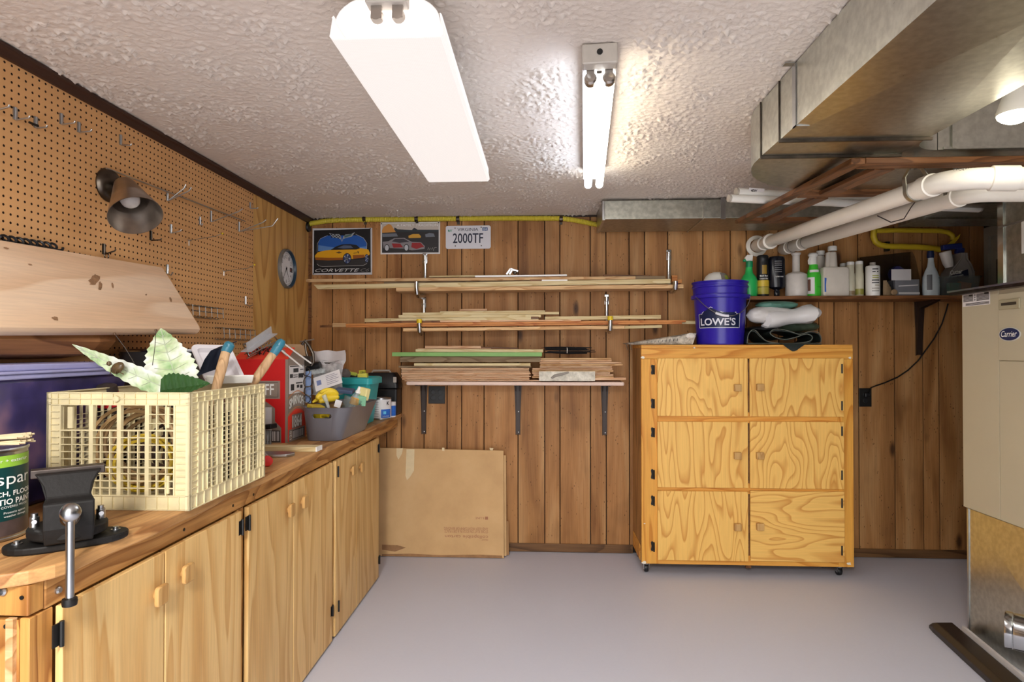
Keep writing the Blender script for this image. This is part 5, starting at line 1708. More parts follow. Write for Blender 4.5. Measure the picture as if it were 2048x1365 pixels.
# yellow corrugated gas line
m = plain('yellow_tubing', (206, 190, 62), .42, speck=.05)
t = thing('gas_line', 'yellow flexible gas line along the top of the back wall', 'pipe', q(740, 436))
yy_ = D - .024
pts = [q(593, 455.0, yy_), q(606, 452.2, yy_), q(625, 446.7, yy_), (q(650, 442.7, yy_)), q(680, 440.4, yy_), q(740, 439.4, yy_), q(833, 438.7, yy_), q(916, 437.7, yy_), q(1020, 436.8, yy_), q(1122, 437.2, yy_), q(1140, 439.2, yy_), q(1165, 443.7, yy_), q(1206, 452.2, yy_)]
dense = []
for a, b in zip(pts[:-1], pts[1:]):
    k = max(2, int((b - a).length / .006))
    dense += [a.lerp(b, i / k) for i in range(k)]
dense.append(pts[-1])
G().tube(dense, [.0165 + (.0016 if i % 2 else -.0008) for i in range(len(dense))], 10).build('tubing', m, t, True)
for px in (729, 833, 916, 1122):
    c = q(px, 438.3, yy_)
    G().lathe([(.0185, -.012), (.0205, -.010), (.0205, .010), (.0185, .012)], c, (0, math.pi / 2, 0), 16, cap=False).box(c.x - .010, c.x + .010, D - .006, D - .001, c.z - .034, c.z - .015).build('clamp', M['dark_metal'], t, True)
c = q(594, 454, yy_)
G().lathe([(.034, -.006), (.034, .002), (.030, .008), (.018, .010)], Vector((LX + .008, c.y - .01, c.z - .004)), (0, math.pi / 2, 0), 20).build('grommet', M['black'], t, True)


def plate(name, lab, cat, corners, th, mat, y):
    """flat plate on the wall; corners (px): left-top, right-bottom"""
    a, b = q(corners[0], corners[1], y), q(corners[2], corners[3], y)
    t = thing(name, lab, cat, ((a.x + b.x) / 2, y, b.z))
    F = frame((a.x, y, b.z), (1, 0, 0), (0, 0, 1))
    return t, F, b.x - a.x, a.z - b.z


# sign with the yellow car (flat printed tin)
t, F, w_, h_ = plate('tin_sign', 'black tin sign with a yellow sports car and racing flags', 'sign', (625, 457, 744, 549.5), .002, None, D - .006)
G().box(F.translation.x, F.translation.x + w_, D - .006, D - .0012, F.translation.z, F.translation.z + h_).build('plate', plain('silver_tin', (208, 208, 212), .35), t, bevel=.001, seg=1)
S = lambda pts: [((x - 95) / (1620 - 95) * w_, (1300 - y) / (1300 - 75) * h_) for x, y in pts]
pm = lambda n, rgb, r=.4: newmat(n, rgb, r)
flat([S([(130, 1255), (1590, 1245), (1580, 100), (135, 130)])], F, pm('print_black', (16, 15, 20)), t, 'black_field', .0006)
arch_ = [(245, 680)] + [(245, 500)] + [(245 + (520 - 245) * (1 - math.cos(a)), 500 - 230 * math.sin(a)) for a in np.linspace(.1, math.pi / 2, 8)] + [(1190 + (1480 - 1190) * math.sin(a), 270 + 230 * (1 - math.cos(a))) for a in np.linspace(.05, math.pi / 2, 8)] + [(1480, 660)]
flat([S(arch_)], F, pm('print_sky_blue', (28, 88, 172)), t, 'sky_field', .0009)
flat([S([(245, 680), (245, 520), (500, 560), (800, 600), (1200, 590), (1480, 560), (1480, 660)])], F, pm('print_pale_blue', (92, 136, 196)), t, 'sky_haze', .0011)
flat([S([(180, 920), (900, 930), (1400, 900), (1560, 900), (1500, 1020), (1400, 1060), (330, 1075), (230, 1020)])], F, pm('print_charcoal', (44, 42, 44)), t, 'road', .0010)
flat(strip(S([(218, 700), (222, 480), (300, 350), (490, 265)]), .0025) + strip(S([(1200, 240), (1400, 340), (1490, 480), (1485, 640)]), .0025) + strip(S([(215, 1010), (270, 1065), (360, 1082), (1400, 1062), (1490, 1010)]), .0028), F, pm('print_silver', (176, 174, 172)), t, 'border_line', .0013)
yel, dky = pm('print_car_yellow', (226, 166, 20)), pm('print_car_shade', (150, 84, 14))
flat([S([(160, 800), (230, 710), (420, 660), (640, 640), (900, 640), (1200, 640), (1260, 600), (1420, 620), (1530, 650), (1565, 740), (1555, 790), (1420, 850), (1130, 890), (890, 900), (700, 905), (300, 900), (165, 860)])], F, yel, t, 'car_body', .0014)
flat([S([(165, 840), (500, 850), (880, 850), (890, 910), (500, 925), (180, 905)]), S([(1130, 790), (1430, 780), (1430, 850), (1140, 890)])], F, dky, t, 'car_shade', .0017)
flat([S([(560, 650), (700, 560), (850, 505), (1060, 500), (1220, 520), (1320, 610), (1220, 645), (900, 645)])], F, pm('print_glass_dark', (22, 24, 30)), t, 'car_roof', .0016)
flat([S([(740, 590), (900, 530), (1080, 540), (1140, 600), (900, 615)])], F, pm('print_glass_gleam', (86, 98, 124)), t, 'glass_gleam', .0019)
flat([S([(690, 720), (780, 690), (860, 720), (780, 745)]), S([(1240, 690), (1290, 700), (1280, 760)]), S([(1150, 735), (1250, 720), (1250, 735), (1150, 750)])], F, pm('print_car_dark', (90, 66, 30)), t, 'car_detail', .0019)
for cx_, cy_, rx_, ry_ in ((985, 880, 92, 128), (1485, 880, 44, 105)):
    flat([S(ellipse(cx_, cy_, rx_ * 1.2, ry_ * 1.12))], F, pm('print_tyre', (14, 14, 16)), t, 'tyre', .0018)
    flat([S(ellipse(cx_, cy_, rx_, ry_))], F, pm('print_wheel_blue', (46, 60, 104)), t, 'wheel', .0020)
    flat([S([(cx_ + rx_ * .2 * math.cos(a + 1.57), cy_ + ry_ * .2 * math.sin(a + 1.57)), (cx_ + rx_ * .92 * math.cos(a - .2), cy_ + ry_ * .92 * math.sin(a - .2)), (cx_ + rx_ * .92 * math.cos(a + .2), cy_ + ry_ * .92 * math.sin(a + .2)), (cx_ - rx_ * .2 * math.cos(a + 1.57), cy_ - ry_ * .2 * math.sin(a + 1.57))]) for a in np.linspace(0, 2 * math.pi, 5, endpoint=False)], F, pm('print_wheel_silver', (196, 206, 226)), t, 'spokes', .0022)
# crossed racing flags emblem
flat([S([(520, 205), (650, 235), (780, 235), (830, 300), (850, 450), (815, 360), (620, 320)]), S([(850, 450), (885, 300), (940, 250), (1080, 235), (1185, 190), (1110, 300), (890, 360)])], F, pm('print_emblem_silver', (160, 166, 172)), t, 'emblem', .0016)
chk = []
for i in range(6):
    for j in range(3):
        if (i + j) % 2 == 0:
            x0_, y0_ = 565 + i * 42, 225 + j * 34 + i * 6
            chk.append(S([(x0_, y0_), (x0_ + 40, y0_ + 6), (x0_ + 44, y0_ + 36), (x0_ + 6, y0_ + 28)]))
flat(chk, F, pm('print_emblem_black', (20, 20, 24)), t, 'checker', .0019)
flat([S([(910, 275), (1000, 255), (1120, 225), (1080, 285), (920, 335)])], F, pm('print_emblem_teal', (84, 112, 112)), t, 'flag_field', .0019)
wl_ = lambda x, y, x2, y2: (frame(F @ Vector((S([(x, y2)])[0][0], S([(x, y2)])[0][1], 0)), (1, 0, 0), (0, 0, 1)), (x2 - x) / 1525 * w_, (y2 - y) / 1225 * h_)
Fw, ww, hw = wl_(170, 1140, 1300, 1225)
words('CORVETTE', Fw, ww, hw, pm('print_silver_text', (214, 214, 216)), t, .0, .35, lift=.0016)
Fw, ww, hw = wl_(1330, 1140, 1550, 1220)
words('C6', Fw, ww, hw, pm('print_gray_text', (112, 108, 110)), t, .0, .35, lift=.0016)
for px, py in ((1575, 100), (128, 1272)):
    u, v = S([(px, py)])[0]
    G().lathe([(.004, 0), (.004, .002), (0, .003)], F @ Vector((u, v, .0005)), (math.pi / 2, 0, 0), 8).build('nail', M['black'], t)

# sign with the red and silver car
t, F, w_, h_ = plate('tin_sign', 'white-edged tin sign of a silver and red car at a car meet', 'sign', (761, 445, 880, 508), .002, None, D - .006)
G().box(F.translation.x, F.translation.x + w_, D - .006, D - .0012, F.translation.z, F.translation.z + h_).build('plate', plain('white_tin', (224, 222, 220), .35), t, bevel=.001, seg=1)
S = lambda pts: [((x - 52) / (1088 - 52) * w_, (595 - y) / (595 - 42) * h_) for x, y in pts]
flat([S([(80, 570), (1065, 570), (1065, 65), (80, 65)])], F, pm('print_tarmac', (44, 42, 44)), t, 'picture', .0006)
flat([S([(80, 225), (1065, 185), (1065, 65), (80, 65)])], F, pm('print_pale_sky', (196, 186, 176)), t, 'sky_field', .0009)
flat([S([(320, 215), (1065, 215), (1065, 180), (700, 175), (640, 140), (600, 180), (350, 165), (300, 130), (290, 165)])], F, pm('print_trees', (46, 54, 60)), t, 'tree_line', .0011)
flat([S([(80, 225), (320, 215), (240, 90), (195, 70), (110, 120), (80, 180)])], F, pm('print_balloon_orange', (206, 144, 70)), t, 'orange_shape', .0013)
fc = pm('print_far_cars', (112, 118, 128))
for pl in ([(80, 240), (330, 235), (360, 290), (90, 295)], [(830, 260), (900, 235), (980, 245), (1000, 300), (840, 305)]): flat([S(pl)], F, fc, t, 'far_car', .0013)
flat([S([(540, 280), (620, 250), (720, 250), (760, 290), (755, 318), (545, 322)])], F, pm('print_yellow_car', (206, 156, 54)), t, 'yellow_car', .0014)
flat([S([(90, 380), (190, 370), (290, 320), (470, 315), (600, 385), (760, 395), (825, 460), (820, 510), (600, 530), (450, 500), (230, 490), (110, 490)])], F, pm('print_car_silver', (136, 132, 136)), t, 'car_body', .0014)
flat([S([(250, 410), (400, 415), (450, 480), (280, 485)]), S([(600, 400), (750, 400), (815, 470), (680, 510), (590, 480)])], F, pm('print_car_red', (150, 36, 40)), t, 'car_red', .0017)
flat([S([(250, 375), (310, 330), (460, 330), (560, 385), (380, 400)])], F, pm('print_car_glass', (60, 56, 64)), t, 'car_glass', .0017)
for cx_ in (165, 505):
    flat([S(ellipse(cx_, 485, 46, 62))], F, pm('print_tyre_2', (16, 16, 20)), t, 'tyre', .0019)
    flat([S(ellipse(cx_, 485, 34, 50))], F, pm('print_wheel_2', (190, 192, 198)), t, 'wheel', .0021)
wl_ = lambda x, y, x2, y2: (frame(F @ Vector((S([(x, y2)])[0][0], S([(x, y2)])[0][1], 0)), (1, 0, 0), (0, 0, 1)), (x2 - x) / 1036 * w_, (y2 - y) / 553 * h_)
Fw, ww, hw = wl_(335, 75, 1050, 118)
words('A FAMILY TRADITION', Fw, ww, hw, pm('print_white_text', (236, 234, 232)), t, .0, 0, lift=.0016)
flat(strip(S([(875, 525), (890, 480), (905, 530), (925, 490), (935, 520), (960, 485), (975, 545), (990, 490), (1030, 485)]), .0016), F, pm('print_signature', (200, 196, 190)), t, 'signature', .0014)
for px, py in ((72, 68), (1062, 60)):
    u, v = S([(px, py)])[0]
    G().lathe([(.004, 0), (.004, .002), (0, .003)], F @ Vector((u, v, .0005)), (math.pi / 2, 0, 0), 8).build('nail', M['black'], t)

# number plate
t, F, w_, h_ = plate('license_plate', 'white metal license plate with dark numerals, right of the tin signs', 'license plate', (891.5, 452, 981.5, 497.5), .002, None, D - .005)
G().prism(rrect(0, 0, w_, h_, .014), .002, frame((F.translation.x, D - .0035, F.translation.z), (1, 0, 0), (0, 0, 1))).build('plate', plain('plate_white', (222, 222, 228), .35, speck=.01), t, bevel=.0008, seg=1)
F = frame((F.translation.x, D - .0055, F.translation.z), (1, 0, 0), (0, 0, 1))
S = lambda pts: [((x - 1185) / (1980 - 1185) * w_, (503 - y) / (503 - 100) * h_) for x, y in pts]
wl_ = lambda x, y, x2, y2: (frame(F @ Vector((S([(x, y2)])[0][0], S([(x, y2)])[0][1], 0)), (1, 0, 0), (0, 0, 1)), (x2 - x) / 795 * w_, (y2 - y) / 403 * h_)
navy = pm('plate_navy', (38, 42, 64))
Fw, ww, hw = wl_(1312, 232, 1845, 405)
words('2000TF', Fw, ww, hw, navy, t, .012, 0, lift=.001)
Fw, ww, hw = wl_(1392, 140, 1760, 195)
words('VIRGINIA', Fw, ww, hw, navy, t, .0, 0, lift=.001)
Fw, ww, hw = wl_(1226, 165, 1302, 207)
words('MAY', Fw, ww, hw, pm('plate_green', (40, 150, 120)), t, .02, 0, lift=.001)
flat([S([(1832, 192), (1925, 192), (1925, 135), (1832, 135)])], F, pm('plate_blue', (40, 78, 130)), t, 'year_sticker', .0008)
Fw, ww, hw = wl_(1845, 145, 1912, 185)
words('04', Fw, ww, hw, pm('plate_sticker_white', (220, 226, 232)), t, .01, 0, lift=.0012)
for px, py in ((1350, 142), (1812, 132), (1355, 453), (1815, 452)):
    u, v = S([(px, py)])[0]
    G().lathe([(.0042, 0), (.0042, .0015), (0, .002)], F @ Vector((u, v, .0)), (math.pi / 2, 0, 0), 10).build('screw', M['dark_metal'], t)

# ------------------------------------------------------------------ lumber racks: tube brackets and boards
YF = 3.93                                              # front face of the lumber


def bracket(lab, px, ytop, ybot, pxa, yatop, yabot, cap=None, visible_arm=True):
    """steel tube screwed to the wall, bent out and up at the front"""
    t = thing('lumber_bracket', lab, 'bracket', q(px, ybot), 0, 'steel tube brackets of the lumber racks')
    a, b = q(px, ytop, D - .012), q(px, ybot, D - .012)
    arm_hi, arm_lo = q(pxa, yatop, YF - .035), q(pxa, yabot, YF - .035)
    zlow = arm_lo.z
    P_ = [a, a.lerp(b, .25), Vector((a.x, D - .014, zlow + .10)), Vector((a.x, D - .03, zlow + .045)), Vector((a.x, D - .09, zlow + .012)), Vector((arm_lo.x, YF + .02, zlow + .004)), Vector((arm_lo.x, YF - .025, zlow + .018)), Vector((arm_hi.x, YF - .035, zlow + .05)), arm_hi]
    G().tube(P_, [.018, .0145, .015, .0155, .0155, .0155, .015, .015, .0155], 14).build('tube', M['chrome'], t, True)
    G().obox(a + Vector((0, -.004, -.02)), (.034, .012, .075)).build('flattened_end', M['chrome'], t, bevel=.005)
    for dz in (0, -.03):
        G().lathe([(.0045, 0), (.0045, .003), (0, .004)], a + Vector((0, -.0115, dz)), (math.pi / 2, 0, 0), 8).build('screw', M['black'], t)
    if cap: G().tube([arm_hi + Vector((0, 0, -.022)), arm_hi + Vector((0, 0, .004))], .0175, 14).build('tip_cap', cap, t, True, .002)


bracket('upper left steel lumber bracket, below the red car sign', 850, 512, 556, 833, 564, 592, None)
bracket('upper right steel lumber bracket, nearest the bucket', 1337.5, 505, 560, 1351, 563, 582, None)
bracket('lower left steel lumber bracket with a yellow tip', 848, 600, 640, 838.5, 640, 668, M['yellow'])
bracket('lower right steel lumber bracket with a yellow tip', 1213, 594, 640, 1220.5, 634, 664, M['yellow'])


def board(lab, xa, ya, xb, yb, hpx, mat, yf=YF, depth=.09, cut=0, name='board', group='boards on the lumber racks', cat='board'):
    """lumber from its left end (xa, ya) to its right end (xb, yb) (front edge, upper side), hpx tall"""
    a, b = at(xa, ya, Y=yf), at(xb, yb, Y=yf)
    h = hpx * (yf + .05) / FPX
    dx = cut * h
    g = G()
    g.add([(a.x, yf, a.z), (a.x + dx, yf, a.z - h), (b.x, yf, b.z - h), (b.x, yf, b.z), (a.x, yf + depth, a.z), (a.x + dx, yf + depth, a.z - h), (b.x, yf + depth, b.z - h), (b.x, yf + depth, b.z)],
          [(0, 1, 2, 3), (4, 7, 6, 5), (0, 3, 7, 4), (1, 5, 6, 2), (0, 4, 5, 1), (3, 2, 6, 7)])
    o = g.build(name, mat, None, bevel=.001, seg=1)
    return tag(o, lab, cat, group)


L1, L2, L3, L4, L5 = M['lumber'], M['lumber_pale'], M['lumber_orange'], M['lumber_pink'], M['lumber_gray']
# upper rack, bottom to top
board('wide tan shelf board lowest on the upper lumber rack', 792, 575.5, 1367, 569, 7.5, L1, YF - .005, .17)
board('pale cream board with mitred left end on the upper rack', 627, 570, 1341, 558, 9, L2, YF, .022, 1.0)
board('grey-backed board standing behind the cream one, upper rack', 768, 561, 1330, 557, 10, L5, YF + .03, .03)
board('long tan batten reaching the left corner, upper rack', 612, 558.5, 1271, 552.8, 6, L1, YF + .001, .027)
board('short dark batten end beside white strip, upper rack', 1060, 559.3, 1084, 559, 3.6, M['wood_dark_x'], YF + .029 - .03, .02)
board('white metal strip between two battens, upper rack', 1083, 559.8, 1135, 559.4, 2.6, M['white_enamel'], YF - .001, .02, name='metal_strip', cat='strip')
board('thin glossy white strip on top of the long tan batten', 950, 551.5, 1134, 549, 3.2, M['white_enamel'], YF + .004, .02, name='metal_strip', cat='strip')
board('thin grey-green batten lying flat on the upper rack', 858, 552.0, 1034, 549.6, 3.0, L2, YF + .034, .04)
board('grey weathered board at the right end of the upper rack', 1225, 552.3, 1331, 552.5, 6.0, L5, YF + .032, .05)
board('rough-edged brown slat on top right of the upper rack', 1207, 549.2, 1300, 550.5, 3.2, M['wood_dark_x'], YF + .05, .03)
board('orange block at the right bracket of the upper rack', 1344, 551, 1355, 551, 12, L3, YF + .09, .03, name='wood_block')
board('torn board end behind the right upper bracket', 1355, 560, 1364, 559, 7, L3, YF + .05, .06, name='wood_block')
# lower rack
board('pale board lowest on the lower lumber rack', 806, 657, 1249.5, 651.5, 6.4, L1, YF - .002, .11)
board('pale grey-green batten lowest right on the lower rack', 1249.6, 652.5, 1324, 650.5, 5.4, L2, YF + .01, .03)
board('dark-tipped thin batten sticking out left, lower rack', 639.5, 651, 664, 650.5, 4.2, M['wood_dark_x'], YF + .001, .02)
board('pale-ended batten just right of the dark tip', 664.5, 647, 692, 646.8, 7.4, L1, YF + .002, .04)
board('long orange board at the front of the lower rack', 691.6, 647.6, 1372, 640.3, 4.2, L3, YF - .001, .05)
board('second long orange board, just under the first, lower rack', 691.6, 651.9, 1364, 644.7, 3.6, L3, YF - .003, .05)
board('pale board end reaching behind the bucket, lower rack', 1364, 642, 1400, 642.5, 6.0, L2, YF + .052, .03)
board('short pale cream batten left of the yellow tip', 729, 637.5, 782, 637, 7.0, L2, YF + .03, .03)
board('long grey-green batten with mitred right end, lower rack', 1090, 633.8, 1322, 630.5, 7.2, L2, YF + .018, .012)
board('dark thin slat under the cream battens, lower rack', 758, 643.2, 880, 642, 3.6, M['wood_dark_x'], YF + .002, .03)
board('thin pale slat under cream battens, right half of lower rack', 880, 641.5, 1162, 639.2, 3.2, L4, YF + .004, .03)
board('long cream batten directly above the orange boards', 782, 637, 1077, 634.5, 5.2, L2, YF + .003, .014)
board('cream board with split right end, middle of the pile, lower rack', 797, 630.6, 1082, 629.6, 5.4, L2, YF + .006, .04)
board('top cream board with a rounded right end, lower rack', 805, 625.8, 1118, 624.0, 5.0, L2, YF + .012, .05)
board('thin cream slat on the very top of the lower rack', 880, 623.2, 1090, 621.2, 2.6, L2, YF + .016, .05)
board('small dark block wedged in the pile, lower rack', 1062, 633.8, 1077, 633.8, 4.6, M['wood_dark_x'], YF - .001, .01, name='wood_block')
board('small pale pink tag-like strip on top of the lower rack', 919, 618.4, 974, 617.6, 4.2, L4, YF + .04, .02, name='wood_strip')

t = thing('wire_clip', 'small bent wire clip on the wall above the upper lumber rack', 'clip', q(1026, 546))
for (x0_, y0_), (x1_, y1_) in (((1013, 549), (1021, 538)), ((1021, 538), (1036, 543)), ((1019, 549), (1024, 541))):
    G().beam(q(x0_, y0_, D - .02), q(x1_, y1_, D - .02), .004, .012).build('wire', M['steel'], t)
G().lathe([(.012, 0), (.013, .004), (.008, .012), (0, .013)], q(1030, 546, D - .02), (math.pi / 2, 0, 0), 12).build('washer', M['dark_metal'], t, True)
# ------------------------------------------------------------------ bracket shelf with stacked trim
YS = 3.90
t = thing('bracket_shelf', 'pale pink-white shelf board on three dark metal brackets', 'shelf', q(1030, 771, 4.0))
a, b = at(812, 763.5, Y=YS), at(1249, 763, Y=YS)
zs1, zs0 = a.z, at(812, 771, Y=YS).z
G().box(a.x, b.x, YS, D - .003, zs0, zs1).build('shelf_board', plain('pinkish_white_paint', (226, 200, 186), .5, speck=.04), t, bevel=.008)
for px in (848, 1036, 1209):
    x = q(px, 800).x
    pr_ = [(0, 0), (-(D - YS) + .03, 0), (-(D - YS) + .03, -.006), (-.05, -.010), (-.028, -.05), (-.014, -.26), (-.010, -.345), (0, -.35)]
    g = G()
    g.prism([(u, v) for u, v in pr_], .004, frame((x - .016, D - .001, zs0 - .001), (0, 1, 0), (0, 0, 1)))
    g.prism([(u, v) for u, v in pr_], .004, frame((x + .012, D - .001, zs0 - .001), (0, 1, 0), (0, 0, 1)))
    zt_ = zs0 - .001
    F = frame((x, D - .0145, zt_), (1, 0, 0), (0, 0, 1))
    g.prism([(-.025, 0), (.025, 0), (.013, -.30), (.010, -.345), (-.010, -.345), (-.013, -.30)], .013, frame((x, D - .001, zt_), (1, 0, 0), (0, 0, 1)))
    br = g.build('shelf_bracket', M['brown_metal'], t)
    for dz in (-.19, -.33):
        G().lathe([(.004, 0), (.004, .002), (0, .003)], Vector((x + .004, D - .0145, zt_ + dz)), (math.pi / 2, 0, 0), 8).build('screw', M['steel'], br)


def sboard(lab, xa, ya, xb, yb, hpx, mat, yf=YS + .003, depth=.12, group='trim stacked on the bracket shelf', name='trim_board'):
    return board(lab, xa, ya, xb, yb, hpx, mat, yf, depth, 0, name, group, 'board')


# left stack
ORD = ('second', 'third', 'fourth', 'fifth', 'sixth', 'seventh', 'eighth', 'ninth', 'tenth', 'eleventh')
sl_ = '%s thin pinkish trim strip from the bottom of the left stack'
for i in range(9):
    y = 757.8 - i * 2.62 - .2
    sboard(sl_ % ORD[i], 802 + random.uniform(-.5, 6 if i == 0 else 2), y, 1060 + random.uniform(-2, 3), y, 2.05, L4, YS + .002 + .012 * random.random(), name='trim_strip')
sboard('lowest trim strip of the left stack, reaching further right', 809, 760.8, 1078, 760.6, 2.5, L4, name='trim_strip')
sboard('dark edged brown board on the pinkish strips, left stack', 797, 732.6, 1062, 732.4, 3.2, L5, YS + .006)
sboard('clean cream board in the middle of the left stack', 828, 726.8, 1061, 726.8, 5.4, L2, YS + .002)
sboard('grey-brown board under the green one, left stack', 800, 714.0, 1081, 713.6, 11, L5, YS + .012, .10)
sboard('green painted board near the top of the left stack', 784, 705.0, 1084, 705.2, 8.2, plain('green_paint', (126, 172, 96), .5), YS - .012, .13)
sboard('cream board with knots lying on the green board', 831, 698.6, 1086, 699.4, 5.8, L2, YS + .004)
sboard('thin pale slat below the short top slat, left stack', 835, 697.0, 982, 697.2, 1.6, L4, YS + .03)
sboard('short pink slat on the very top of the left stack', 850, 692.0, 962, 692.4, 4.8, L4, YS + .02)
sboard('dark narrow slat beside the top pink slat', 962, 694.4, 1036, 695.6, 3.0, M['wood_dark_x'], YS + .05, .05)
# right stack
rl = '%s tan trim strip from the bottom of the right-hand stack'
ends = [1226, 1224, 1225, 1224, 1226, 1222, 1229]
for i in range(10):
    y = 752.5 - i * 4.05 + .8
    e = [1228, 1226, 1221, 1226, 1224, 1225, 1246, 1244, 1223, 1222][i]
    sboard(rl % ORD[i], 1063 + (16 if i > 4 else 0) + random.uniform(0, 4), y, e + random.uniform(-1, 1), y - .2, 3.1, L4 if i % 3 else L1, YS + .022 + .014 * random.random(), .11, name='trim_strip')
sboard('lowest tan strip of the right stack, sticking out right', 1079, 757.0, 1252, 755.6, 4.6, L4, YS + .02, .11, name='trim_strip')
# black wire bundle
t = thing('wire_bundle', 'bundle of black wire rods tied with a white band, on the right stack', 'bundle', at(1140, 705, Y=YS + .07))
g = G()
for i in range(26):
    ya = 695 + 12 * random.random()
    a, b = at(1086 + random.uniform(0, 14), ya, Y=YS + .03 + .08 * random.random()), at(1150 + random.uniform(0, 42), ya + random.uniform(-1, 1.5), Y=YS + .03 + .08 * random.random())
    g.tube([a, a.lerp(b, .5) + Vector((0, 0, random.uniform(-.006, .004))), b], .0028, 5)
o = g.build('wires', M['black_plastic'], t, True)
c = at(1134, 701.2, Y=YS + .066)
G().tube([c + Vector((0, .048 * math.cos(a), .017 * math.sin(a))) for a in np.linspace(0, 2 * math.pi, 20, endpoint=False)], .003, 6, closed=True).build('tie_band', M['white'], t, True)
# wrapped package on the right stack
t = thing('wrapped_package', 'flat cream package in cloudy film in front of the right stack', 'package', at(1134, 763, Y=YS + .01))
a, b = at(1078, 743.5, Y=YS - .004), at(1190, 763, Y=YS - .004)
G().box(a.x + .004, b.x - .004, YS - .004, YS + .018, b.z + .002, a.z - .003).build('package', plain('cream_wrap', (206, 192, 156), .4), t, bevel=.006)
rows = [[Vector((a.x + (b.x - a.x) * k / 12, YS - .009 - .006 * random.random(), b.z + .001 + (a.z - b.z) * j / 4)) for k in range(13)] for j in range(5)]
G().grid(rows, .0008).build('film', clear('cloudy_film', (226, 220, 204), .2, .8), t, True)
G().tube([at(1103, 757, Y=YS - .018), at(1110, 752, Y=YS - .02), at(1124, 749, Y=YS - .02), at(1137, 745, Y=YS - .018)], [.006, .009, .008, .006], 8).build('film_fold', plain('gray_film', (150, 144, 136), .3), t, True)


def outlet(lab, x0, y0, x1, y1, plug=False):
    a, b = q(x0, y0, D - .004), q(x1, y1, D - .004)
    t = thing('wall_outlet', lab, 'outlet', ((a.x + b.x) / 2, D, (a.z + b.z) / 2))
    G().box(a.x, b.x, D - .007, D - .0005, b.z, a.z).build('cover_plate', M['black'], t, bevel=.002)
    cx, cz = (a.x + b.x) / 2, (a.z + b.z) / 2
    dx_ = (b.x - a.x) * (.22 if not plug else 0)
    for sx_ in ((-1, 1) if not plug else (0,)):
        for s in (-1, 1):
            G().lathe([(.016, 0), (.016, .0025), (.014, .003), (0, .003)], (cx + sx_ * dx_, D - .007, cz + s * .02), (math.pi / 2, 0, 0), 16).build('socket', M['black_plastic'], t)
    if plug: G().box(cx - .014, cx + .014, D - .035, D - .010, cz + .004, cz + .032).build('plug', M['black_plastic'], t, bevel=.004)
    return cx, cz


outlet('black double outlet plate under the bracket shelf', 857, 773, 890, 808)
ox, oz = outlet('black outlet plate with a plug, right of the rolling cabinet', 1718, 777, 1743, 814, True)

# cardboard sheets leaning on the wall
M['kraft'] = plain('kraft_board', (198, 160, 112), .75, speck=.06, scale=5)
m = M['kraft']
w = N(m)
n1 = w.noise(w.coord((5, 5, 5)), 1.0, 4.0, .6)
w.color(w.ramp(n1, [(.3, (198, 160, 112)), (.55, (208, 170, 120)), (.8, (214, 178, 130))]))


def sheet(lab, xa, yta, xb, ytb, yb_a, yb_b, Yb, Yt, mat, th=.006):
    t = thing('cardboard_sheet', lab, 'cardboard', at((xa + xb) / 2, yb_a, Y=Yb), 0, 'cardboard sheets leaning on the back wall')
    A, B, C_, D_ = at(xa, yb_a, Y=Yb), at(xb, yb_b, Y=Yb), at(xb - 1, ytb, Y=Yt), at(xa, yta, Y=Yt)
    A.z = max(A.z, .002); B.z = max(B.z, .002)
    G().loft([[A, B, C_, D_], [p_ + Vector((0, th, 0)) for p_ in (A, B, C_, D_)]]).build('sheet', mat, t, bevel=.002)
    return t, A, B, C_, D_


t, A, B, C_, D_ = sheet('front flattened cardboard box leaning on the wall, with torn tape', 700, 895, 1008, 902, 1114, 1118, 4.008, 4.085, M['kraft'], .012)
F = frame(A, B - A, D_ - A)
wS, hS = (B - A).length, (D_ - A).length
sgn = 1 if (F.to_3x3() @ EZ).y < 0 else -1


def uvp(px, py):
    N_ = F.to_3x3() @ Vector((0, 0, 1))
    o_ = Vector((0, 0, HC))
    d_ = at(px, py, Y=1.0) - o_
    s = (F.translation - o_).dot(N_) / d_.dot(N_)
    r_ = F.inverted() @ (o_ + d_ * s)
    return r_.x, r_.y


tape = plain('masking_tape', (222, 202, 160), .6)
for poly in ([(793, 897), (806, 897), (804, 908), (797, 920), (793, 912)], [(813, 899), (829, 899), (828, 942), (820, 955), (814, 961), (811, 952)], [(884, 896), (889, 896), (889, 903), (884, 902)], [(979, 896), (987, 897), (985, 902), (980, 901)]):
    flat([[uvp(*p_) for p_ in poly]], F, tape, t, 'tape_strip', .0012 * sgn)
inkb = plain('faded_brown_ink', (168, 116, 84), .7)


def upside(body, x0, y0, x1, y1, mat=inkb):
    u1, v0 = uvp(x1, y0)
    u0, v1 = uvp(x0, y1)
    Fi = frame(F @ Vector((u1, v0, 0)), -(F.to_3x3() @ EX), -(F.to_3x3() @ EY))
    words(body, Fi, u1 - u0, v0 - v1, mat, t, 0, 0, lift=.0014 * sgn)


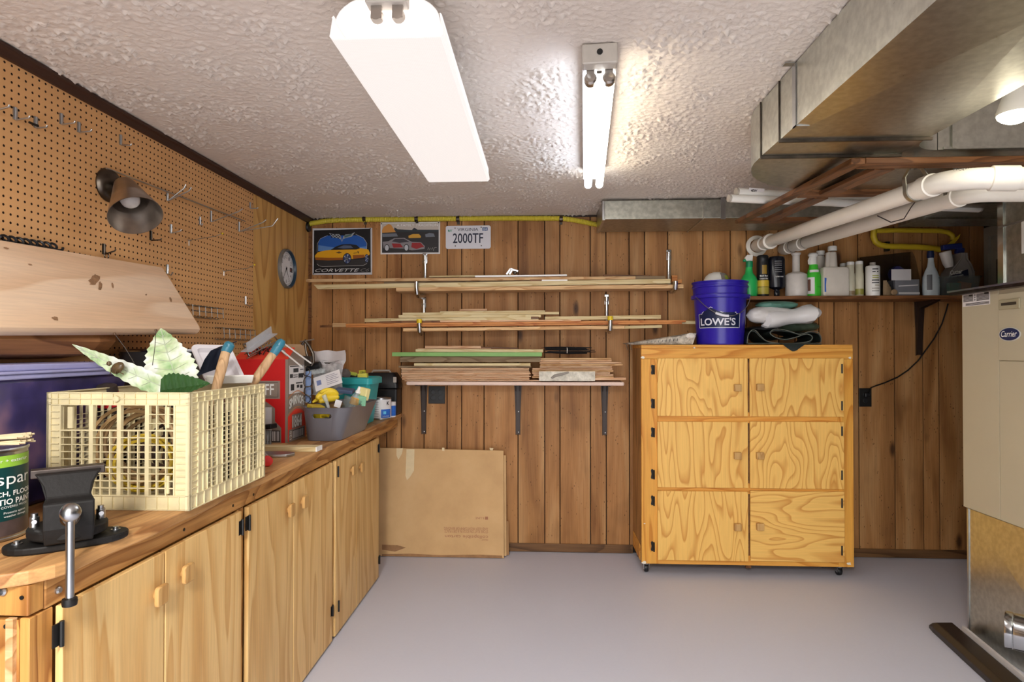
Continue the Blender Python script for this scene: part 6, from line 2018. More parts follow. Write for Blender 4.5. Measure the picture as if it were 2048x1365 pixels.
upside('AND KEEP FROM DAMP OR BENDING', 888, 1056, 976, 1059.5)
upside('STORE FLAT ON EDGE IN A DRY PLACE', 889, 1061, 976, 1066)
upside('collapsible carton', 890, 1070, 976, 1077)
upside('FRONT', 963, 1079, 976, 1082)
upside('E-LINE', 951, 1035, 968, 1039)
flat([[uvp(*p_) for p_ in ((970, 1034), (976, 1034), (976, 1040), (970, 1040))]], F, inkb, t, 'printed_box', .0012 * sgn)
stain = plain('damp_stain', (150, 112, 76), .8, speck=.2)
flat([[uvp(*p_) for p_ in ((764, 1113), (1005, 1117), (1004, 1112), (960, 1110), (880, 1111), (820, 1108), (764, 1109))], [uvp(*p_) for p_ in ((764, 1100), (790, 1104), (812, 1096), (795, 1091), (764, 1090))]], F, stain, t, 'damp_stain', .001 * sgn)
sheet('second cardboard sheet behind the front one, showing at right', 710, 908, 1013, 911, 1110, 1113, 4.040, 4.108, M['kraft'])
sheet('third cardboard sheet, lower and furthest right of the leaning stack', 720, 1040, 1018, 1043, 1108, 1111, 4.062, 4.105, plain('brown_kraft', (170, 128, 84), .8))
# ================================================================== ON TOP OF THE ROLLING CABINET
ZC = zt_cab = at(1400, 690, Y=CY).z
# bucket
bc = at(1440, 690, Y=3.90)
bc.z = ZC + .0006
t = thing('bucket', 'big blue plastic hardware bucket with wire handle on the yellow cabinet', 'bucket', bc)
M['bucket_blue'] = plain('bucket_blue', (44, 30, 158), .3, speck=.03)
k_ = 3.95 / FPX
H_ = (692 - 571) * k_
r0, r1 = 43.5 * k_, 50.5 * k_
prof = [(r0 - .006, 0), (r0, .006), (r0 + (r1 - r0) * .72, H_ * .73), (r1 + .010, H_ * .735), (r1 + .012, H_ * .75), (r1 + .010, H_ * .79), (r1 - .002, H_ * .80), (r1, H_ * .90), (r1 + .006, H_ * .91), (r1 + .006, H_ * .93), (r1 + .001, H_ * .935), (r1 + .002, H_ * .975), (r1 + .007, H_ * .98), (r1 + .008, H_), (r1 - .002, H_), (r1 - .006, H_ * .96), (r0 - .006, .02), (0, .015)]
G().lathe(prof, bc, None, 64).build('pail', M['bucket_blue'], t, True)
# logo wrapped on the front
af = -90 - 20.5
zl0 = bc.z + (692 - 660) * k_
rb = lambda z: r0 + (r1 - r0) * .72 * min(1, (z - bc.z) / (H_ * .73)) + .0008


def onb(u, v, off=0.0):
    """u metres round the pail from the front, v metres above the logo's foot"""
    z = zl0 + v
    rr = rb(z) + off
    A = math.radians(af) + u / rb(zl0)
    return Vector((bc.x + rr * math.cos(A), bc.y + rr * math.sin(A), z))


def bpoly(polys, mat, name, off):
    g = G()
    for poly in polys:
        P_ = [onb(u, v, off) for u, v in poly]
        g.add(P_, [tuple(range(len(P_)))])
    return g.build(name, mat, t)


M['logo_navy'] = newmat('logo_navy', (22, 34, 70), .35)
M['logo_white'] = newmat('logo_white', (226, 226, 236), .35)
lw, lh = .262, .085
x0 = -.125
n = 20
top = lambda u: lh + (.0 if u < .028 or u > lw - .028 else .008) + max(0, .030 * (1 - abs(u - .085) / .058)) * (1 if .028 <= u <= .15 else 0)
cells = []
for i in range(n):
    u0, u1 = lw * i / n, lw * (i + 1) / n
    cells.append([(x0 + u0, 0), (x0 + u1, 0), (x0 + u1, top(u1 - 1e-5)), (x0 + u0, top(u0 + 1e-5))])
bpoly(cells, M['logo_navy'], 'logo_field', .0004)
ol = [(0, 0)] + [(lw * i / n, 0) for i in range(1, n + 1)] + [(lw, lh), (lw - .028, lh), (lw - .028, lh + .008), (.15, lh + .008), (.085, lh + .042), (.028, lh + .008), (.026, lh), (0, lh), (0, 0)]
bpoly(strip([(x0 + a, b) for a, b in ol], .0042), M['logo_white'], 'logo_outline', .0010)
words("LOWE'S", F0, lw - .045, .046, M['logo_white'], t, .022, 0, bend=lambda u, v: onb(x0 + .014 + u, .014 + v, .0012))
bpoly([[(.215, .02), (.225, .02), (.225, .065), (.215, .065)]], M['logo_white'], 'small_label', .0010)
hz_ = bc.z + H_ * .765
hp = []
for k in range(25):
    A = math.radians(200 + (340 - 200) * k / 24)
    s = math.sin(math.pi * k / 24)
    rr = r1 + .014 + .004 * s
    hp.append(Vector((bc.x + rr * math.cos(A) * (1.0), bc.y + rr * math.sin(A), hz_ - (.128 * (s ** 1.2) if k < 12 else .128 * (s ** 1.1)))))
hd = G().tube(hp, .0024, 8).build('wire_handle', M['steel'], t, True)
gp = hp[8:13]
G().tube(gp, .008, 12).build('grip', M['logo_white'], hd, True)
for A in (200, 340):
    G().lathe([(.012, 0), (.012, .008), (0, .009)], Vector((bc.x + r1 * math.cos(math.radians(A)) * 1.04, bc.y + r1 * math.sin(math.radians(A)) * 1.04, hz_)), (math.pi / 2, 0, math.radians(A + 90)), 14).build('handle_ear', M['bucket_blue'], t)
# round tub upside down in the bucket
c = at(1433, 568, Y=3.93)
t = thing('round_tub', 'white round tub with a grey and lime label sticking out of the bucket', 'tub', c)
G().lathe([(.083, -.09), (.087, -.03), (.086, -.01), (.080, .02), (.068, .046), (.048, .064), (.024, .072), (0, .074)], c, None, 36).build('tub', M['white'], t, True)
patch(Vector((c.x, c.y, 0)), .0875, -84, -20, c.z - .028, c.z - .0, plain('tub_gray_label', (140, 134, 128), .4), 'gray_label', t)
g = G()
rows = [[Vector((c.x + rr * math.cos(math.radians(a)), c.y + rr * math.sin(math.radians(a)), c.z + zz + .0008)) for a in np.linspace(-84, -20, 9)] for rr, zz in ((.0872, -.012), (.0868, -.006), (.0812, .020), (.0694, .046), (.05, .0645))]
g.grid(rows)
g.build('gray_label', plain('tub_gray_label_2', (140, 134, 128), .4), t, True)
g = G()
g.grid([[Vector((c.x + rr * math.cos(math.radians(a)), c.y + rr * math.sin(math.radians(a)), c.z + zz + .0016)) for a in np.linspace(-64, -40, 5)] for rr, zz in ((.0825, .0185), (.0705, .045))])
g.build('lime_mark', plain('lime_mark_print', (160, 176, 60), .4), t, True)
words('SPACKLING', F0, .05, .008, M['print_white'], t, .01, bend=canbend(Vector((c.x, c.y, 0)), .0885, c.z - .016, -70))
tag(G().tube([at(1389, 560, Y=4.0), at(1391, 580, Y=4.0), at(1392, 610, Y=4.0)], .003, 6).build('thin_stick', M['wood_dark'], None, True), 'thin dark stick standing behind the left rim of the bucket', 'stick')

# paint tray
t = thing('paint_tray', 'paint-crusted metal roller tray lying left of the bucket on the cabinet', 'paint tray', at(1325, 690, Y=3.9))
m = metal('crusted_tin', (150, 144, 134), .5, .45, 40, .6)
w = N(m)
n1 = w.noise(w.coord((26, 26, 26)), 1.0, 5.0, .7)
w.set(w.b.inputs['Metallic'], w.ramp(n1, [(.4, gray(0.8)), (.55, gray(0.0))]))
w.color(w.ramp(n1, [(.3, (120, 112, 100)), (.5, (176, 170, 158)), (.66, (222, 216, 202))]))
w.bump(n1, .2, .004)
ya_, yb_ = 3.83, 4.06
A_, B_ = at(1256, 686.5, Y=ya_), at(1393, 666, Y=ya_)
zlo = ZC + .001
ring = lambda dx, dz: [Vector((A_.x + dx, ya_ + dx, A_.z + dz)), Vector((B_.x - dx, ya_ + dx, B_.z + dz)), Vector((B_.x - dx, yb_ - dx, B_.z + dz)), Vector((A_.x + dx, yb_ - dx, A_.z + dz))]
bot = [Vector((A_.x + .02, ya_ + .012, A_.z - .008)), Vector((B_.x - .02, ya_ + .012, zlo + .002)), Vector((B_.x - .02, yb_ - .012, zlo + .002)), Vector((A_.x + .02, yb_ - .012, A_.z - .008))]
G().loft([bot, ring(0, -.002), ring(-.004, .0), ring(.004, .001), [p_ + Vector((0, 0, .003)) for p_ in bot]]).build('tray_shell', m, t)
for k in range(9):
    s = .28 + k * .055
    p = A_.lerp(B_, s)
    pb_ = Vector((p.x, ya_ + .009, p.z + (zlo - p.z) * .45))
    G().beam(pb_ + Vector((0, -.004, -.012 * s)), pb_ + Vector((.004, -.002, .012 * s)), .004, .004).build('rib', M['steel'], t)
G().tube([A_ + Vector((.014, .02, -.002)), A_ + Vector((.020, .02, -.028)), A_ + Vector((.026, .02, -.045))], .003, 6).tube([A_ + Vector((.014, .2, -.002)), A_ + Vector((.026, .2, -.045))], .003, 6).build('tray_leg', M['steel'], t)
G().lathe([(.0, -.012), (.03, -.008), (.034, .0), (.02, .01), (0, .012)], B_ + Vector((-.035, -.004, -.02)), (math.pi / 2, 0, .3), 10, sy=.6).build('paint_crust', plain('paint_crust_white', (226, 220, 210), .6, bump=.5), t)

# dark tarp folded in loops, bag and plastic sheeting above it
t = thing('folded_tarp', 'dark green-black tarp folded in loops on the yellow cabinet', 'tarp', at(1570, 690, Y=3.9))
m = plain('tarp_dark', (30, 38, 36), .45, speck=.3, scale=30)
lay = [[(1494, 688), (1496, 672), (1503, 662), (1512, 663), (1522, 674), (1535, 684), (1560, 688), (1590, 688), (1618, 684), (1624, 675), (1612, 670), (1590, 676), (1570, 680), (1550, 676), (1540, 668), (1546, 661), (1560, 660), (1580, 664), (1600, 670), (1620, 664), (1636, 666), (1642, 676), (1642, 686)],
       [(1496, 690), (1520, 688), (1560, 690.0), (1600, 690), (1643, 688)]]
for i, pl in enumerate(lay):
    P_ = [at(x, y, Y=3.80) for x, y in pl]
    for p_ in P_: p_.z = max(p_.z, ZC + .006)
    # smooth the loop
    dense = []
    for a, b, c, d in zip([P_[0]] + P_[:-2], P_[:-1], P_[1:], P_[2:] + [P_[-1]]):
        for s in np.linspace(0, 1, 5, endpoint=False):
            dense.append(.5 * ((2 * b) + (c - a) * s + (2 * a - 5 * b + 4 * c - d) * s * s + (3 * b - a - 3 * c + d) * s ** 3))
    dense.append(P_[-1])
    G().grid([[p_ + Vector((0, dy, .004 * math.sin(k * .3 + dy * 20))) for k, p_ in enumerate(dense)] for dy in (0, .06, .14, .22)], .005).build('tarp_layer', m, t, True)
    G().tube([p_ + Vector((0, -.001, .003)) for p_ in dense], .0018, 5).build('tarp_hem', plain('tarp_edge', (112, 116, 104), .5), t, True)
A, B, C_ = at(1564, 688.3, Y=3.760), at(1612, 688.3, Y=3.760), at(1588, 703, Y=3.752)
G().grid([[A, A.lerp(B, .5) + Vector((0, 0, .002)), B], [A.lerp(C_, .55) + Vector((-.01, -.004, 0)), A.lerp(B, .5).lerp(C_, .6) + Vector((0, -.006, 0)), B.lerp(C_, .5) + Vector((.0, -.002, 0))], [C_ + Vector((-.012, 0, 0)), C_, C_ + Vector((.014, 0, .004))]], .003).build('hanging_flap', m, t, True)
A2 = [Vector((A.x, 3.85, ZC + .008)), Vector((B.x, 3.85, ZC + .008))]
G().grid([[A2[0], A2[1]], [A, B]], .003).build('hanging_flap', m, t, True)


def blob(name, lab, cat, px0, py0, px1, py1, Y0, Y1, mat, wob=.2, seed=1, part='bundle'):
    """soft crumpled bundle filling the given outline"""
    r_ = random.Random(seed)
    a, b = at(px0, py0, Y=Y0), at(px1, py1, Y=Y0)
    c = Vector(((a.x + b.x) / 2, (Y0 + Y1) / 2, (a.z + b.z) / 2))
    sx_, sy_2, sz_ = (b.x - a.x) / 2, (Y1 - Y0) / 2, (a.z - b.z) / 2
    t = thing(name, lab, cat, (c.x, c.y, b.z))
    ph = [r_.uniform(0, 6.28) for _ in range(8)]
    rings = []
    for i in range(15):
        u = -1 + 2 * i / 14
        rr = math.sqrt(max(0, 1 - abs(u) ** 3.2)) * .98 + .02
        ring_ = []
        for k in range(22):
            A = 2 * math.pi * k / 22
            q_ = 1 + wob * (.4 * math.sin(3 * A + ph[0] + u * 3) + .3 * math.sin(5 * A + ph[1] - u * 5) + .3 * math.sin(8 * A + u * 9 + ph[2]))
            ring_.append(c + Vector((u * sx_, math.cos(A) * rr * sy_2 * q_, math.sin(A) * rr * sz_ * min(q_, 1.0) + .25 * sz_ * math.sin(u * 2.2 + ph[3]) * 0)))
        rings.append(ring_)
    G().loft(rings).build(part, mat, t, True)
    return t


blob('gray_green_bag', 'dull green plastic bag squashed under the white sheeting', 'bag', 1560, 641, 1649, 664, 3.97, 4.13, plain('dull_green_plastic', (78, 92, 76), .35, speck=.12), .16, 3, 'bag')
blob('black_bag', 'black plastic bag tucked behind the folded tarp', 'bag', 1498, 652, 1570, 664, 3.86, 4.08, plain('black_film', (24, 26, 28), .3), .16, 9, 'bag')
t = blob('plastic_sheeting', 'clear-white bundle of plastic sheeting under the bottle shelf', 'plastic sheeting', 1497, 612, 1600, 648, 3.85, 3.95, plain('milky_film', (206, 202, 200), .18, speck=.05, scale=8), .2, 5, 'crumpled_sheet')
a, b = at(1530, 642, Y=3.84), at(1642, 626, Y=3.83)
g = G()
rings = []
for i in range(13):
    s = i / 12
    p_ = a.lerp(b, s)
    r_ = .052 * (1 + .12 * math.sin(s * 9)) * (1 if i < 12 else .7) * (.6 if i == 0 else 1)
    rings.append([p_ + Vector((.01 * math.sin(k), .055 + r_ * 1.2 * math.cos(2 * math.pi * k / 16), r_ * math.sin(2 * math.pi * k / 16) * (1 + .08 * math.sin(k * 2.1 + s * 7)))) for k in range(16)])
g.loft(rings).build('rolled_sheet', plain('rolled_film', (222, 220, 220), .18, speck=.04, scale=8), t, True)
t = blob('green_packet', 'flattened teal-green packet on top of the white sheeting', 'packet', 1519, 600.5, 1606, 618, 3.86, 4.02, plain('teal_packet', (86, 132, 118), .35, speck=.15), .12, 12, 'packet')

# ================================================================== BOTTLE SHELF
YSF = 3.93
a, b = at(1490, 592.6, Y=YSF), at(1930, 591.0, Y=YSF)
ZB = a.z
x1_ = 2.86
t = thing('bottle_shelf', 'long dark-stained wooden shelf of bottles on the right of the back wall', 'shelf', ((a.x + x1_) / 2, 4.03, ZB))
G().box(a.x, x1_, YSF, D - .002, ZB - .023, ZB).build('shelf_board', M['wood_dark_x'], t, bevel=.003)
x = at(1838, 650, Y=D - .01).x
g = G()
pr_ = [(0, 0), (-.2, 0), (-.2, -.008), (-.04, -.045), (-.02, -.25), (-.012, -.35), (0, -.355)]
g.prism(pr_, .004, frame((x - .018, D - .001, ZB - .024), (0, 1, 0), (0, 0, 1)))
g.prism(pr_, .004, frame((x + .014, D - .001, ZB - .024), (0, 1, 0), (0, 0, 1)))
g.prism([(-.026, 0), (.026, 0), (.013, -.30), (.010, -.35), (-.010, -.35), (-.013, -.30)], .014, frame((x, D - .001, ZB - .024), (1, 0, 0), (0, 0, 1)))
g.build('shelf_bracket', M['brown_metal'], t)

YB = 4.02
kb = (YB + .07) / FPX
zpx = lambda py: at(1650, py, Y=YB).z


def bx(px, Y=YB): return at(px, 560, Y=Y).x


def bottle(name, lab, xl_, xr_, prof, mat, Y=YB, sy=1.0, cat='bottle', n=28, zoff=0.0006, part='bottle'):
    """round bottle: prof of (half width px, y px) from foot to top"""
    cx = bx((xl_ + xr_) / 2, Y)
    t = thing(name, lab, cat, (cx, Y, ZB))
    k = (Y + .07) / FPX
    G().lathe([(max(r_ * k, 0), max(at(1650, y, Y=Y).z, ZB + zoff) - ZB) for r_, y in prof], (cx, Y, ZB), None, n, 1, sy).build(part, mat, t, True)
    return t, cx, k


def band(t, cx, Y, rpx, y0, y1, mat, name, a0=-170, a1=-10, sy=1.0, off=.0008):
    k = (Y + .07) / FPX
    g = G()
    A = [math.radians(a0 + (a1 - a0) * i / 14) for i in range(15)]
    r_ = rpx * k + off
    g.grid([[(cx + r_ * math.cos(a), Y + r_ * sy * math.sin(a), at(1650, y, Y=Y).z) for a in A] for y in (y0, y1)])
    return g.build(name, mat, t, True)


def bwords(t, body, cx, Y, rpx, y1, h, w_, a0, mat, bold=0.0):
    k = (Y + .07) / FPX
    return words(body, F0, w_, h, mat, t, bold, 0, bend=canbend(Vector((cx, Y, 0)), rpx * k + .0016, at(1650, y1, Y=Y).z, a0))


gr = plain('green_plastic', (44, 186, 96), .3, speck=.04)
t, cx, k = bottle('spray_mister', 'mint green spray mister with white trigger, left end of the bottle shelf', 1482, 1514, [(14.5, 593), (15.5, 590), (15.5, 561), (13, 554), (7.5, 546), (6.6, 540), (6.2, 534)], gr)
G().lathe([(6.6 * k, 0), (6.4 * k, 11 * k), (5.4 * k, 12 * k)], (cx + .002, YB, zpx(534)), None, 18).build('collar', plain('deep_green_plastic', (20, 140, 90), .35), t, True)
g = G().loft([[(cx - .020, YB - .012, zpx(522)), (cx + .020, YB - .012, zpx(522)), (cx + .020, YB + .012, zpx(522)), (cx - .020, YB + .012, zpx(522))],
              [(cx - .028, YB - .012, zpx(515)), (cx + .022, YB - .012, zpx(514)), (cx + .022, YB + .012, zpx(514)), (cx - .028, YB + .012, zpx(515))],
              [(cx - .014, YB - .010, zpx(509)), (cx + .024, YB - .010, zpx(508.5)), (cx + .024, YB + .010, zpx(508.5)), (cx - .014, YB + .010, zpx(509))]])
g.build('trigger_head', M['white'], t, bevel=.004)
G().lathe([(0, 0), (.011, .002), (.013, .008), (.010, .016), (0, .018)], (cx - .026, YB, zpx(523)), None, 14).build('trigger', plain('deep_green_plastic_2', (24, 150, 96), .35), t, True)
band(t, cx, YB, 15.5, 578, 563, plain('blue_label', (70, 110, 140), .4), 'blue_label', -165, -120)

t, cx, k = bottle('spray_can', 'slim black and yellow spray can between green mister and upside-down bottle', 1514, 1537, [(10.5, 593), (11.2, 590.5), (11.2, 525), (10.5, 521), (10.8, 520), (10.8, 513), (9, 510.5), (0, 510)], M['black_plastic'])
band(t, cx, YB, 11.2, 589, 575, plain('olive_label', (176, 160, 64), .4), 'yellow_label')
band(t, cx, YB, 11.2, 574, 561, plain('gold_label', (206, 176, 56), .4), 'gold_label')
bwords(t, 'Bed Bug', cx, YB, 11.2, 555, .014, .052, -135, M['print_white'], .02)
bwords(t, '& insect killer', cx, YB, 11.2, 559.5, .010, .056, -137, M['print_white'], .02)
band(t, cx, YB, 11.2, 549, 531, plain('gold_flash', (150, 120, 40), .4), 'gold_flash', -115, -70)
t, cx, k = bottle('polish_bottle', 'black bottle standing upside down on its cap', 1538, 1569, [(4.5, 593), (5.4, 591.5), (5.4, 582), (4.5, 581), (5, 579.5), (9, 578), (14.6, 575), (15.4, 570), (15.4, 520), (14, 514), (9, 512), (0, 511.5)], plain('glossy_black', (18, 20, 30), .22), sy=.7)
for yy in (523, 527, 531, 536, 540, 544):
    band(t, cx, YB, 15.4, yy + 1.0, yy, plain('dim_print', (150, 150, 150), .4), 'print_line', -118, -68, .7)
bwords(t, 'leather cream', cx, YB, 15.4, 556, .010, .05, -118, M['print_white'], .0)
t, cx, k = bottle('funnel_bottle', 'squat grey-white bottle with a tall thin neck on the shelf', 1572.6, 1612, [(19, 593), (19.6, 591), (19.6, 550.5), (19, 549.6), (14, 546), (8, 544.5), (6.8, 543), (6.6, 511), (8.6, 509), (9, 507.5), (8.8, 506), (6, 505.4), (5.6, 509)], plain('gray_white_plastic', (206, 200, 194), .4))
grn = plain('lime_green', (70, 196, 56), .35, speck=.05)
t, cx, k = bottle('pet_spray', 'bright lime spray bottle with white pump head on the shelf', 1614, 1640, [(12.4, 593), (13, 590), (13, 553), (11, 545), (8.2, 537), (7.4, 530)], grn)
band(t, cx, YB, 13, 589, 556, M['label_white'], 'white_panel', -165, -105)
band(t, cx, YB, 13.05, 583, 560, plain('pink_brown', (120, 84, 70), .45), 'brown_mark', -160, -135, off=.0014)
band(t, cx, YB, 13, 541 + 6, 541, M['label_white'], 'white_swirl', -150, -60, off=-.006)
bwords(t, 'tropiclean', cx, YB, 13.1, 577, .010, .034, -84, plain('dark_green_ink', (20, 90, 30), .5))
G().lathe([(7.2 * k, 0), (6.8 * k, .012), (6.4 * k, .05), (8.6 * k, .058), (9.0 * k, .066), (7 * k, .075), (0, .077)], (cx - .003, YB, zpx(530)), None, 20).build('pump_head', M['white'], t, True)
G().tube([(cx - .02, YB, zpx(514)), (cx - .034, YB - .01, zpx(522)), (cx - .032, YB - .01, zpx(529))], .006, 8).build('pump_trigger', M['white'], t, True)

jug = plain('translucent_white_plastic', (214, 206, 194), .35, speck=.03)
cx = bx(1665.5)
t = thing('dosing_jug', 'square off-white jug with tall side neck and cap on the shelf', 'jug', (cx, YB, ZB))
kx = (YB + .07) / FPX
g = G().loft([[(a_, b_2, ZB + .0006 + z) for a_, b_2 in rrect(cx - 24.5 * kx + i_, YB - .055 + i_, cx + 24.5 * kx - i_, YB + .055 - i_, .014)] for z, i_ in ((0, .004), (.006, 0), (zpx(541) - ZB, 0), (zpx(537) - ZB, .006), (zpx(536) - ZB, .016))])
g.build('jug_body', jug, t, True)
G().lathe([(9 * kx, 0), (8.4 * kx, .03), (7.4 * kx, .09), (6.6 * kx, .105)], (bx(1665), YB, zpx(538)), None, 20).build('neck', jug, t, True)
G().lathe([(8 * kx, 0), (8.2 * kx, .004), (8.2 * kx, .026), (7.4 * kx, .030), (0, .030)], (bx(1665), YB, zpx(502.5)), None, 20).build('cap', M['white'], t, True)
G().loft([[(bx(1650), YB - .012, zpx(538)), (bx(1659), YB - .012, zpx(538)), (bx(1659), YB + .012, zpx(538)), (bx(1650), YB + .012, zpx(538))], [(bx(1652), YB - .010, zpx(506)), (bx(1659), YB - .010, zpx(504)), (bx(1659), YB + .010, zpx(504)), (bx(1652), YB + .010, zpx(506))]]).build('pour_handle', jug, t, bevel=.004)
p0_ = frame((cx - 24.5 * kx, YB - .0553, ZB), (1, 0, 0), (0, 0, 1))
flat([[(.006, .028), (.016, .028), (.014, .07), (.018, .115), (.006, .118)]], p0_, M['blue'], t, 'blue_label', .001)
t, cx2, k2 = bottle('tall_jug', 'pale jug with a capped neck half hidden behind the square jug', 1631, 1652, [(17, 593), (17.5, 590), (17.5, 545), (10, 528), (7, 512)], jug, Y=4.115, sy=.5)
G().lathe([(7.6 * k2, 0), (7.6 * k2, .028), (0, .03)], (cx2, 4.115, at(1640, 511, Y=4.115).z), None, 18).build('cap', M['white'], t, True)

vial = [(7.2, 593), (7.8, 591), (7.8, 549), (6.9, 547), (6.9, 531)]
clr = plain('frosted_vial', (206, 200, 176), .3, speck=.04)
for lab, xa_, xb_, Y_, liq, dy in (('frosted dosing bottle half hidden behind, right of the square jug', 1681, 1694, 4.10, None, 3), ('frosted dosing bottle with brown rest, middle of the three', 1693, 1708.5, YB, (150, 128, 96), 0), ('frosted dosing bottle with olive liquid, right of the three', 1711, 1726, YB, (150, 146, 70), -1)):
    t, cx, k = bottle('dosing_bottle', lab, xa_, xb_, [(r_, y + (dy if y < 590 else 0)) for r_, y in vial], clr, Y=Y_)
    G().lathe([(6.6 * k, 0), (6.8 * k, .002), (6.8 * k, .020), (6.0 * k, .023), (0, .023)], (cx, Y_, at(1650, 531.5 + dy, Y=Y_).z), None, 18).build('cap', M['white'], t, True)
    if liq: band(t, cx, Y_, 7.8, 590.5, 583 if liq[2] > 80 else 579, plain('liquid_%d' % liq[1], liq, .3), 'liquid', -175, -5)
YBo, YB = YB, 3.965
t, cx, k = bottle('white_bottle', 'white bottle with rows of black and green print on the shelf', 1733, 1758, [(11.8, 593), (12.3, 590.5), (12.3, 536), (11.4, 533.5), (6, 532), (5.2, 532)], M['white'], Y=3.965)
G().lathe([(5 * k, 0), (5 * k, .018), (0, .019)], (cx, YB, at(1650, 532, Y=YB).z), None, 16).build('cap', M['lampgray'], t, True)
for i, (yy, a0_, a1_, rgb) in enumerate(((540, -120, -70, (60, 60, 60)), (545, -120, -95, (60, 60, 60)), (545, -84, -70, (60, 60, 60)), (553, -120, -66, (170, 170, 90)), (557, -120, -66, (170, 170, 90)), (562, -124, -60, (70, 70, 70)), (567, -124, -60, (70, 70, 70)), (572, -100, -60, (190, 180, 160)), (578, -124, -60, (176, 170, 160)), (583, -124, -60, (180, 176, 168)))):
    band(t, cx, YB, 12.3, yy + 1.6, yy - .6, plain('print_%d' % i, rgb, .5), 'print_line', a0_, a1_)

YB = YBo
# clear bag with a boxed part
xa_, xb_ = bx(1736, 4.0), bx(1845, 4.0)
t = thing('clear_bag', 'clear plastic bag holding a grey box and a white card', 'bag', ((xa_ + xb_) / 2, 4.03, ZB))
zt1, zt2 = at(1740, 510, Y=4.0).z, at(1835, 498, Y=4.0).z
r_ = random.Random(4)
rows = []
for i in range(9):
    s = i / 8
    row = []
    for k in range(13):
        u = k / 12
        top_ = zt1 + (zt2 - zt1) * u
        bulge = .055 * math.sin(math.pi * min(1, .1 + s * .9)) * (.6 + .4 * math.sin(math.pi * u))
        row.append(Vector((xa_ + (xb_ - xa_) * u, 4.10 - (.10 * (1 - s) ** .7) - bulge * .2 + .008 * r_.random(), ZB + .002 + (top_ - ZB - .002) * s)))
    rows.append(row)
G().grid(rows, .0006).build('bag_front', clear('bag_film', (236, 238, 240), .05, .14, (40, 40, 42)), t, True)
G().grid([[Vector((p_.x, 4.125, p_.z)) for p_ in row] for row in rows], .0006).build('bag_back', clear('bag_film_back', (236, 238, 240), .1, .12, (40, 40, 42)), t, True)
gx0 = bx(1789, 3.98)
t = thing('gray_box', 'small grey box with white stripes inside the clear bag', 'box', (bx(1812), 4.02, ZB))
xg0, xg1 = bx(1786), bx(1834)
G().box(xg0, xg1, 3.995, 4.085, ZB + .004, zpx(561)).build('box', plain('gray_card', (128, 128, 134), .5), t, bevel=.002)
Fg = frame((xg0, 3.995, ZB), (1, 0, 0), (0, 0, 1))
flat([[(.02, .062), (.14, .068), (.14, .074), (.02, .068)], [(.02, .012), (.15, .012), (.15, .026), (.02, .026)]], Fg, M['label_white'], t, 'white_stripe', .001)
tag(G().obox((bx(1797), 3.99, zpx(552)), (36 * kx, .003, 21 * kx), (.0, .0, 0)).build('white_card', M['label_white']), 'blank white card inside the clear bag above the grey box', 'card')
tag(G().lathe([(0, 0), (.05, .004), (.06, .04), (.05, .07), (.02, .09), (0, .092)], (bx(1802), 4.06, zpx(561) + .001), None, 18, 1, .5).build('blue_bundle', plain('blue_violet_plastic', (66, 62, 120), .4, speck=.2), None, True), 'blue-violet bundle on the grey box inside the bag', 'bundle')
g = G()
for i in range(7):
    a_ = Vector((bx(1761 + i * 5), 3.97 + .008 * i, ZB + .004))
    b_2 = Vector((bx(1763 + i * 4), 3.98 + .01 * i, ZB + .10 - .012 * i))
    g.beam(a_, b_2, .022, .012)
g.lathe([(.018, 0), (.020, .004), (.020, .012), (.012, .016)], (bx(1777), 3.965, ZB + .022), (math.pi / 2, 0, 0), 14)
tag(g.build('crumpled_paper', plain('beige_paper', (150, 124, 92), .7, speck=.2), None, bevel=.003), 'crumpled beige paper and fittings at the left of the clear bag', 'paper')

t, cx, k = bottle('cleaner_bottle', 'white cleaner bottle with a sloping shoulder and dark blue cap', 1848, 1876, [(14, 593), (15, 590), (15.4, 572), (14.6, 556), (11, 545), (7, 536), (5.4, 526), (5, 518)], plain('bluish_white', (214, 226, 232), .3), sy=.7)
G().lathe([(5.8 * k, 0), (6.2 * k, .02), (5.4 * k, .044), (0, .046)], (cx - .002, YB, zpx(518)), None, 18).build('cap', plain('navy_cap', (24, 40, 84), .35), t, True)
band(t, cx, YB, 15.2, 582, 545 + 7, plain('gray_label_print', (110, 112, 116), .4), 'dark_label', -140, -105, .7, .0012)
# sprayer jug, tilted, standing in a clear tub
cxj = bx(1913, 4.07)
t = thing('sprayer_jug', 'grey insect-spray jug with navy label and blue trigger head', 'sprayer', (cxj, 4.07, ZB))
kj = (4.14) / FPX
gj = plain('gray_jug_plastic', (150, 146, 142), .35)
g = G().loft([[(cxj + sx_ * 1.0 + a_ * kj, 4.07 + b_2, z) for a_, b_2 in rrect(-w_ / 2, -.04, w_ / 2, .04, 4 if w_ > 12 else 2, 4) for b_2 in (b_2,)] for z, w_, sx_ in ((ZB + .004, 46, -.0), (ZB + .012, 50, -.0), (at(1900, 562, Y=4.07).z, 50, 0), (at(1900, 545, Y=4.07).z, 44, .008), (at(1900, 531, Y=4.07).z, 28, .018), (at(1900, 520, Y=4.07).z, 14, .02), (at(1900, 508, Y=4.07).z, 12, .02))])
